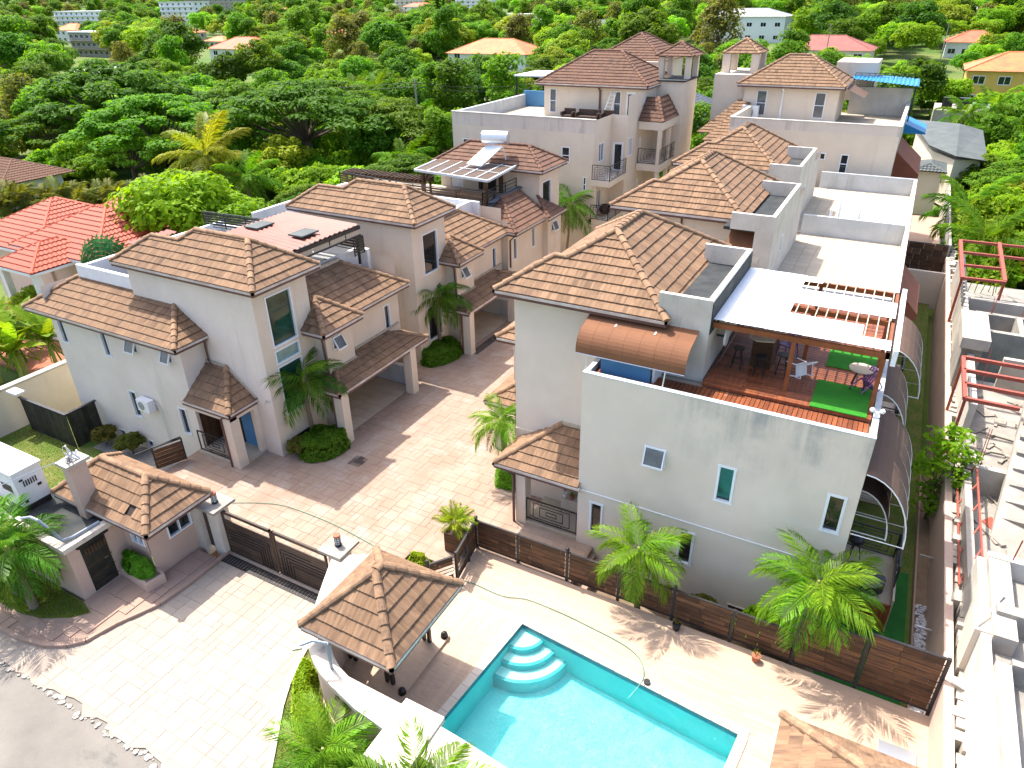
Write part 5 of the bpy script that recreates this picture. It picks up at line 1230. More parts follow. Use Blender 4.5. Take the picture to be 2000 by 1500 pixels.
A_, B_, C_, D_ = V((-28.0, 38.1, 7.72)), V((-21.9, 37.1, 7.78)), V((-22.0, 42.6, 8.05)), V((-28.1, 43.6, 8.0))
m = MB()
for p, q in (((A_, B_)), ((B_, C_)), ((C_, D_)), ((D_, A_))): m.bar(p, q, .12, .14)
m.build('roof_edge', 'grey_parapet', pl)
m = MB(); m.poly([A_+V((0, 0, .03)), B_+V((0, 0, .03)), C_+V((0, 0, .03)), D_+V((0, 0, .03))]); m.build('roof_sheet', 'dark_wood', pl)
for j in range(1, 6):
    m = MB(); p = A_.lerp(B_, j/6); q = D_.lerp(C_, j/6); up = V((0, 0, .05)); m.bar(p+up, q+up, .10, .02); m.build('seam_strip', 'grey_parapet', pl)
for j in range(2):
    m = MB(); p = A_.lerp(D_, .3+.3*j)+V((0, 0, .055)); q = B_.lerp(C_, .3+.3*j)+V((0, 0, .055)); m.bar(p.lerp(q, .45), q, .08, .02); m.build('seam_strip', 'grey_parapet', pl)
for x, y in ((-27.6, 38.4), (-22.3, 37.5), (-23.2, 41.0)): MB().box(x-.11, y-.11, 6.1, x+.11, y+.11, 7.66).build('post', 'dark_wood', pl)
m = MB(); m.bar((-27.6, 38.4, 6.9), (-26.6, 38.3, 7.6), .1, .12); m.bar((-27.6, 38.4, 6.9), (-27.6, 39.5, 7.6), .1, .12); m.build('brace', 'dark_wood', pl)
so_ = thing('solar_heater', 'silver solar water heater with tank above a glass collector on the pergola roof', 'solar heater', (-24, 40.5, 8.0))
m = MB(); m.tube([(-24.5, 41.05, 9.55), (-22.8, 41.4, 9.55)], .42, 18); m.build('tank', 'steel', so_, smooth=False)
m = MB(); m.poly([(-24.9, 39.6, 8.12), (-23.7, 39.35, 8.12), (-23.0, 40.95, 9.1), (-24.2, 41.15, 9.1)]); m.build('collector', 'sheet_white', so_)
m = MB()
for p, q in (((-24.9, 39.6, 8.1), (-24.2, 41.15, 9.08)), ((-23.7, 39.35, 8.1), (-23.0, 40.95, 9.08)), ((-24.9, 39.6, 8.1), (-23.7, 39.35, 8.1)), ((-23.0, 40.95, 9.08), (-22.9, 41.3, 8.0)), ((-24.2, 41.15, 9.08), (-24.2, 41.4, 8.0))): m.bar(p, q, .06, .06)
m.build('frame', 'white_metal', so_)
sl_ = thing('slatted_pergola', 'long grey slatted pergola on the far side of the last left terrace', 'pergola', (-31, 38.5, 5.7))
for j in range(22): MB().box(-34.2+j*.32, 38.1-.0, 6.95, -34.14+j*.32, 39.4, 7.10).build('slat', 'dark_wood', sl_)
for y in (38.3, 39.2): MB().box(-34.3, y-.05, 6.8, -27.3, y+.05, 6.95).build('beam', 'dark_wood', sl_)
for x in (-34, -31, -27.6):
    for y in (38.3, 39.2): MB().box(x-.06, y-.06, 5.7, x+.06, y+.06, 6.8).build('post', 'dark_wood', sl_)
t = thing('lounge_chair', 'dark folding lounge chair behind the last left terrace railing', 'chair', (-24.6, 37.2, 5.72))
MB().bar((-24.9, 37.2, 6.43), (-24.3, 37.2, 6.48), .5, .04).build('seat', 'dark_wood', t); MB().bar((-24.3, 37.2, 6.48), (-24.0, 37.2, 7.08), .5, .04).build('backrest', 'dark_wood', t); MB().bar((-24.9, 37.0, 6.1), (-24.3, 37.0, 6.48), .04, .04).build('leg', 'dark_wood', t); MB().bar((-24.3, 37.4, 6.1), (-24.8, 37.4, 6.48), .04, .04).build('leg', 'dark_wood', t)

# ================================================================== GATEHOUSE AND GATE
gh = thing('gatehouse', 'pink gatehouse with flat roof annexe and missing tile in its hipped roof', 'gatehouse', (-21, 10, 0))
da, db = (-20.9, 8.12), (-20.9, 9.98); do = [(.40, 1.28, .04, 2.02)]
ra, rb = (-19.64, 10.0), (-19.64, 11.75); ro = [(.75, 1.72, 1.15, 2.2)]
sa, sb = (-20.9, 9.98), (-19.64, 9.98); so2 = [(.45, 1.12, 1.35, 2.2)]
walls(gh, 'wall', 'stucco_pink', [(da, db, -.3, 2.3, do), (ra, rb, -.3, 2.45, ro), (sa, sb, -.3, 2.45, so2), ((-26.5, 8.12), da, -1.3, 2.3), (rb, (-22.4, 11.75), -1.3, 2.45), ((-22.4, 11.75), (-22.4, 9.98), -1.3, 2.45)])
d = door_in(gh, da, db, do[0], 'black_wood')
m = MB()
for j in range(3): m.box(-20.80, 8.54+.0, .35+j*.42, -20.785, 9.38, .37+j*.42)
for j in range(7): m.box(-20.82, 8.60+j*.11, 1.62, -20.79, 8.64+j*.11, 1.88)
m.build('door_panel', 'dark_wood', d); MB().box(-20.93, 8.42, 2.02, -20.78, 9.5, 2.10).build('door_head', 'black_wood', gh)
window(gh, ra, rb, ro[0], 'glass', vbars=(.5,)); window(gh, sa, sb, so2[0], 'glass', vbars=(.5,))
R = Roof(gh, 'tile', 280)
gx0, gx1, gy0, gy1, gz_ = -23.6, -18.72, 9.55, 12.1, 2.6; kk = .85; hh = (gy1-gy0)/2
A, B = V((gx0+hh, (gy0+gy1)/2, gz_+hh*kk)), V((gx1-hh, (gy0+gy1)/2, gz_+hh*kk))
R.plane([(gx0, gy0, gz_), (gx1, gy0, gz_), B, A], skip=((1, 11),)); R.plane([(gx1, gy0, gz_), (gx1, gy1, gz_), B])
R.plane([(gx1, gy1, gz_), (gx0, gy1, gz_), A, B], stuff=True); R.plane([(gx0, gy1, gz_), (gx0, gy0, gz_), A])
for p, q in (((gx0, gy0, gz_), A), ((gx1, gy0, gz_), B), ((gx1, gy1, gz_), B), ((gx0, gy1, gz_), A), (A, B)): R.ridge(p, q)
R.finish(); gutter(gh, [(gx0, gy0, gz_), (gx1, gy0, gz_), (gx1, gy1, gz_)])
MB().box(-26.5, 8.2, 1.9, -20.98, 9.9, 2.18).build('flat_roof', 'membrane', gh)
MB().box(-26.6, 7.98, 2.18, -20.72, 8.25, 2.36).build('parapet', 'white_cap', gh); MB().box(-20.98, 8.25, 2.18, -20.72, 9.62, 2.36).build('parapet', 'white_cap', gh)
MB().box(-22.15, 9.45, 2.1, -21.75, 10.05, 4.3).build('meter_pier', 'stucco_pink', gh); MB().box(-22.28, 9.35, 4.3, -21.62, 10.15, 4.4).build('pier_cap', 'concrete_pale', gh)
m = MB()
for j in range(9): m.tube([(-22.1+rnd.uniform(0, .4), 9.5+rnd.uniform(0, .5), 4.4), (-22.1+rnd.uniform(0, .4), 9.5+rnd.uniform(0, .5), 4.55+rnd.uniform(0, .25))], .03, 5)
m.tube([(-21.9, 9.7, 4.4), (-21.9, 9.7, 5.0)], .025, 5); m.tube([(-22.05+.25*cos(q*.5), 9.75, 4.65+.22*sin(q*.5)) for q in range(10)], .012, 4); m.build('cable_fittings', 'steel', gh)
m = MB()
for (zx, zy, zz_) in ((-34, -4, 3.5), (-33.6, -4, 3.7), (-34.4, -4, 3.2)):
    p0, p1 = V((-21.95, 9.6, 4.55)), V((zx, zy, zz_))
    m.tube([p0.lerp(p1, t/10)-V((0, 0, 1.1*(1-(2*t/10-1)**2))) for t in range(11)], .012, 4)
m.build('service_cable', 'steel', gh)
lm = thing('security_light', 'grey bent floodlight arm at the corner of the gatehouse flat roof', 'lamp', (-21.0, 8.15, 2.36))
m = MB(); m.tube([(-20.95, 9.4, 2.42), (-20.98, 8.5, 2.44), (-21.05, 8.22, 2.5), (-21.2, 8.15, 2.8), (-21.5, 8.0, 3.3)], .05, 6); m.build('pole', 'grey_metal', lm)
m = MB(); m.tube([(-21.5, 8.0, 3.3), (-21.8, 7.95, 3.36), (-22.1, 7.8, 3.3)], .045, 6); m.build('arm', 'grey_metal', lm); MB().obox(Matrix.Translation((-22.15, 7.78, 3.27)), .25, .12, .06).build('lamp_head', 'steel', lm)
gen = thing('generator', 'white generator enclosure standing on the gatehouse flat roof', 'generator', (-25.2, 9.2, 2.2))
MB().box(-26.6, 8.75, 2.2, -23.95, 9.6, 2.38).build('skid', 'dark_metal', gen)
MB().box(-26.55, 8.7, 2.38, -24.0, 9.65, 3.72).build('enclosure', 'paint_white', gen); MB().box(-26.6, 8.65, 3.72, -23.95, 9.7, 3.78).build('lid', 'paint_white', gen)
m = MB()
for j in range(6): m.box(-23.995, 8.95+j*.08, 3.1, -23.985, 8.99+j*.08, 3.32)
for j in range(7): m.box(-24.9+j*.09, 8.685, 2.9, -24.85+j*.09, 8.695, 3.2)
m.box(-23.99, 9.35, 2.9, -23.975, 9.48, 3.0); m.box(-23.99, 8.85, 3.35, -23.975, 8.97, 3.42); m.box(-23.99, 8.8, 2.5, -23.975, 8.9, 2.62); m.build('vent', 'plastic_black', gen)
pb = thing('planter_bed', 'raised pink planter bed with a green shrub in the corner of the gatehouse', 'planter', (-20.2, 9.6, 0))
MB().prism([(-20.88, 9.45), (-19.25, 9.3), (-19.15, 9.95), (-19.6, 10.1), (-20.88, 9.97)], 0, .42).build('wall', 'stucco_pink', pb); MB().prism([(-20.84, 9.5), (-19.35, 9.4), (-19.28, 9.9), (-20.84, 9.95)], .42, .44).build('soil', 'soil', pb)
# gate and pillars
def pillar(x, y, label, z=2.02):
    t = thing('gate_pillar', label, 'gate pillar', (x, y, 0), 'white gate pillars')
    MB().box(x-.25, y-.27, -.3, x+.25, y+.27, z).build('shaft', 'pier_white', t); MB().box(x-.46, y-.48, z, x+.46, y+.48, z+.10).build('cap', 'concrete', t)
    m = MB(); m.tube([(x, y, z+.1), (x, y, z+.16)], .12, 8); m.build('lantern_base', 'plastic_black', t)
    m = MB(); m.tube([(x, y, z+.16), (x, y, z+.46)], .075, 8); m.build('lantern_glass', 'frame', t)
    m = MB()
    for q in range(6): an = q*pi/3; m.tube([(x+.095*cos(an), y+.095*sin(an), z+.16), (x+.095*cos(an), y+.095*sin(an), z+.46)], .010, 4)
    for zz_ in (.24, .32, .4): m.tube([(x+.095*cos(q*pi/5), y+.095*sin(q*pi/5), z+zz_) for q in range(11)], .010, 4)
    m.build('lantern_cage', 'plastic_black', t); m = MB(); m.tube([(x, y, z+.46), (x, y, z+.54)], .115, 10); m.build('lantern_top', 'terracotta', t)
    return t
pillar(-18.68, 12.15, 'left gate pillar with lantern beside the gatehouse roof'); pillar(-13.35, 12.45, 'right gate pillar with lantern joining the curved white wall')
MB().box(-19.66, 11.75, -.3, -19.3, 12.1, 2.3).build('corner_pier', 'pier_white', gh)
sg = thing('side_gate', 'narrow dark plank side gate between the gatehouse and the left pillar', 'gate', (-19.1, 12.0, 0))
for j in range(8): MB().box(-19.3, 11.98, .08+j*.22, -18.94, 12.02, .285+j*.22).build('board', 'gate_brown', sg)
mg = thing('driveway_gate', 'brown double-leaf metal driveway gate with stepped panel pattern', 'gate', (-16, 12.1, 0))
for s_, (x0, x1) in enumerate(((-18.4, -16.05), (-15.97, -13.62))):
    f = MB(); y = 12.1
    for x in (x0+.03, x1-.03): f.box(x-.03, y-.035, .06, x+.03, y+.035, 1.95)
    for z in (.09, 1.92): f.box(x0, y-.035, z-.03, x1, y+.035, z+.03)
    lf = f.build('leaf_frame', 'gate_brown', mg)
    for j in range(13):
        z = .14+j*.123 
        if j in (12,): continue
        MB().box(x0+.06, y-.016, z, x1-.06, y+.016, z+.108 if j < 11 else z+.07).build('slat', 'gate_brown', lf)
    MB().box(x0+.06, y-.016, 1.80, x1-.06, y+.016, 1.88).build('slat', 'gate_brown', lf)
    f = MB(); inn = x1 if s_ == 0 else x0; sg_ = -1 if s_ == 0 else 1
    for q in range(5):
        xx = inn+sg_*(.22+q*.12); zt = 1.0-q*.14+.25
        f.box(xx-.012, y-.04, .1, xx+.012, y-.017, zt); f.box(min(xx, inn+sg_*(2.2 if q else 1.6)), y-.04, zt-.012, max(xx, inn+sg_*(2.2 if q else 1.6)), y-.017, zt+.012)
    f.build('pattern_bar', 'dark_metal', lf)
m = MB()
for j in range(36): m.box(-18.4+j*.132, 11.62, -.02, -18.30+j*.132, 11.92, .02)
m.box(-18.45, 11.58, -.02, -13.65, 11.62, .025); m.box(-18.45, 11.92, -.02, -13.65, 11.96, .025)
tag(m.build('drain_grate', 'dark_metal'), 'long dark drain grate across the entrance in front of the driveway gate', 'drain grate')
# west garden
gw = thing('garden_wall', 'long plain beige garden wall at the left edge beside the lawn', 'wall', (-36.5, 13, -1.75))
MB().box(-36.75, 8, -1.75, -36.5, 18.5, .95).build('wall', 'stucco', gw); MB().box(-36.82, 8, .95, -36.43, 18.5, 1.05).build('wall_cap', 'concrete_pale', gw)
gf = thing('garden_fence', 'dark green-black vertical board screen fence on the garden lawn', 'fence', (-34, 14.9, -1.3))
for j in range(26): MB().box(-35.9+j*.142, 14.72, -1.3, -35.9+j*.142+.132, 14.76, .52+.02*(j % 2)).build('board', 'black_wood', gf)
for j in range(10): MB().box(-32.22, 14.78+j*.142, -1.3, -32.18, 14.78+j*.142+.132, .52+.02*(j % 2)).build('board', 'black_wood', gf)
MB().box(-35.9, 14.66, .54, -32.15, 14.8, .60).build('top_rail', 'dark_metal', gf); MB().box(-32.26, 14.8, .54, -32.12, 16.24, .60).build('top_rail', 'dark_metal', gf)
MB().box(-36.2, 14.4, .9, -35.4, 14.85, 1.0).build('lamp_shelf', 'paint_white', gf)
for j in range(7):
    m = MB().box(-31.2+j*.85, 13.9, -1.32, -30.55+j*.85, 14.5, -1.26); tag(m.build('stepping_slab', 'concrete'), 'grey square stepping slab in the garden path beside the long wing', 'paving slab', 'stepping slabs in the garden')
dg = thing('garden_gate', 'small dark plank gate leaf leaning open at the garden entrance', 'gate', (-24.9, 14.7, 0))
for j in range(5): MB().bar((-25.2, 14.25, .15+j*.19), (-24.75, 15.35, .15+j*.19), .03, .17).build('board', 'fence_wood', dg)
m = MB(); m.bar((-25.2, 14.25, .05), (-25.2, 14.25, 1.15), .05, .05); m.bar((-24.75, 15.35, .05), (-24.75, 15.35, 1.15), .05, .05); m.bar((-25.2, 14.25, 1.12), (-24.75, 15.35, 1.12), .05, .05); m.bar((-25.6, 13.7, 1.0), (-24.75, 15.35, 1.2), .04, .04); m.build('gate_frame', 'dark_metal', dg)
# ================================================================== BACK HOUSES
B1 = thing('house', 'tall back left house with open tower turret, balconies and walled roof terrace', 'house', (-24, 50, 0))
sw = [(.9, 1.6, 6.4, 8.0), (9.3, 9.95, 6.9, 8.0), (11.05, 11.3, 5.0, 6.0)]
a, b = (-31.35, 48.0), (-19.55, 48.0)
e0, e1 = (-19.55, 48.0), (-19.55, 51.3); eo = [(.9, 1.9, 6.9, 8.2), (.8, 1.7, 3.5, 4.9)]
r0, r1 = (-19.55, 51.3), (-18.35, 51.3); ro = [(.15, 1.0, 5.9, 8.0)]
f0, f1 = (-18.35, 51.3), (-18.35, 59.5); fo = [(.5, 1.3, 6.9, 8.2), (2.9, 3.2, 7.2, 7.9), (2.9, 3.2, 4.0, 4.7), (3.4, 3.7, 10.3, 10.9)]
walls(B1, 'wall', 'stucco', [(a, b, -1.5, 9.0, sw), (e0, e1, -.3, 9.9, eo), (r0, r1, -.3, 9.9, ro), (f0, f1, -.3, 11.2, fo), ((-31.35, 60), a, -1.5, 9.9)])
walls(B1, 'parapet', 'stucco_stain', [(a, b, 9.0, 9.9)])
for o in sw: window(B1, a, b, o, 'glass', bars=(.45,))
for o in eo: window(B1, e0, e1, o, 'glass', vbars=(.5,))
for o in fo: window(B1, f0, f1, o, 'glass', vbars=(.5,))
door_in(B1, r0, r1, ro[0], 'frame', glass='glass')
m = MB()
m.box(-31.35, 48.2, 8.6, -19.75, 60, 8.9); m.build('terrace_floor', 'terrace_tile', B1)
for r in ((-31.2, 48.17, -19.75, 48.2), (-31.35, 48.2, -31.1, 60)): MB().box(r[0], r[1], 8.9, r[2], r[3], 9.9).build('parapet_inner', 'grey_parapet', B1)
MB().box(-31.3, 59.8, 8.9, -27, 60.0, 10.2).build('parapet_inner', 'blue_wall', B1)
MB().box(-31.4, 47.97, 9.9, -19.5, 48.22, 9.96).build('parapet_cap', 'render_white', B1)
pa, pb_ = (-27.0, 55.2), (-18.4, 55.2); po = [(.5, 1.1, 9.2, 11.0), (6.0, 6.6, 9.2, 11.0), (7.0, 7.8, 8.95, 11.0)]
walls(B1, 'penthouse_wall', 'stucco', [(pa, pb_, 8.9, 11.4, po), ((-27, 61), pa, 8.9, 11.4)])
for o in po[:2]: window(B1, pa, pb_, o, 'glass_grey', bars=(.5,))
door_in(B1, pa, pb_, po[2], 'frame', glass='glass'); downpipe(B1, [(-22.1, 54.7, 11.3), (-22.1, 55.1, 11.0), (-22.1, 55.1, 8.9)], .08)
R = Roof(B1, 'tile_dark', 0); hip(-27.5, 54.6, -18.1, 61.6, 11.45, .62, R, vis='SE'); hip(-26, 62.5, -19.5, 70, 12.6, .6, R, vis='SE')
MB().box(-25.5, 62, 3, -19.9, 69.5, 12.6).build('rear_block', 'stucco', B1)
hip(-18.9, 58.5, -15.9, 61.5, 13.3, .62, R, vis='SE', stuff=False)
z = 9.2
R.plane([(-18.3, 53.6, z), (-16.4, 53.6, z), (-17.4, 55.2, z+1.5), (-18.3, 55.2, z+1.5)]); R.plane([(-16.4, 53.6, z), (-16.4, 58, z), (-17.4, 58, z+1.5), (-17.4, 55.2, z+1.5)]); R.ridge((-16.4, 53.6, z), (-17.4, 55.2, z+1.5))
R.finish()
gutter(B1, [(-27.5, 54.6, 11.45), (-18.1, 54.6, 11.45), (-18.1, 58.3, 11.45)])
MB().box(-18.35, 57.5, 5, -16.2, 61.2, 11.6).build('turret_base', 'stucco', B1); MB().box(-18.5, 57.4, 11.6, -16.1, 61.3, 11.7).build('turret_floor', 'membrane', B1)
for x, y in ((-18.5, 58.9), (-16.4, 58.9), (-16.4, 61.1), (-18.5, 61.1)): MB().box(x-.2, y-.2, 11.7, x+.2, y+.2, 13.25).build('turret_pier', 'stucco', B1)
for y in (53.8, 56.0, 58.5, 61.0):
    MB().box(-16.75, y-.19, 2.41, -16.50, y+.19, 9.14).build('column', 'stucco', B1)
MB().box(-18.3, 53.6, 5.6, -16.4, 61.2, 6.1).build('balcony_slab', 'stucco', B1); MB().box(-18.3, 53.6, 8.6, -16.40, 61.2, 9.17).build('lintel', 'stucco', B1); MB().box(-18.3, 53.6, 2.4, -16.4, 61.2, 2.9).build('balcony_slab', 'stucco', B1)
railing(B1, [(-18.2, 53.7), (-16.5, 53.7), (-16.5, 61)], 6.1, 7.2, style='key')
MB().box(-19.7, 47.9, 5.45, -18.2, 51.3, 5.85).build('balcony_slab', 'stucco', B1); MB().box(-19.75, 48.0, 2.6, -18.3, 51.3, 3.0).build('balcony_slab', 'stucco', B1)
MB().box(-19.7, 47.94, -.3, -18.4, 48.3, 2.6).build('pier', 'stucco', B1); MB().box(-19.72, 48.03, 3, -19.3, 48.3, 5.45).build('pier', 'stucco', B1)
for z in (5.85, 3.0): railing(B1, [(-19.6, 48.0), (-18.25, 48.0), (-18.25, 51.2)], z, z+1.05, style='key')
m = MB(); m.ball((-19.0, 49.3, 3.5), .45, 8, 6, .9); tag(m.build('round_chair', 'wicker'), 'round dark wicker chair on the lower balcony of the back left house', 'chair')
for x, l in ((-24.2, 'dark wicker chair near the planter on the back roof terrace'), (-22.5, 'dark wicker sofa in the middle of the back roof terrace'), (-20.9, 'dark wicker chair by the ladder on the back roof terrace')):
    t = thing('wicker_seat', l, 'chair', (x, 53.8, 8.9)); wd = .9 if 'sofa' in l else .45
    MB().box(x-wd, 53.4, 8.95, x+wd, 54.2, 9.3).build('seat', 'wicker', t); MB().box(x-wd, 54.05, 9.3, x+wd, 54.25, 9.75).build('backrest', 'wicker', t)
    for dx in (-wd-.06, wd-.06): MB().box(x+dx, 53.4, 9.3, x+dx+.12, 54.1, 9.55).build('armrest', 'wicker', t)
t = thing('ladder', 'white stepladder leaning against the back left penthouse wall', 'ladder', (-21.1, 54.4, 8.9))
m = MB()
for dx in (-.2, .2): m.bar((-21.2+dx*1.6, 54.0, 8.9), (-20.9+dx, 54.9, 11.0), .05, .05)
m.build('rail', 'white_metal', t); m = MB()
for q in range(7): m.bar((-21.45+q*.05, 54.05+q*.12, 9.15+q*.27), (-20.85+q*.03, 54.05+q*.12, 9.15+q*.27), .04, .04)
m.build('rung', 'white_metal', t)
cn = thing('canopy', 'flat pale canopy on posts behind the back left roof terrace', 'canopy', (-31, 66, 9))
MB().box(-34, 63, 11.0, -27.5, 68, 11.12).build('canopy_roof', 'sheet_white', cn)
for x in (-33.8, -31, -28.5): MB().box(x-.06, 63.1, 8, x+.06, 63.22, 11).build('post', 'dark_metal', cn)
MB().box(-34, 63.1, 9.1, -28, 63.16, 9.5).build('screen', 'dark_wood', cn)
# B2
B2 = thing('house', 'tall back right house with hipped penthouse, turret and iron terrace screens', 'house', (-6, 55, 0))
a, b = (-11.4, 53.0), (-.65, 53.0); so3 = [(5.9, 6.6, 7.55, 8.0), (7.55, 8.05, 6.75, 8.0)]
walls(B2, 'wall', 'stucco', [(a, b, -1.2, 9.3, so3), (b, (-.65, 66), -1, 9.9, [(1, 2.6, 6.2, 8.2), (1, 2.6, 3.1, 5.2)]), ((-11.4, 64), a, -1, 9.9)])
walls(B2, 'parapet', 'stucco_stain', [(a, b, 9.3, 9.9)])
window(B2, a, b, so3[0], 'glass', vbars=(.5,)); window(B2, a, b, so3[1], 'glass', bars=(.5,))
MB().box(-11.4, 53.2, 8.5, -.8, 66, 8.9).build('terrace_floor', 'terrace_tile', B2)
for r in ((-11.45, 52.97, -.6, 53.2, 9.9, 9.96), (-.85, 53.2, -.62, 65.8, 8.9, 9.96), (-11.45, 53.2, -11.2, 60, 8.9, 9.96), (-5, 65.6, -.65, 65.8, 8.9, 10.9)): MB().box(r[0], r[1], r[4], r[2], r[3], r[5]).build('parapet_cap', 'render_white', B2)
pa, pb_ = (-12.1, 59.8), (-5.3, 59.8); po = [(1.0, 1.75, 9.2, 11.0), (5.2, 5.95, 9.2, 11.0)]
walls(B2, 'penthouse_wall', 'stucco', [(pa, pb_, 8.9, 11.45, po), (pb_, (-5.3, 64.5), 8.9, 11.45)])
for o in po: window(B2, pa, pb_, o, 'glass_grey', bars=(.5,))
downpipe(B2, [(-9.2, 59.3, 11.3), (-9.2, 59.74, 11.0), (-9.2, 59.74, 8.9)], .08, 'paint_white')
R = Roof(B2, 'tile', 0); hip(-12.55, 59.2, -4.9, 65.2, 11.45, .62, R, vis='SE'); hip(-14.4, 61.3, -11.6, 64.3, 13.4, .7, R, vis='SE')
R.plane([(-13.6, 54.5, 8.0), (-11.4, 54.5, 8.0), (-11.4, 57.5, 9.6), (-12.2, 57.5, 9.6)]); R.plane([(-14.6, 56.5, 8.2), (-11.5, 56.5, 8.2), (-11.5, 60, 10.2), (-12.5, 60, 10.2)]); R.finish()
gutter(B2, [(-12.55, 59.2, 11.45), (-4.9, 59.2, 11.45), (-4.9, 65.2, 11.45)])
MB().box(-14.6, 60.2, 2, -11.4, 66, 12.0).build('turret_base', 'stucco', B2)
for x, y in ((-14.1, 61.6), (-11.9, 61.6), (-11.9, 64), (-14.1, 64)): MB().box(x-.3, y-.25, 12, x+.3, y+.25, 13.4).build('turret_pier', 'stucco', B2)
MB().box(-13.5, 54.7, 4, -13.1, 55.1, 8).build('column', 'stucco', B2)
m = MB(); m.poly([(-4.9, 60.2, 11.3), (-3.6, 60.2, 10.7), (-3.6, 63.8, 10.7), (-4.9, 63.8, 11.3)]); m.build('awning', 'awning_dark', B2)
railing(B2, [(-4.9, 65.7), (-.75, 65.7)], 10.9, 11.9, style='key')
m = MB().box(-6.5, 66.4, 9.8, -3.5, 71, 12.6); m.build('rear_block', 'stucco', B2)
bc = thing('canopy', 'bright blue sheet canopy on posts behind the back right terrace', 'canopy', (-2.6, 66, 9))
corrug(bc, [(-5.0, 64.6, 11.55), (-.3, 62.6, 11.35), (-.35, 66.5, 11.5), (-5.2, 68, 11.7)], 16, 'blue_sheet', 'roof_sheet')
for x, y in ((-.5, 63), (-.5, 66.2), (-4.6, 67.5)): MB().box(x-.05, y-.05, 8.9, x+.05, y+.05, 11.4).build('post', 'dark_metal', bc)
t = thing('air_conditioner', 'white air conditioner beside the back right penthouse window', 'air conditioner', (-11.2, 59.3, 8.9)); MB().box(-11.95, 59.1, 8.95, -10.75, 59.6, 9.95).build('case', 'plastic_white', t); MB().tube([(-11.45, 59.08, 9.45), (-11.45, 59.1, 9.45)], .38, 14).build('fan_grille', 'grey_floor', t)
slope_awning(B2, -.64, 1.0, 56, 62.5, 7.9, 6.5, .5, 'awning_rust'); slope_awning(B2, -.64, 1.3, 53.4, 58.5, 4.9, 3.4, .5, 'awning_rust')
slope_awning(B2, -.64, .9, 64, 68.5, 8.6, 8.0, .1, 'blue_sheet')
# ================================================================== EAST BOUNDARY AND CONSTRUCTION SITE
ew = thing('boundary_wall', 'long pinkish boundary wall between the narrow lawn and the building site', 'wall', (4.05, 30, -.9))
MB().box(3.92, 7.5, -1.7, 4.16, 55, 1.42).build('wall', 'stucco_pink', ew)
MB().box(3.5, 16.55, -.95, 3.56, 30, -.62).build('planter_kerb', 'walk', ew)
st = MB(); pebb = []
for i in range(420):
    y = rnd.uniform(16.7, 21.5); x = rnd.uniform(3.6, 3.88); r = rnd.uniform(.035, .07)
    q = [(x+r*cos(a_)*rnd.uniform(.7, 1.2), y+r*sin(a_)*rnd.uniform(.7, 1.2)) for a_ in (0, 1.05, 2.1, 3.14, 4.2, 5.25)]
    st.prism(q, -.72, -.66+rnd.uniform(0, .05))
st.build('pebbles', 'rock', ew, kind='stuff'); MB().box(3.56, 16.55, -.9, 3.92, 30, -.70).build('planter_soil', 'soil', ew)
for j, y in enumerate((16.9, 19.6, 23.2)):
    m = MB(); m.bar((3.5, y, .1), (3.9, y, .1), .05, .05); m.bar((3.86, y, .1), (3.86, y, -.3), .05, .05); m.build('bracket', 'steel', ew)
cwall = thing('cross_wall', 'low beige wall crossing the narrow lawn behind the middle house', 'wall', (2.4, 51.7, -.9)); MB().box(.96, 51.6, -1.2, 3.9, 51.8, 1.3).build('wall', 'stucco', cwall)
cf = thing('cross_fence', 'dark plank fence across the lawn strip behind the beige wall', 'fence', (2.4, 54.4, -.9)); board_panel(cf, (.3, 54.4), (3.9, 54.4), -.9, 2.4, 8, 77)
MB().box(-.6, 54.6, -.95, 3.9, 75, -.88).build('back_patio', 'walk', kind='structure')
t = thing('back_wall', 'weathered pale fence wall running behind the back right house', 'wall', (4.0, 64, -.9)); MB().box(3.9, 55.2, -1.2, 4.05, 76, 2.2).build('wall', 'concrete_pale', t)
# unfinished building
ub = thing('unfinished_building', 'unfinished concrete building with rough slabs and wall stubs along the right edge', 'building', (6, 25, -1))
def slabp(x0, y0, x1, y1, z0, z1, mat='concrete_pale', name='slab'): return MB().box(x0, y0, z0, x1, y1, z1).build(name, mat, ub)
rb_ = MB()
for y0 in range(8, 60):
    for k in range(3):
        x = 4.2+rnd.uniform(0, .25); rb_.prism([(x-.12, y0+k*.33), (x+.2, y0+k*.33+rnd.uniform(-.05, .05)), (x+.22, y0+k*.33+.30), (x-.1, y0+k*.33+.32)], .5, 1.42+rnd.uniform(-.12, .14))
o = rb_.build('rubble_fill', 'concrete_pale', ub, kind='stuff')
slabp(4.62, 8, 9.5, 20.2, -1, 2.55, 'concrete', 'ground_slab'); slabp(4.40, 8, 4.62, 20.2, 1.2, 2.9, 'render_white', 'wall_stub'); slabp(4.62, 8, 4.95, 15.9, 2.55, 3.12, 'concrete_pale', 'upstand_or_shade_strip')
slabp(4.62, 16.8, 5.15, 20.0, 2.55, 3.12, 'concrete_pale', 'upstand_or_shade_strip')
slabp(4.95, 15.85, 9.5, 16.05, 2.55, 3.2, 'concrete', 'beam'); slabp(4.7, 17.6, 9.5, 17.95, 2.55, 3.25, 'concrete', 'beam'); slabp(4.62, 20.0, 9.5, 20.25, 2.55, 3.15, 'render_white', 'beam')
slabp(4.62, 20.3, 9.5, 26.6, -1, 1.2, 'concrete', 'ground_slab'); slabp(4.4, 20.25, 4.62, 26.5, 1.2, 2.0, 'concrete_pale', 'wall_stub')
slabp(4.5, 26.6, 9.5, 34.5, -1, 2.0, 'concrete', 'ground_slab'); slabp(4.35, 29.5, 4.6, 36, 1.2, 3.2, 'render_white', 'wall_stub')
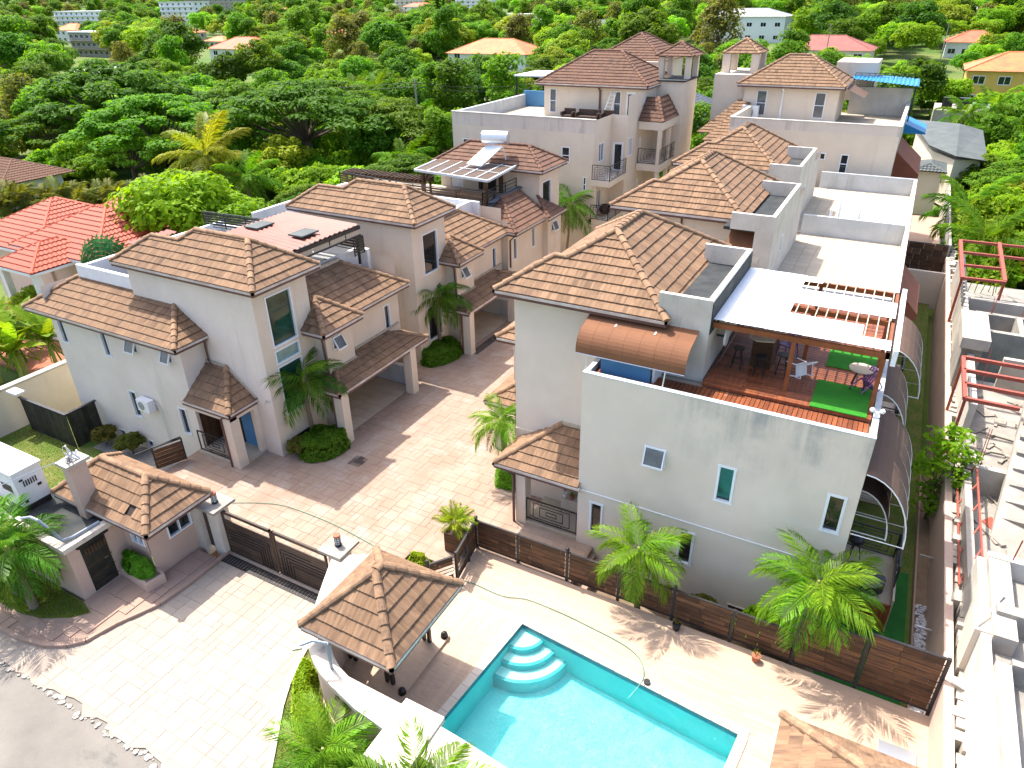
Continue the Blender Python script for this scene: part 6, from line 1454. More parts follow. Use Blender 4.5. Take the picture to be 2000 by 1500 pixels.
m = MB(); m.poly([(5.3, 23.5, 1.2), (7.5, 24.5, 1.2), (7.5, 30, 4.3), (6.0, 29.6, 4.3)]); m.poly([(5.3, 23.5, .6), (6.0, 29.6, 3.7), (7.5, 30, 3.7), (7.5, 24.5, .6)]); m.poly([(5.3, 23.5, .6), (5.3, 23.5, 1.2), (6.0, 29.6, 4.3), (6.0, 29.6, 3.7)]); m.build('ramp_slab', 'concrete_pale', ub)
slabp(3.95, 34.3, 5.05, 37.9, 3.5, 4.0, 'concrete_pale', 'pier_cap'); slabp(4.1, 34.6, 4.9, 37.6, -1, 3.5, 'concrete', 'pier')
slabp(5.1, 37.6, 10, 37.9, -1, 3.2, 'concrete', 'cross_wall'); slabp(4.9, 40.5, 10, 40.8, -1, 3.0, 'concrete', 'cross_wall'); slabp(6.6, 37.9, 6.85, 40.5, -1, 3.1, 'concrete', 'cross_wall'); slabp(4.7, 42.5, 10, 42.8, -1, 3.0, 'concrete_pale', 'cross_wall')
slabp(4.2, 37.9, 4.45, 49.5, -1, 3.4, 'concrete_pale', 'wall_stub'); slabp(4.45, 38, 10, 52, -1, .8, 'concrete', 'ground_slab')
mb = MB()
for j in range(16): mb.box(4.1, 40+j*.6, 3.4, 4.2, 40.15+j*.6, 3.9)
mb.build('rebar_stub', 'concrete', ub)
def steel(pts, w_=.14): 
    m = MB()
    for p, q in pts: m.bar(p, q, w_, w_)
    return m
sf = thing('steel_pergola', 'nearer red oxide steel roof frame over the unfinished building', 'steel frame', (5, 30, 1), 'red steel frames on the building site')
xs0, xs1 = 3.95, 6.6
steel([((3.95, 28.3, 3.95), (3.95, 32.2, 3.95))]).build('side_beam', 'steel_red', sf)
for y in (28.3, 29.6, 30.9, 32.2): steel([((3.95, y, 3.95), (7.2 if y > 29 else 5.7, y, 3.95))]).build('cross_beam', 'steel_red', sf)
for y in (28.4, 32.1): steel([((3.98, y, 1.2), (3.98, y, 3.9))], .10).build('post', 'steel_red', sf)
sf = thing('steel_pergola', 'farther red oxide steel roof frame near the climbing plants', 'steel frame', (5, 45, 1), 'red steel frames on the building site')
steel([((4.05, 42.6, 4.0), (4.05, 50, 4.0))], .18).build('side_beam', 'steel_red', sf); steel([((6.0, 43, 4.0), (6.1, 50.3, 4.0))], .18).build('side_beam', 'steel_red', sf)
for y in (42.7, 45, 47.5, 50): steel([((4.05, y, 4.0), (6.05 if y in (42.7, 45) else 9, y+.2, 4.0))]).build('cross_beam', 'steel_red', sf)
for x, y in ((4.05, 42.8), (6.0, 43.1)): steel([((x, y, 1), (x, y, 4))], .12).build('post', 'steel_red', sf)
sf = thing('steel_railing', 'slender red steel railing frame lying along the rubble wall top', 'railing', (4.4, 23, 1.4))
steel([((4.3, 20.4, 1.5), (4.3, 26.4, 1.5)), ((4.75, 20.8, 2.2), (4.75, 26.6, 2.2))], .06).build('rail', 'steel_red', sf)
for j in range(5): steel([((4.3, 20.5+j*1.45, 1.5), (4.75, 21.6+j*1.25, 2.2))], .05).build('strut', 'steel_red', sf)
t = thing('steel_plate', 'small square red plate lying on the shaded site slab', 'plate', (5.4, 24.6, 1.2)); MB().prism([(5.1, 24.6), (5.4, 24.2), (5.7, 24.6), (5.4, 25.0)], 1.21, 1.23).build('plate', 'steel_red', t)
pd = thing('concrete_pad', 'small square beige pad with a pale pipe on the rubble wall', 'concrete pad', (4.45, 17.4, 2.2)); MB().box(4.25, 17.0, 1.4, 4.62, 17.9, 2.95).build('pad', 'stucco', pd); MB().tube([(4.3, 17.1, 3.0), (4.6, 17.7, 3.1), (4.9, 18.4, 3.2)], .03, 6).build('pipe', 'white_metal', pd)
# ================================================================== NEIGHBOURING AND FAR HOUSES
def sheet_roof(parent, x0, y0, x1, y1, z, k, mat, ribs=True):
    w_, d_ = x1-x0, y1-y0; h = min(w_, d_)/2; zz = z+h*k
    if w_ >= d_: A, B = V((x0+h, (y0+y1)/2, zz)), V((x1-h, (y0+y1)/2, zz))
    else: A, B = V(((x0+x1)/2, y0+h, zz)), V(((x0+x1)/2, y1-h, zz))
    c = [V((x0, y0, z)), V((x1, y0, z)), V((x1, y1, z)), V((x0, y1, z))]
    m = MB()
    if w_ >= d_: pl = [[c[0], c[1], B, A], [c[1], c[2], B], [c[2], c[3], A, B], [c[3], c[0], A]]; hp = [(c[0], A), (c[1], B), (c[2], B), (c[3], A), (A, B)]
    else: pl = [[c[0], c[1], A], [c[1], c[2], B, A], [c[2], c[3], B], [c[3], c[0], A, B]]; hp = [(c[0], A), (c[1], A), (c[2], B), (c[3], B), (A, B)]
    for p in pl: m.poly(p)
    m.poly([c[3], c[2], c[1], c[0]])
    o = m.build('roof', mat, parent)
    r = MB()
    for p, q in hp:
        if (p-q).length > .1: r.tube([p, q], .14, 5)
    r.build('ridge_cap', mat, o)
    if ribs:
        r = MB()
        for p in pl:
            u = (p[1]-p[0]).normalized(); n = (p[1]-p[0]).cross(p[2]-p[0]).normalized()
            if n.z < 0: n = -n
            v = n.cross(u); q = [((t-p[0]).dot(u), (t-p[0]).dot(v)) for t in p]
            if sum(q[i][0]*q[(i+1) % len(q)][1]-q[(i+1) % len(q)][0]*q[i][1] for i in range(len(q))) < 0: q = q[::-1]
            L = (p[1]-p[0]).length; vm = max(t[1] for t in q)
            for jv in range(int(vm/.42)+1):
                for i in range(int(L/.30)+1):
                    for a0, a1, h0, h1 in ((0, .15, .03, .10), (.15, .30, .10, .03)):
                        cc = clip(q, i*.30+a0, i*.30+a1, jv*.42, jv*.42+.42)
                        if len(cc) > 2: r.poly([p[0]+u*a_+v*b_+n*(h0+(h1-h0)*((a_-i*.30-a0)/.15)+.05*(1-(b_-jv*.42)/.42)) for a_, b_ in cc])
        r.build('tile_ribs', mat, o, kind='stuff')
    return o
def far_house(label, x, y, w_, d_, storeys, wall, roof, flat=False, nwin=4, z=None, k=.5, ov=.6, st=3.0, cat='house'):
    z0 = TH(x, y) if z is None else z
    h = thing('far_house', label, cat, (x, y, z0)); H = storeys*st
    S0, S1 = (x-w_/2, y-d_/2), (x+w_/2, y-d_/2)
    ops = []; side = []
    for s in range(storeys):
        for i in range(nwin):
            u = w_*(i+.5)/nwin; ww = min(1.0, w_/nwin*.3); ops.append((u-ww, u+ww, z0+s*st+.9, z0+s*st+2.35))
        for i in range(max(1, nwin//2)):
            u = d_*(i+.5)/max(1, nwin//2); side.append((u-.8, u+.8, z0+s*st+.9, z0+s*st+2.35))
    E1 = (x+w_/2, y+d_/2); W1 = (x-w_/2, y+d_/2)
    walls(h, 'wall', wall, [(S0, S1, z0-2, z0+H, ops), (S1, E1, z0-2, z0+H, side), (E1, W1, z0-2, z0+H), (W1, S0, z0-2, z0+H)])
    for o in ops: window(h, S0, S1, o, 'glass', vbars=(.5,), fw=.10)
    for o in side: window(h, S1, E1, o, 'glass', vbars=(.5,), fw=.10)
    if flat:
        MB().box(x-w_/2-ov, y-d_/2-ov, z0+H, x+w_/2+ov, y+d_/2+ov, z0+H+.35).build('roof', roof, h)
        for s in range(1, storeys): MB().box(x-w_/2-.8, y-d_/2-1.0, z0+s*st-.15, x+w_/2+.3, y-d_/2-.01, z0+s*st+.1).build('balcony_slab', wall, h)
    else:
        sheet_roof(h, x-w_/2-ov, y-d_/2-ov, x+w_/2+ov, y+d_/2+ov, z0+H, k, roof, ribs=False)
    return h
rh = thing('red_roof_house', 'low neighbouring house with bright red tiled hip roofs at the left edge', 'house', (-50, 27, -1.5))
for (x0, y0, x1, y1, z) in ((-58, 24.3, -49.0, 33.5, 3.0), (-52.5, 24.5, -43, 33.0, 3.2), (-50.0, 21.9, -45.6, 27.5, 3.0), (-57.5, 34, -52, 38, 2.8)):
    sheet_roof(rh, x0, y0, x1, y1, z, .5, 'tile_red'); MB().box(x0+.9, y0+.9+(2.5 if x0 == -50.0 else 0), -1.6, x1-.9, y1-.9, z-.05).build('wall', 'stucco', rh)
    m = MB()
    for p, q in (((x0, y0), (x1, y0)), ((x1, y0), (x1, y1))): m.bar((*p, z-.08), (*q, z-.08), .14, .16)
    m.build('gutter', 'paint_white', rh)
for x, y in ((-49.6, 22.3), (-46.0, 22.3)): MB().box(x-.2, y-.2, -1.6, x+.2, y+.2, 3).build('column', 'paint_white', rh)
MB().box(-56, 18.5, -1.72, -42, 24.5, -1.55).build('neighbour_yard', 'terracotta', kind='structure')
c5 = copy_tree(cw, (-55.4, 23.2, -1.55), .3, 1.6, 'white plastic chair in the shade of the red roofed house porch'); c5.rotation_euler = (0, 0, .4)
bh = thing('brown_roof_house', 'low house with long dark brown tiled roof at the far left edge', 'house', (-85, 43, -1.5)); sheet_roof(bh, -102, 39, -81, 47, 1.2, .42, 'tile_dark'); MB().box(-101, 40, -2, -82, 46, 1.2).build('wall', 'paint_white', bh)
far_house('two storey white house with coral tiled roof beyond the big rain trees', -200, 185, 22, 13, 2, 'paint_white', 'tile_coral', k=.45, st=2.9)
far_house('mustard yellow house with orange roof in the left distance', -330, 268, 15, 10, 2, 'stucco', 'tile_orange', k=.4)
far_house('smaller orange roofed yellow house right of the mustard one', -300, 262, 13, 9, 1, 'stucco', 'tile_orange', k=.4)
far_house('long modern white block with flat roof and ribbon windows, upper left', -560, 368, 55, 14, 3, 'paint_white', 'sheet_white', True, 9)
far_house('weathered grey apartment block with dark window openings, upper left', -306, 204, 24, 10, 3, 'concrete_pale', 'sheet_white', True, 7)
far_house('tall white slab building with flat roof behind palms, upper left', -485, 396, 36, 14, 5, 'paint_white', 'sheet_white', True, 6)
far_house('cream house with orange gabled roof near the top left centre', -446, 455, 22, 14, 2, 'paint_white', 'tile_orange', k=.5)
far_house('small pink roofed house near the top centre left', -281, 330, 13, 9, 1, 'paint_white', 'tile_coral', k=.4)
far_house('long low white house with grey roof near the top centre left', -281, 364, 32, 11, 1, 'paint_white', 'grey_floor', k=.35)
far_house('large house with broad orange tiled roof beside the tall fir', -114, 202, 26, 16, 2, 'paint_white', 'tile_orange', k=.42, st=2.4)
far_house('red roofed house below the pale green apartment towers', -420, 600, 30, 14, 2, 'paint_white', 'tile_coral', k=.4)
far_house('pale green apartment tower, left one at the top edge', -455, 640, 34, 16, 6, 'stucco_cool', 'paint_white', True, 6)
far_house('pale cream apartment tower, right one at the top edge', -395, 660, 40, 16, 6, 'paint_white', 'sheet_white', True, 7)
far_house('long grey apartment row at the top left edge', -640, 560, 70, 16, 5, 'concrete_pale', 'sheet_white', True, 10)
far_house('white three storey block with grey roof at the upper right centre', -64, 305, 30, 16, 2, 'paint_white', 'grey_floor', k=.3, st=4.2, nwin=6)
far_house('pale green house with maroon tiled roof and blank white side wall', -24, 212, 22, 14, 2, 'stucco_cool', 'tile_maroon', k=.4, st=3.0)
far_house('long white building with pale roof at the upper right', -2, 372, 34, 14, 2, 'paint_white', 'sheet_white', k=.2, st=3.4, nwin=6)
far_house('yellow two storey house with orange tiled roof at the right edge', 14.5, 168, 16, 12, 2, 'yellow', 'tile_orange', k=.42, st=3.2) if 'yellow' in M else None
far_house('orange roofed house half hidden in trees left of the yellow house', 10, 262, 14, 11, 1, 'paint_white', 'tile_coral', k=.45, st=4)
gh2 = thing('grey_roof_house', 'low house with broad folded grey sheet roof behind the back right house', 'house', (4, 84, -1))
m = MB(); m.poly([(-.4, 98, 4.4), (1.8, 86, 3.6), (4.2, 81.5, 3.5), (4.4, 95, 4.6)]); m.poly([(4.2, 81.5, 3.5), (7.0, 83, 3.0), (6.8, 96, 3.9), (4.4, 95, 4.6)]); m.poly([(-.4, 98, 4.3), (6.8, 96, 3.8), (7.0, 83, 2.9), (4.2, 81.5, 3.4), (1.8, 86, 3.5)])
m.build('roof', 'grey_roof', gh2); MB().prism([(2.2, 86.5), (4.2, 82.2), (6.5, 83.6), (6.3, 95.6), (.4, 97)], -1.5, 3.0).build('wall', 'stucco', gh2)
gh3 = thing('grey_tile_house', 'small grey tiled roof between the rust awning and the grey sheet roof', 'house', (2.4, 80, -1)); sheet_roof(gh3, .8, 77.5, 3.6, 82, 2.6, .35, 'grey_roof'); MB().box(1.1, 77.9, -1.5, 3.3, 81.6, 2.6).build('wall', 'stucco', gh3)
gg = thing('green_grey_house', 'grey-green gabled roof glimpsed between the two back houses', 'house', (-27, 104, -1)); sheet_roof(gg, -36, 96, -24, 108, 3.6, .5, 'flash'); MB().box(-35, 97, -2, -25, 107, 3.6).build('wall', 'paint_white', gg)
t = thing('roof_terrace_slab', 'pale flat roof with black water tanks among the trees at the right', 'building', (8, 128, 0)); MB().box(2, 122, -2, 9, 130, 2.6).build('block', 'concrete_pale', t)
for x in (3.5, 5.5): MB().tube([(x, 124, 2.6), (x, 124, 4.1)], .7, 10).build('water_tank', 'plastic_black', t)
MB().tube([(6.6, 124, 3.2), (8.6, 124, 3.2)], .4, 10).build('heater_tank', 'steel', t)
wr = thing('white_wall_building', 'tall blank white building side at the right edge', 'building', (9, 62, -1)); MB().box(10.2, 52, -1.5, 13, 74, 5.0).build('wall', 'concrete_pale', wr)
for (l, a_, b_, h_) in (('grey concrete yard wall beside the road in the middle distance', (-60, 86), (-38, 93), 1.2), ('white yard wall behind the orange roofed house trees', (-190, 172), (-168, 176), 1.5)):
    t = thing('yard_wall', l, 'wall', (a_[0], a_[1], -1.7)); MB().bar((*a_, -1.7+h_/2+.5), (*b_, -1.7+h_/2+.5), .3, h_+1).build('wall', 'concrete_pale', t)
# power poles
for j, (x, y, hh, l) in enumerate(((-60.5, 84, 8, 'grey power pole left of the back left house roof terrace'), (-44, 96, 8, 'concrete power pole behind the back left house'), (-22, 196, 11, 'wooden power pole left of the maroon roofed house'), (2, 205, 11, 'wooden power pole right of the maroon roofed house'))):
    t = thing('power_pole', l, 'power pole', (x, y, -1.7), 'power poles among the trees'); MB().tube([(x, y, -1.7), (x, y, hh)], .16, 6, .10).build('pole', 'concrete', t); MB().bar((x-.9, y, hh-.5), (x+.9, y, hh-.5), .12, .12).build('crossarm', 'dark_wood', t)
m = MB()
for dz in (0, -.5):
    for p0, p1 in (((-60.5, 84, 7.6), (-44, 96, 7.6)), ((-44, 96, 7.6), (-10, 118, 8.2)), ((-110, 60, 7.6), (-60.5, 84, 7.6))):
        p0, p1 = V(p0), V(p1); m.tube([p0.lerp(p1, q/8)+V((0, 0, dz-.9*(1-(q/4-1)**2))) for q in range(9)], .025, 4)
tag(m.build('power_line', 'dark_metal'), 'thin dark power lines sagging between the poles', 'power line')

far_house('long low white roofed house behind the rain trees at the left', -196, 132, 24, 8, 1, 'paint_white', 'sheet_white', k=.25, st=3)
far_house('dark brown roofed bungalow left of the coral roofed house', -214, 196, 14, 8, 1, 'stucco', 'tile_dark', k=.4, st=3)
far_house('orange roofed white house at the top left edge', -405, 258, 18, 11, 2, 'paint_white', 'tile_orange', k=.5)
far_house('white flat roofed block near the top centre right', -215, 420, 30, 12, 2, 'paint_white', 'sheet_white', True, 6)
far_house('small white house with grey roof near the top centre right', -160, 400, 18, 10, 2, 'paint_white', 'grey_roof', k=.3)
# clutter on the building site
m = MB(); r = random.Random(3)
for i in range(110):
    x = r.uniform(4.7, 8.5); y = r.uniform(20.5, 33.5); z = 1.2 if y < 26.5 else 2.0
    mm = Matrix.Translation((x, y, z+.04)) @ Matrix.Rotation(r.uniform(0, 3.1), 4, 'Z'); k = r.random()
    if k < .4: m.obox(mm, r.uniform(.5, 1.6), r.uniform(.05, .12), .05)
    elif k < .8: m.obox(mm, r.uniform(.15, .4), r.uniform(.12, .2), r.uniform(.1, .2))
    else: m.obox(mm, r.uniform(.4, .9), r.uniform(.3, .6), .03)
m.build('site_debris', 'rubble', ub, kind='stuff')
for j in range(9):
    t_ = j/9; a_ = V((6.1+1.2*0, 24.2+.0, 1.3)).lerp(V((6.6, 29.6, 4.3)), t_+.05); MB().box(a_.x-.55, a_.y-.05, a_.z-.02, a_.x+.7, a_.y+.25, a_.z+.20).build('stair_step', 'concrete', ub)
for (x0, y0, x1, y1, z0, z1) in ((7.2, 20.4, 7.45, 26.4, 1.2, 2.6), (4.7, 26.3, 9.5, 26.55, 1.2, 2.3), (7.8, 27, 8.05, 34, 2, 4.2), (5.6, 33.6, 9.5, 33.85, 2, 3.6)): slabp(x0, y0, x1, y1, z0, z1, 'concrete_pale', 'wall_stub')
m = MB()
for i in range(30):
    x = r.uniform(4.7, 9); y = r.choice((20.1, 26.4, 33.7, 37.75, 40.65)); m.tube([(x, y, 2.2), (x+r.uniform(-.1, .1), y, 3.9)], .012, 4)
m.build('rebar', 'steel_red', ub, kind='stuff')

far_house('white house with red hipped roof among trees at the top left centre', -291, 325, 12, 9, 1, 'paint_white', 'tile_coral', k=.5)
far_house('long pale flat building near the top right centre trees', -251, 485, 26, 10, 2, 'paint_white', 'sheet_white', True, 6)
# ================================================================== VEGETATION
def leaf_quads(mb, c, rx, rz, n, size, r, up=.5, shell=.55, solid=False):
    for _ in range(n):
        while True:
            d = V((r.gauss(0, 1), r.gauss(0, 1), r.gauss(0, 1)))
            if d.length > .1: break
        d.normalize()
        if d.z < -.35 and r.random() < .75: d.z = -d.z
        k = shell+(1-shell)*r.random()**.6
        p = V((c[0]+d.x*rx*k, c[1]+d.y*rx*k, c[2]+d.z*rz*k))
        n_ = (d*.7+V((0, 0, up))+V((r.uniform(-.6, .6), r.uniform(-.6, .6), r.uniform(-.4, .5)))).normalized()
        a = n_.orthogonal().normalized(); t = r.uniform(0, 6.28); b = n_.cross(a)
        x = a*cos(t)+b*sin(t); y = n_.cross(x); s = size*r.uniform(.65, 1.3)
        q = len(mb.v)
        mb.v += [tuple(p-x*s*.6), tuple(p+y*s*.30-x*s*.02-n_*s*.05), tuple(p+x*s*.62-n_*s*.14), tuple(p-y*s*.30-x*s*.02-n_*s*.05)]
        mb.f.append((q, q+1, q+2, q+3))
def tree_proto(name, mat, kind, seed, R, H, nleaf=110, leaf=.42):
    r = random.Random(seed); t = thing(name, 'x', 'tree', (0, 0, -500))
    t.location = (0, 0, 0); WO[t.name] = V((0, 0, 0))
    cr = MB(); lim = MB(); cl = []
    if kind == 'round':
        for i in range(46):
            d = V((r.gauss(0, 1), r.gauss(0, 1), r.gauss(0, .9))); d.normalize()
            if d.z < -.3: d.z *= -.5
            k = r.uniform(.55, 1)**.7; cl.append((d.x*R*.78*k, d.y*R*.78*k, H*.60+d.z*H*.33*k, R*r.uniform(.20, .36), R*r.uniform(.16, .26)))
    elif kind == 'layer':
        for i in range(84):
            an = r.uniform(0, 6.28); q = sqrt(r.random()); z = H*(.60+.36*(1-q*q))+r.uniform(-.09, .05)*H
            cl.append((cos(an)*q*R*.92, sin(an)*q*R*.92, z, R*r.uniform(.11, .20), R*r.uniform(.035, .065)))
    elif kind == 'tall':
        for i in range(40):
            an = r.uniform(0, 6.28); z = r.uniform(.22, 1); q = r.random()**.6*(1.05-abs(z-.5)*1.1)
            cl.append((cos(an)*q*R*.8, sin(an)*q*R*.8, z*H, R*r.uniform(.22, .38), R*r.uniform(.22, .34)))
    elif kind == 'fir':
        for i in range(60):
            z = .1+.88*i/60; rr = R*(1-z)*1.0+.12; an = i*2.4
            cl.append((cos(an)*rr*.55, sin(an)*rr*.55, z*H, rr*.55+.15, .28))
    for c in cl:
        leaf_quads(cr, c[:3], c[3], c[4], nleaf, leaf, r, up=.9 if kind == 'layer' else .45)
    tr = MB(); th = H*.5 if kind != 'fir' else H*.98
    tr.tube([(0, 0, -1.5), (.1, 0, th*.3), (-.1, .1, th*.7), (0, 0, th)], [R*.075, R*.055, R*.045, R*.02], 7)
    for c in cl[::(4 if kind != 'fir' else 9)]:
        b = V((0, 0, min(th*.8, c[2]*.6))); e = V(c[:3]); tr.tube([b, b.lerp(e, .5)+V((0, 0, -.03*H)), e], [R*.018, R*.012, R*.006], 5, cap=False)
    tr.build('trunk', 'bark', t); cr.build('crown', mat, t)
    return t
TP = {}
used_proto = set()
def plant(key, x, y, sc, label, group=None, z=None, rz=None, cat='tree'):
    t = TP[key]; z = TH(x, y) if z is None else z; rz = rnd.uniform(0, 6.28) if rz is None else rz
    s3 = (sc*rnd.uniform(.92, 1.08), sc*rnd.uniform(.92, 1.08), sc*rnd.uniform(.9, 1.12))
    if key not in used_proto:
        used_proto.add(key); t.location = (x, y, z); t.rotation_euler = (0, 0, rz); t.scale = s3; t['label'] = label; t['category'] = cat
        if group: t['group'] = group
        return t
    c = copy_tree(t, (x, y, z), rz, s3, label, group); c['category'] = cat
    if not group and 'group' in c: del c['group']
    return c
TP['deep'] = tree_proto('broadleaf_tree', 'leaf_deep', 'round', 1, 4.2, 8.5)
TP['mid'] = tree_proto('broadleaf_tree', 'leaf_mid', 'round', 2, 4.2, 8)
TP['mid2'] = tree_proto('broadleaf_tree', 'leaf_mid', 'tall', 3, 3.8, 9)
TP['bright'] = tree_proto('broadleaf_tree', 'leaf_bright', 'round', 4, 4.2, 7.5)
TP['yellow'] = tree_proto('broadleaf_tree', 'leaf_yellow', 'round', 5, 4.0, 7.5)
TP['olive'] = tree_proto('broadleaf_tree', 'leaf_olive', 'tall', 6, 3.8, 7.5, 80)
TP['rain'] = tree_proto('rain_tree', 'leaf_mid', 'layer', 7, 11, 11.5, 130, .52)
TP['rain2'] = tree_proto('rain_tree', 'leaf_deep', 'layer', 8, 10, 11, 130, .52)
TP['fir'] = tree_proto('fir_tree', 'leaf_deep', 'fir', 9, 4.0, 26, 90, .6)
TP['bush'] = tree_proto('shrub', 'leaf_bright', 'round', 10, 1.2, 1.7, 60, .22)
TP['croton'] = tree_proto('shrub', 'croton', 'round', 11, .75, 1.2, 50, .2)
TP['ybush'] = tree_proto('shrub', 'leaf_yellow', 'round', 12, .7, 1.0, 50, .17)
# ---- palms
def frond_mesh(name, L, n, ll, mat, droop, seed, wdt=.045, fold=.5):
    r = random.Random(seed); mb = MB(); pts = []
    for i in range(13):
        t = i/12; a = -droop*t; pts.append(V((L*(t-.12*droop*t*t*t), 0, -L*droop*.42*t*t)))
    for i in range(12):
        p, q = pts[i], pts[i+1]; w0, w1 = .022*L/1.7*(1-i/13), .022*L/1.7*(1-(i+1)/13)
        mb.poly([p+V((0, -w0, 0)), q+V((0, -w1, 0)), q+V((0, w1, 0)), p+V((0, w0, 0))])
    for i in range(n):
        t = .14+.86*(i+.5)/n; f = t*12; k = min(11, int(f)); p = pts[k].lerp(pts[k+1], f-k); d = (pts[k+1]-pts[k]).normalized()
        le = ll*(.55+.75*sin(pi*min(1, t*.9+.08)))*r.uniform(.85, 1.1)
        for s in (-1, 1):
            ang = radians(62-30*t)+r.uniform(-.1, .1); sd = V((d.x*cos(ang), s*sin(ang), d.z*cos(ang)+r.uniform(-.15, .45)*fold)).normalized()
            m_ = p+sd*le*.5; e = p+sd*le*.86-V((0, 0, le*r.uniform(.3, .75))); wv = d*wdt*r.uniform(.8, 1.2)
            q = len(mb.v); mb.v += [tuple(p), tuple(m_+wv), tuple(e), tuple(m_-wv)]; mb.f.append((q, q+1, q+2, q+3))
    return mb.mesh(name, M[mat])
FR = {}
for key, a in dict(adon=(1.75, 46, .60, 'palm', 1.4), adon2=(1.75, 46, .60, 'palm_shade', 1.4), coco=(4.2, 46, 1.0, 'coco', .85), wild=(3.6, 38, .95, 'leaf_mid', .8), areca=(2.4, 34, .62, 'leaf_olive', .95), dead=(1.6, 40, .42, 'leaf_olive', 1.5), date=(.75, 26, .22, 'leaf_yellow', .55)).items():
    FR[key] = [frond_mesh('palm_frond', *a, s, wdt=(.026 if a[0] < 2 else .07) if a[0] > 1 else .02) for s in (1, 2, 3)]
def palm(key, loc, crown, label, sc=1., nf=15, tr=.08, seed=1, group=None, shaft=True, elev=(82, -28), cat='palm'):
    r = random.Random(seed); t = thing('palm_tree', label, cat, loc, group); x, y, z = loc; cx, cy, cz = crown
    b = V(loc); c = V(crown); mid = b.lerp(c, .5)+V((r.uniform(-.1, .1), r.uniform(-.1, .1), 0))
    m = MB(); pts = [b+V((0, 0, -.2)), b.lerp(mid, .6), mid, mid.lerp(c, .6), c]; m.tube(pts, [tr*1.5, tr*1.1, tr, tr*.95, tr*.85], 8); m.build('trunk', 'palm_bark', t)
    if shaft: MB().tube([c-V((0, 0, .35*sc)), c-V((0, 0, .05)), c+V((0, 0, .35*sc))], [tr*1.15, tr*1.25, tr*.4], 8).build('crownshaft', 'crownshaft', t)
    for i in range(nf):
        e = radians(elev[0]+(elev[1]-elev[0])*((i+.5)/nf)**.8); az = i*2.39996+r.uniform(-.2, .2)
        link('frond', FR['dead' if key in ('adon', 'adon2') and i == nf-1 else key][i % 3], t, c+V((0, 0, .12*sc)), rot=(r.uniform(-.25, .25), -e, az), scale=(sc*r.uniform(.88, 1.08),)*3)
    return t
palm('adon2', (-20.9, 19.2, 0), (-20.75, 19.0, 3.0), 'small dark green palm over the hedge against the nearest left stair tower', .98, 18, .09, 3)
palm('adon2', (-20.75, 29.45, 0), (-20.6, 29.2, 3.2), 'leaning palm in front of the second left stair tower', 1.02, 18, .10, 4)
palm('adon', (-11.75, 20.6, 0), (-11.85, 20.45, 2.7), 'bright palm at the driveway corner of the nearest right house', .74, 16, .07, 5)
palm('adon2', (-21.0, 46.8, 0), (-20.7, 46.6, 4.0), 'palm between the last left house and the back left house', 1.25, 16, .09, 6)
palm('adon', (-4.62, 16.95, -.9), (-4.68, 16.5, 2.1), 'left of the two bright palms behind the pool fence', .88, 17, .09, 7)
palm('adon', (.45, 17.2, -.9), (.45, 17.0, 2.55), 'right of the two bright palms behind the pool fence', 1.0, 20, .09, 8)
palm('adon', (-9.4, 7.2, 0), (-9.35, 7.1, 1.25), 'large bushy palm on the verge below the curved white wall', .88, 22, .09, 9)
palm('adon', (-8.7, 6.9, 0), (-8.55, 6.95, 1.0), 'low palm clump beside the bushy verge palm', .75, 14, .07, 10)
palm('adon', (-6.35, 6.85, 0), (-6.25, 6.95, 1.95), 'palm tips rising over the white wall at the bottom edge', .9, 18, .08, 11)
palm('adon2', (-22.1, 7.1, 0), (-22.2, 7.15, 2.3), 'taller palm at the gatehouse corner on the left', .95, 20, .11, 12)
palm('adon', (-23.2, 7.2, 0), (-23.45, 7.2, 2.1), 'second palm cut off by the left edge near the gatehouse', .95, 16, .10, 13)
palm('date', (-11.2, 16.0, .75), (-11.2, 16.0, 1.15), 'small young spiky palm in the plank planter', 1.0, 20, .10, 14, shaft=False, elev=(85, 0))
palm('coco', (-64.5, 51.0, -1.6), (-63.8, 50.9, 3.4), 'yellowish coconut palm in front of the rain trees', 1.3, 20, .22, 15, shaft=False, elev=(80, -40))
for i, (x, y, h_, l) in enumerate(((-73, 91, 5.5, 'dark palm left of the grey power pole'), (-79.5, 94, 5, 'drooping dark palm among the middle trees'), (-55, 76, 4, 'palm beside the back left house wall'), (-174, 222, 7, 'tall distant palm left of the fir tree'), (-81, 138, 5, 'palm in front of the orange roofed house'), (-300, 280, 13, 'very tall palm beside the white slab building'), (-210, 330, 12, 'distant palm near the top centre left'), (-58, 50.5, 2.0, 'low palm below the rain tree canopy'), (-47, 62, 2.2, 'palm beside the slatted pergola'), (8.5, 116, 4, 'pale feathery palm left of the yellow house'), (5.4, 110, 3.5, 'second feathery palm near the yellow house'), (-36, 44, 2.8, 'bright young palm beyond the slatted pergola'), (5.2, 66, 2.2, 'palm beside the grey sheet roof house'), (6.2, 58, 2.0, 'palm behind the far back wall at the right'))):
    palm('wild', (x, y, TH(x, y)), (x, y, h_), l, 1.0 if x > -170 else 1.7, 15, .18, 40+i, shaft=False, elev=(75, -35))
ORD = ['first', 'second', 'third', 'fourth', 'fifth', 'sixth', 'seventh', 'eighth', 'ninth', 'tenth', 'eleventh', 'twelfth']
for i in range(12):
    x = -76+i*1.25+rnd.uniform(-.5, .5); y = 34.5+i*1.05+rnd.uniform(-.8, .8)
    palm('areca', (x, y, -1.7), (x, y, -.2+rnd.uniform(0, .8)), 'clumping olive palm behind the red roofed house, %s from the left' % ORD[i], 1.25, 16, .10, 60+i, 'clumping palms behind the red roofs', False, (82, 5))
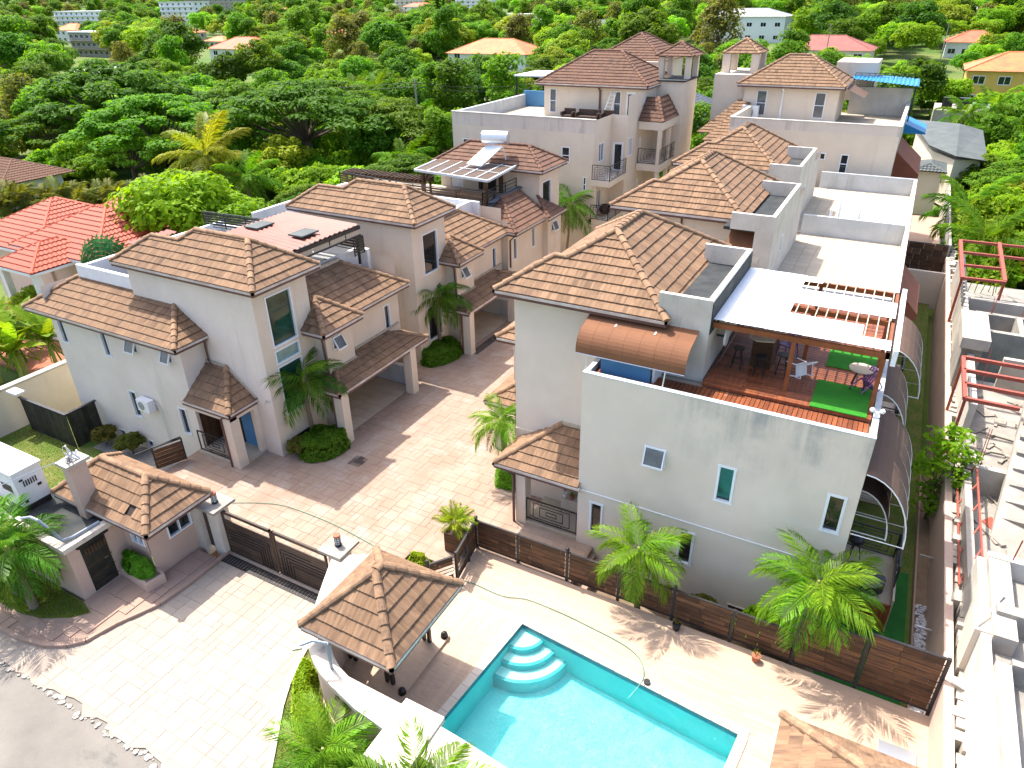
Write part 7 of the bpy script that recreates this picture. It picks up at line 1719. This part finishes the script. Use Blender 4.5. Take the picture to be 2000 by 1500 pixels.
# ---- broad leaved bananas and traveller's palm
def blade_mesh(L, W, mat, seed, tear=.3):
    r = random.Random(seed); mb = MB(); n = 9; pts = [V((L*(i/n), 0, -L*.34*(i/n)**2.2)) for i in range(n+1)]
    for i in range(n):
        t0, t1 = i/n, (i+1)/n; w0, w1 = W*sin(pi*min(1, .08+t0*.95))**.6*.5, W*sin(pi*min(1, .08+t1*.95))**.6*.5
        if i == n-1: w1 = .02
        for s in (-1, 1):
            g = r.uniform(0, tear)*L/n; p, q = pts[i], pts[i+1]; dz = r.uniform(.05, .22)
            mb.poly([p, q, q+V((-g, s*w1, w1*dz)), p+V((0, s*w0, w0*dz))])
    mb.bar((-.55*L, 0, -.02), (0, 0, 0), .045, .045)
    return mb.mesh('leaf_blade', M[mat])
BL = [blade_mesh(1.9, .62, 'banana', s) for s in (1, 2, 3)]; TB = [blade_mesh(2.3, .75, 'trav', s, .6) for s in (1, 2, 3)]
for i, (x, y) in enumerate(((-41.6, 17.6), (-42.8, 18.4), (-44.4, 18.6), (-43.4, 17.2), (-41.2, 19.4), (-45.6, 17.5))):
    t = thing('banana_plant', 'banana plant with broad leaves outside the garden wall, %s' % ('nearest its foot', 'second along from the wall', 'in the middle of the clump', 'lowest in the picture', 'highest beside the bushes', 'at the far left end')[i], 'banana plant', (x, y, -1.6), 'banana plants at the left edge')
    MB().tube([(x, y, -1.7), (x, y, .2)], .14, 7, .09).build('stem', 'crownshaft', t)
    for k in range(10):
        link('leaf', BL[k % 3], t, (x+.1*cos(k*2.4), y+.1*sin(k*2.4), .6), rot=(rnd.uniform(-.3, .3), -radians(78-k*6), k*2.4+i), scale=(rnd.uniform(1.1, 1.5),)*3)
t = thing('travellers_palm', 'dark fan-shaped traveller palm in front of the red roof', 'palm', (-41.5, 24.0, -1.6)); x, y = -41.5, 24.0
MB().tube([(x, y, -1.8), (x, y, 3.0)], .2, 8, .16).build('trunk', 'palm_bark', t)
for k in range(17):
    an = radians(12+156*k/16); link('leaf', TB[k % 3], t, (x, y, 3.2), rot=(1.35, 0, .45), scale=(.95,)*3).rotation_euler = Euler((pi/2, -an, .35), 'XYZ')
# ---- hedges
def hedge(pts, z0, h_, mat, n, leaf, label, cat='hedge', name='hedge'):
    t = thing(name, label, cat, (sum(p[0] for p in pts)/len(pts), sum(p[1] for p in pts)/len(pts), z0)); r = random.Random(len(label)); mb = MB()
    xs = [p[0] for p in pts]; ys = [p[1] for p in pts]; cx, cy = sum(xs)/len(xs), sum(ys)/len(ys)
    cnt = 0
    while cnt < n:
        x, y = r.uniform(min(xs), max(xs)), r.uniform(min(ys), max(ys))
        if not inside((x, y), pts): continue
        cnt += 1; top = h_*(.86+.14*sin(x*3.1+y*2.3)*cos(y*3.7))
        dd = 9
        for i in range(len(pts)):
            a_, b_ = V(pts[i]), V(pts[(i+1) % len(pts)]); e = b_-a_; tt = max(0, min(1, (V((x, y))-a_).dot(e)/e.length_squared)); dd = min(dd, (V((x, y))-a_-e*tt).length)
        if dd < .28: top *= sqrt(max(.02, 1-(1-dd/.28)**2))*.25+.75*min(1, dd/.16+.15)
        z = z0+(top if (r.random() < .6 and dd > .1) else r.uniform(.02, 1)*top)
        nn = V((x-cx, y-cy, 0)); nn = (nn.normalized()*(.9 if dd < .2 else .25)+V((0, 0, .8))+V((r.uniform(-.9, .9), r.uniform(-.9, .9), r.uniform(-.5, .5)))).normalized()
        a_ = nn.orthogonal().normalized(); b_ = nn.cross(a_); tt = r.uniform(0, 6.28); u = a_*cos(tt)+b_*sin(tt); v = nn.cross(u); s = leaf*r.uniform(.7, 1.3); p = V((x, y, z)); q = len(mb.v)
        mb.v += [tuple(p-u*s*.6), tuple(p+v*s*.35), tuple(p+u*s*.6), tuple(p-v*s*.35)]; mb.f.append((q, q+1, q+2, q+3))
    mb.build('foliage', mat, t)
    k = len(pts); core = MB(); core.prism([(cx+(p[0]-cx)*.7, cy+(p[1]-cy)*.7) for p in pts], z0, z0+h_*.45); core.build('inner_mass', 'leaf_deep', t)
    return t
hedge([(-20.85, 18.15), (-20.3, 17.62), (-19.75, 17.6), (-19.25, 18.0), (-18.98, 18.6), (-18.95, 19.3), (-19.3, 19.75), (-20.1, 19.9), (-20.9, 19.2)], 0, .9, 'hedge', 5200, .17, 'rounded clipped hedge at the foot of the nearest left stair tower')
hedge([(-21.3, 28.1), (-20.7, 27.4), (-20.1, 27.4), (-19.6, 28.1), (-19.35, 29.0), (-19.5, 29.8), (-20.3, 30.1), (-21.2, 29.4)], 0, .85, 'hedge', 4200, .18, 'clipped hedge around the palm of the second left house')
hedge([(-12.2, 20.6), (-11.75, 19.85), (-11.0, 19.9), (-10.98, 21.6), (-11.6, 21.7)], 0, .8, 'hedge', 2600, .18, 'small dark hedge under the palm at the right house corner')
hedge([(-12.55, 9.6), (-12.3, 8.95), (-11.7, 8.2), (-11.1, 7.7), (-10.5, 7.6), (-10.1, 8.0), (-10.9, 8.55), (-11.5, 8.9), (-12.0, 9.5)], .05, .75, 'lime', 6000, .14, 'bright lime green hedge along the outside of the curved white wall')
hedge([(-9.0, 7.6), (-8.4, 7.0), (-7.7, 6.9), (-7.6, 7.5), (-8.2, 7.85)], .05, .6, 'lime', 2600, .13, 'low lime hedge at the foot of the white wall pilaster')
hedge([(-20.8, 9.55), (-20.3, 9.4), (-19.6, 9.42), (-19.35, 9.65), (-19.6, 9.9), (-20.8, 9.9)], .42, .75, 'hedge', 2400, .15, 'leafy green shrub filling the gatehouse planter bed', 'shrub', 'shrub')
hedge([(-12.1, 14.2), (-11.4, 14.2), (-11.35, 14.55), (-12.1, 14.58)], .45, .55, 'leaf_yellow', 1500, .08, 'yellow shrub in the low planter behind the gazebo', 'shrub', 'shrub')
for x, y, k, s, l in ((-31.1, 15.6, 'croton', .85, 'red tipped shrub nearest the dark garden fence'), (-29.3, 15.6, 'croton', .95, 'larger red tipped shrub under the long wing'), (-29.0, 14.6, 'ybush', .6, 'small yellow plant beside the stepping slabs'), (-33.0, 12.2, 'ybush', .95, 'yellow leaved shrub on the garden lawn'), (-31.2, 11.2, 'bush', .65, 'low green bush behind the generator'), (-20.55, 17.85, 'croton', .7, 'red flowering plant at the tower corner beside the hedge'), (-2.7, 17.6, 'croton', .85, 'reddish ti plant behind the fence between the two palms'), (-2.0, 17.5, 'ybush', .6, 'small yellow green plant right of the reddish ti plant'), (-.7, 17.4, 'bush', .75, 'feathery light green bush left of the right palm'), (.5, 17.7, 'ybush', .65, 'dry looking bush under the right palm')):
    plant(k, x, y, s, l, z=-1.3 if x < -25 else (0 if x < -10 else -.9), cat='shrub')
TP['sparse'] = tree_proto('slender_tree', 'leaf_bright', 'tall', 21, 1.5, 4.2, 34, .22)
plant('bright', -44.3, 31.9, 1.05, 'bright green mango tree behind the red corrugated terrace roof', z=-.4); plant('bright', -41.6, 33.6, .85, 'smaller bright green mango tree right of the larger one', z=-.2)
t = plant('sparse', 3.72, 26.6, 1.0, 'slender light green tree growing by the boundary wall and building site', z=-.9)
# hand placed large trees
for k, x, y, s, l in (('rain', -79, 57, .9, 'broad spreading rain tree at the left with layered canopy'), ('rain', -64, 66, 1.0, 'wide rain tree canopy behind the coconut palm'), ('rain2', -92, 62, 1.05, 'dark rain tree mass at the far left'), ('rain', -72, 80, .78, 'rain tree behind the two spreading ones'), ('rain2', -84, 74, .8, 'tall shadowed rain tree at the back of the canopy group'), ('rain', -55, 72, .7, 'right end rain tree of the canopy group'),
     ('yellow', -48.0, 22.6, .42, 'yellow green bush between the red roofs and banana plants'), ('bright', -46.0, 19.8, .42, 'round green bush beside the neighbour yard'),
    ('mid', -120, 113, 1.45, 'large isolated round tree in the middle left distance'), ('fir', -157, 235, 1.0, 'tall dark fir tree standing above the wood'), ('fir', -150, 228, .8, 'second dark fir close to the tall one'), ('rain', -170, 240, 1.2, 'flat topped tree behind the orange roofed house'),
    ('bright', -44, 118, 1.25, 'bright green tree behind the back left turret'), ('bright', -52, 150, 1.5, 'tall bright green tree above the back left house roof'), ('yellow', -78, 172, 1.5, 'yellow green tree left of the tall bright one'), ('deep', -38, 138, 1.4, 'dark tree between the two back houses'), ('bright', -34, 160, 1.5, 'light green tree at the top between the turrets'), ('mid', -64, 190, 2.0, 'large mid green tree at the top centre'), ('olive', -52, 215, 2.1, 'olive green tall tree behind the top centre trees'),
    ('mid', -5, 118, 1.1, 'round dense tree behind the blue canopy'), ('deep', -1, 140, 1.2, 'dense dark tree left of the water tanks'), ('bright', -12, 150, 1.1, 'bright tree above the blue canopy'), ('bright', 14, 100, .9, 'bushy bright tree in front of the yellow house'), ('mid', 8.5, 104, .8, 'green tree below the yellow house'), ('yellow', 10.5, 76, .7, 'yellow green tree at the right edge'), ('bright', 8.0, 66, .75, 'tree hanging over the far end of the building site'), ('mid', 6.8, 84, .7, 'tree beside the grey sheet roof'), ('bright', 9.5, 92, .62, 'bushy green tree right of the grey sheet roof'), ('bright', 9.2, 112, .7, 'bright tree before the water tanks'), ('mid', 4, 107, .62, 'green tree behind the folded grey roof'), ('bright', -2, 108, .6, 'bright low tree behind the blue canopy'), ('mid', 12, 122, .8, 'tree right of the water tanks'), ('bright', -3, 176, .9, 'bright bush before the maroon roofed house'), ('mid', -20, 190, .9, 'green bush at the foot of the maroon roofed house'), ('bright', 4, 146, .9, 'bright tree left of the yellow house corner'), ('yellow', 20, 150, 1.0, 'yellow green tree at the corner of the yellow house')):
    plant(k, x, y, s, l)
# trees filling the wood, named by place
KINDS = [('deep', 3), ('mid', 5), ('mid2', 3), ('bright', 4), ('yellow', 1), ('olive', 1), ('rain', 2)]
bag = [k for k, n in KINDS for _ in range(n)]
OCC = [(-37, 5, 12, 76), (-58, 18, -40, 40), (-99, 35, -73, 48), (-213, 174, -188, 196), (-129, 190, -100, 214), (-320, 196, -292, 213), (-12, 196, 4, 222), (-38, 200, -10, 222), (5, 159, 24, 176), (-1, 76, 7.5, 98), (-37, 95, -23, 109), (1, 120, 10, 131), (-82, 290, -46, 318), (-20, 362, 17, 382), (2, 254, 18, 270), (-209, 128, -184, 136), (-222, 191, -206, 200), (-415, 252, -396, 264), (-231, 413, -199, 427), (-170, 394, -150, 406), (-297, 318, -285, 330), (-262, 478, -240, 490), (-340, 258, -290, 276), (-500, 385, -465, 405), (-590, 356, -530, 380), (-74, 30, -56, 52), (-62, 84, -38, 96), (-288, 322, -262, 372)]
desc = dict(deep='dark rounded', mid='mid green rounded', mid2='tall mid green', bright='bright green rounded', yellow='yellow green', olive='olive brown', rain='flat topped spreading')
def zone(x, y):
    a = math.degrees(atan2(x, y))
    s_ = 'left' if a < -45 else ('middle' if a < -18 else 'right')
    d_ = hypot(x, y); return s_, 'near' if d_ < 110 else ('middle' if d_ < 190 else 'far')
phr = dict(near='wood just behind the houses', middle='wood in the middle distance', far='wooded far distance')
def blocked(x, y, extra=()):
    for o in OCC[3:]+list(extra):
        if o[3] < 110: continue
        t = o[1]/y
        if (.66 if o[0] < -45 else .88)*o[1] < y < o[1] and o[0]-6 < x*t < o[2]+6: return True
    return False
LM = [('yellowish coconut palm', -64, 51), ('coral roofed house', -200, 185), ('big orange roofed house', -114, 202), ('maroon roofed house', -24, 212), ('yellow two storey house', 14, 168), ('back left house', -25, 55), ('back right house', -6, 58), ('grey power pole', -60, 84), ('tall dark fir', -157, 235), ('grey apartment block', -306, 204), ('white three storey block', -64, 305), ('mustard yellow house', -330, 268), ('isolated round tree', -120, 113)]
LC = {}
def tree_label(k, x, y):
    a = atan2(x, y); nm, lx, ly = min(LM, key=lambda m_: abs(atan2(m_[1], m_[2])-a)*1.6+abs(math.log(hypot(x, y)/hypot(m_[1], m_[2])))*.5)
    side = ('left' if a < atan2(lx, ly) else 'right'); dep = 'before and' if hypot(x, y) < hypot(lx, ly) else 'beyond and'
    key = (k, nm, side, dep); LC[key] = LC.get(key, 0)+1; n = LC[key]
    return '%s tree %s %s of the %s%s' % (desc[k], dep, side, nm, '' if n == 1 else ', %s nearest' % ('second', 'third', 'fourth', 'fifth', 'sixth', 'seventh', 'eighth', 'ninth', 'tenth', 'eleventh', 'twelfth')[min(n, 12)-2])
cand = []
for gy in range(58, 470, 2):
    for q in range(11):
        a_ = rnd.uniform(-66, 9); d_ = gy+rnd.uniform(0, 2); x, y = d_*sin(radians(a_)), d_*cos(radians(a_))
        cand.append((d_, x, y))
cand.sort(); placed = []; far_pts = []
for d_, x, y in cand:
    if y < 22 or any(o[0]-2.5 < x < o[2]+2.5 and o[1]-4 < y < o[3]+3 for o in OCC): continue
    if blocked(x, y): continue
    md = 4.3+d_*.010
    if any((x-p[0])**2+(y-p[1])**2 < md*md for p in placed[-420:]): continue
    placed.append((x, y))
    if len(placed) <= 225:
        k = rnd.choice(bag); sc = rnd.uniform(.75, 1.1)*(.9 if d_ < 110 else 1.1)*(.62 if k == 'rain' else 1)
        if d_ < 85: sc *= .8
        plant(k, x, y, sc, tree_label(k, x, y), 'trees of the wood around the houses')
    else: far_pts.append((x, y))
# far woodland: one object, crowns instanced on points
FAR = ((-435, 590, -400, 610), (-475, 625, -435, 650), (-418, 650, -373, 670), (-676, 550, -604, 570), (-458, 445, -434, 465))
for i in range(3400):
    a_ = rnd.uniform(-68, 12); d_ = 300+900*rnd.random()**1.3; x, y = d_*sin(radians(a_)), d_*cos(radians(a_))
    if blocked(x, y, FAR): continue
    if any(o[0]-5 < x < o[2]+5 and o[1]-14 < y < o[3]+3 for o in OCC): continue
    if any(o[0]-6 < x < o[2]+6 and o[1]-14 < y < o[3]+3 for o in ((-435, 590, -400, 610), (-475, 625, -435, 650), (-418, 650, -373, 670), (-676, 550, -604, 570), (-458, 445, -434, 465))): continue
    far_pts.append((x, y))
def scatter(name, pts, protos, s0, s1, label, cat):
    me = bpy.data.meshes.new(name); me.from_pydata([(x, y, TH(x, y)) for x, y in pts], [], []); o = bpy.data.objects.new(name, me); COL.objects.link(o)
    tag(o, label, cat); o['kind'] = 'stuff'
    for q, pr in enumerate(protos):
        ng = bpy.data.node_groups.new('scatter', 'GeometryNodeTree'); ng.interface.new_socket('Geometry', in_out='INPUT', socket_type='NodeSocketGeometry'); ng.interface.new_socket('Geometry', in_out='OUTPUT', socket_type='NodeSocketGeometry')
    ng = bpy.data.node_groups.new('scatter', 'GeometryNodeTree')
    ng.interface.new_socket('Geometry', in_out='INPUT', socket_type='NodeSocketGeometry'); ng.interface.new_socket('Geometry', in_out='OUTPUT', socket_type='NodeSocketGeometry')
    gi = ng.nodes.new('NodeGroupInput'); go = ng.nodes.new('NodeGroupOutput'); jn = ng.nodes.new('GeometryNodeJoinGeometry')
    for q, pr in enumerate(protos):
        ip = ng.nodes.new('GeometryNodeInstanceOnPoints'); oi = ng.nodes.new('GeometryNodeObjectInfo'); oi.inputs['Object'].default_value = pr; oi.inputs['As Instance'].default_value = True
        rv = ng.nodes.new('FunctionNodeRandomValue'); rv.data_type = 'FLOAT_VECTOR'; rv.inputs[0].default_value = (0, 0, 0); rv.inputs[1].default_value = (0, 0, 6.28); rv.inputs['Seed'].default_value = q
        rs = ng.nodes.new('FunctionNodeRandomValue'); rs.data_type = 'FLOAT'; rs.inputs[2].default_value = s0; rs.inputs[3].default_value = s1; rs.inputs['Seed'].default_value = q+9
        rb = ng.nodes.new('FunctionNodeRandomValue'); rb.data_type = 'INT'; rb.inputs[4].default_value = 0; rb.inputs[5].default_value = len(protos)-1; rb.inputs['Seed'].default_value = 77
        cmp = ng.nodes.new('FunctionNodeCompare'); cmp.data_type = 'INT'; cmp.operation = 'EQUAL'; cmp.inputs[3].default_value = q
        ng.links.new(rb.outputs[2], cmp.inputs[2]); ng.links.new(cmp.outputs[0], ip.inputs['Selection'])
        ng.links.new(gi.outputs[0], ip.inputs['Points']); ng.links.new(oi.outputs['Geometry'], ip.inputs['Instance']); ng.links.new(rv.outputs[0], ip.inputs['Rotation']); ng.links.new(rs.outputs[1], ip.inputs['Scale'])
        ng.links.new(ip.outputs[0], jn.inputs[0])
    ng.links.new(jn.outputs[0], go.inputs[0]); md = o.modifiers.new('scatter', 'NODES'); md.node_group = ng
    return o
crowns = [c for k in ('deep', 'mid', 'mid2', 'bright', 'bright', 'yellow', 'olive') for c in TP[k].children if c.name.startswith('crown')]
scatter('far_woodland', far_pts, crowns, .95, 1.9, 'continuous green woodland covering the far hillside', 'woodland')
# understorey shrubs near the compound
upts = []
for i in range(1500):
    a_ = rnd.uniform(-66, 8); d_ = 48+110*rnd.random(); x, y = d_*sin(radians(a_)), d_*cos(radians(a_))
    if y < 20 or any(o[0]-1.5 < x < o[2]+1.5 and o[1]-2 < y < o[3]+1.5 for o in OCC) : continue
    upts.append((x, y))
for i in range(60): upts.append((rnd.uniform(5.5, 11), rnd.uniform(56, 100)))
scatter('undergrowth', upts, [c for k in ('bush',) for c in TP[k].children if c.name.startswith('crown')]+[c for c in TP['mid'].children if c.name.startswith('crown')], .9, 1.5, 'leafy undergrowth filling the ground between the trees', 'undergrowth') if False else None
upo = scatter('undergrowth', upts, [c for k in ('bush', 'ybush') for c in TP[k].children if c.name.startswith('crown')], 1.3, 2.6, 'leafy undergrowth filling the ground between the trees', 'undergrowth')
# climbing plant on the site wall
m = MB(); r = random.Random(5)
for i in range(2600):
    y = r.uniform(52, 74); x = 4.3+r.uniform(0, 3.2); z = -.5+r.random()**1.4*4.0*(1-abs(y-63)/14); leaf_quads(m, (x, y, z), .2, .2, 1, .4, r)
for i in range(40):
    y = r.uniform(50, 68); x = r.uniform(4.5, 7.2); m.tube([(x, y, -.5), (x+r.uniform(-.3, .3), y+r.uniform(-1, 1), 2), (x+r.uniform(-.6, .6), y+r.uniform(-2, 2), 3.6)], .025, 4)
o = m.build('climbing_plants', 'leaf_yellow', kind='stuff'); tag(o, 'tangled climbing plants beyond the farther red steel frame', 'climbers')
# grass blades
def grass(poly, z, n, hgt, label, mat='grass'):
    m = MB(); r = random.Random(n); xs = [p[0] for p in poly]; ys = [p[1] for p in poly]; c = 0
    while c < n:
        x, y = r.uniform(min(xs), max(xs)), r.uniform(min(ys), max(ys))
        if not inside((x, y), poly): continue
        c += 1; a_ = r.uniform(0, 6.28); h_ = hgt*r.uniform(.5, 1.3); w_ = .012; dx, dy = cos(a_)*w_, sin(a_)*w_; lx, ly = r.uniform(-.5, .5)*h_, r.uniform(-.5, .5)*h_
        m.poly([(x-dx, y-dy, z), (x+dx, y+dy, z), (x+lx, y+ly, z+h_)])
    return tag(m.build('grass', mat, kind='stuff'), label, 'grass')
grass(VERGE, .055, 26000, .07, 'rough grass on the verge outside the curved white wall')
grass([(-26, 6.65), (-22.2, 6.78), (-21.4, 6.98), (-20.6, 7.43), (-20.25, 7.85), (-20.9, 8.0), (-26, 8.0)], .045, 9000, .07, 'grass in the corner bed below the gatehouse')
grass([(-36.4, 11), (-26.8, 11), (-26.8, 13.8), (-31.4, 14.0), (-31.6, 14.7), (-36.4, 14.7)], -1.305, 16000, .06, 'short lawn grass in the west garden')
grass([(1.0, 23.4), (3.45, 23.4), (3.45, 51), (1.0, 51)], -.905, 9000, .06, 'patchy grass on the narrow east lawn')
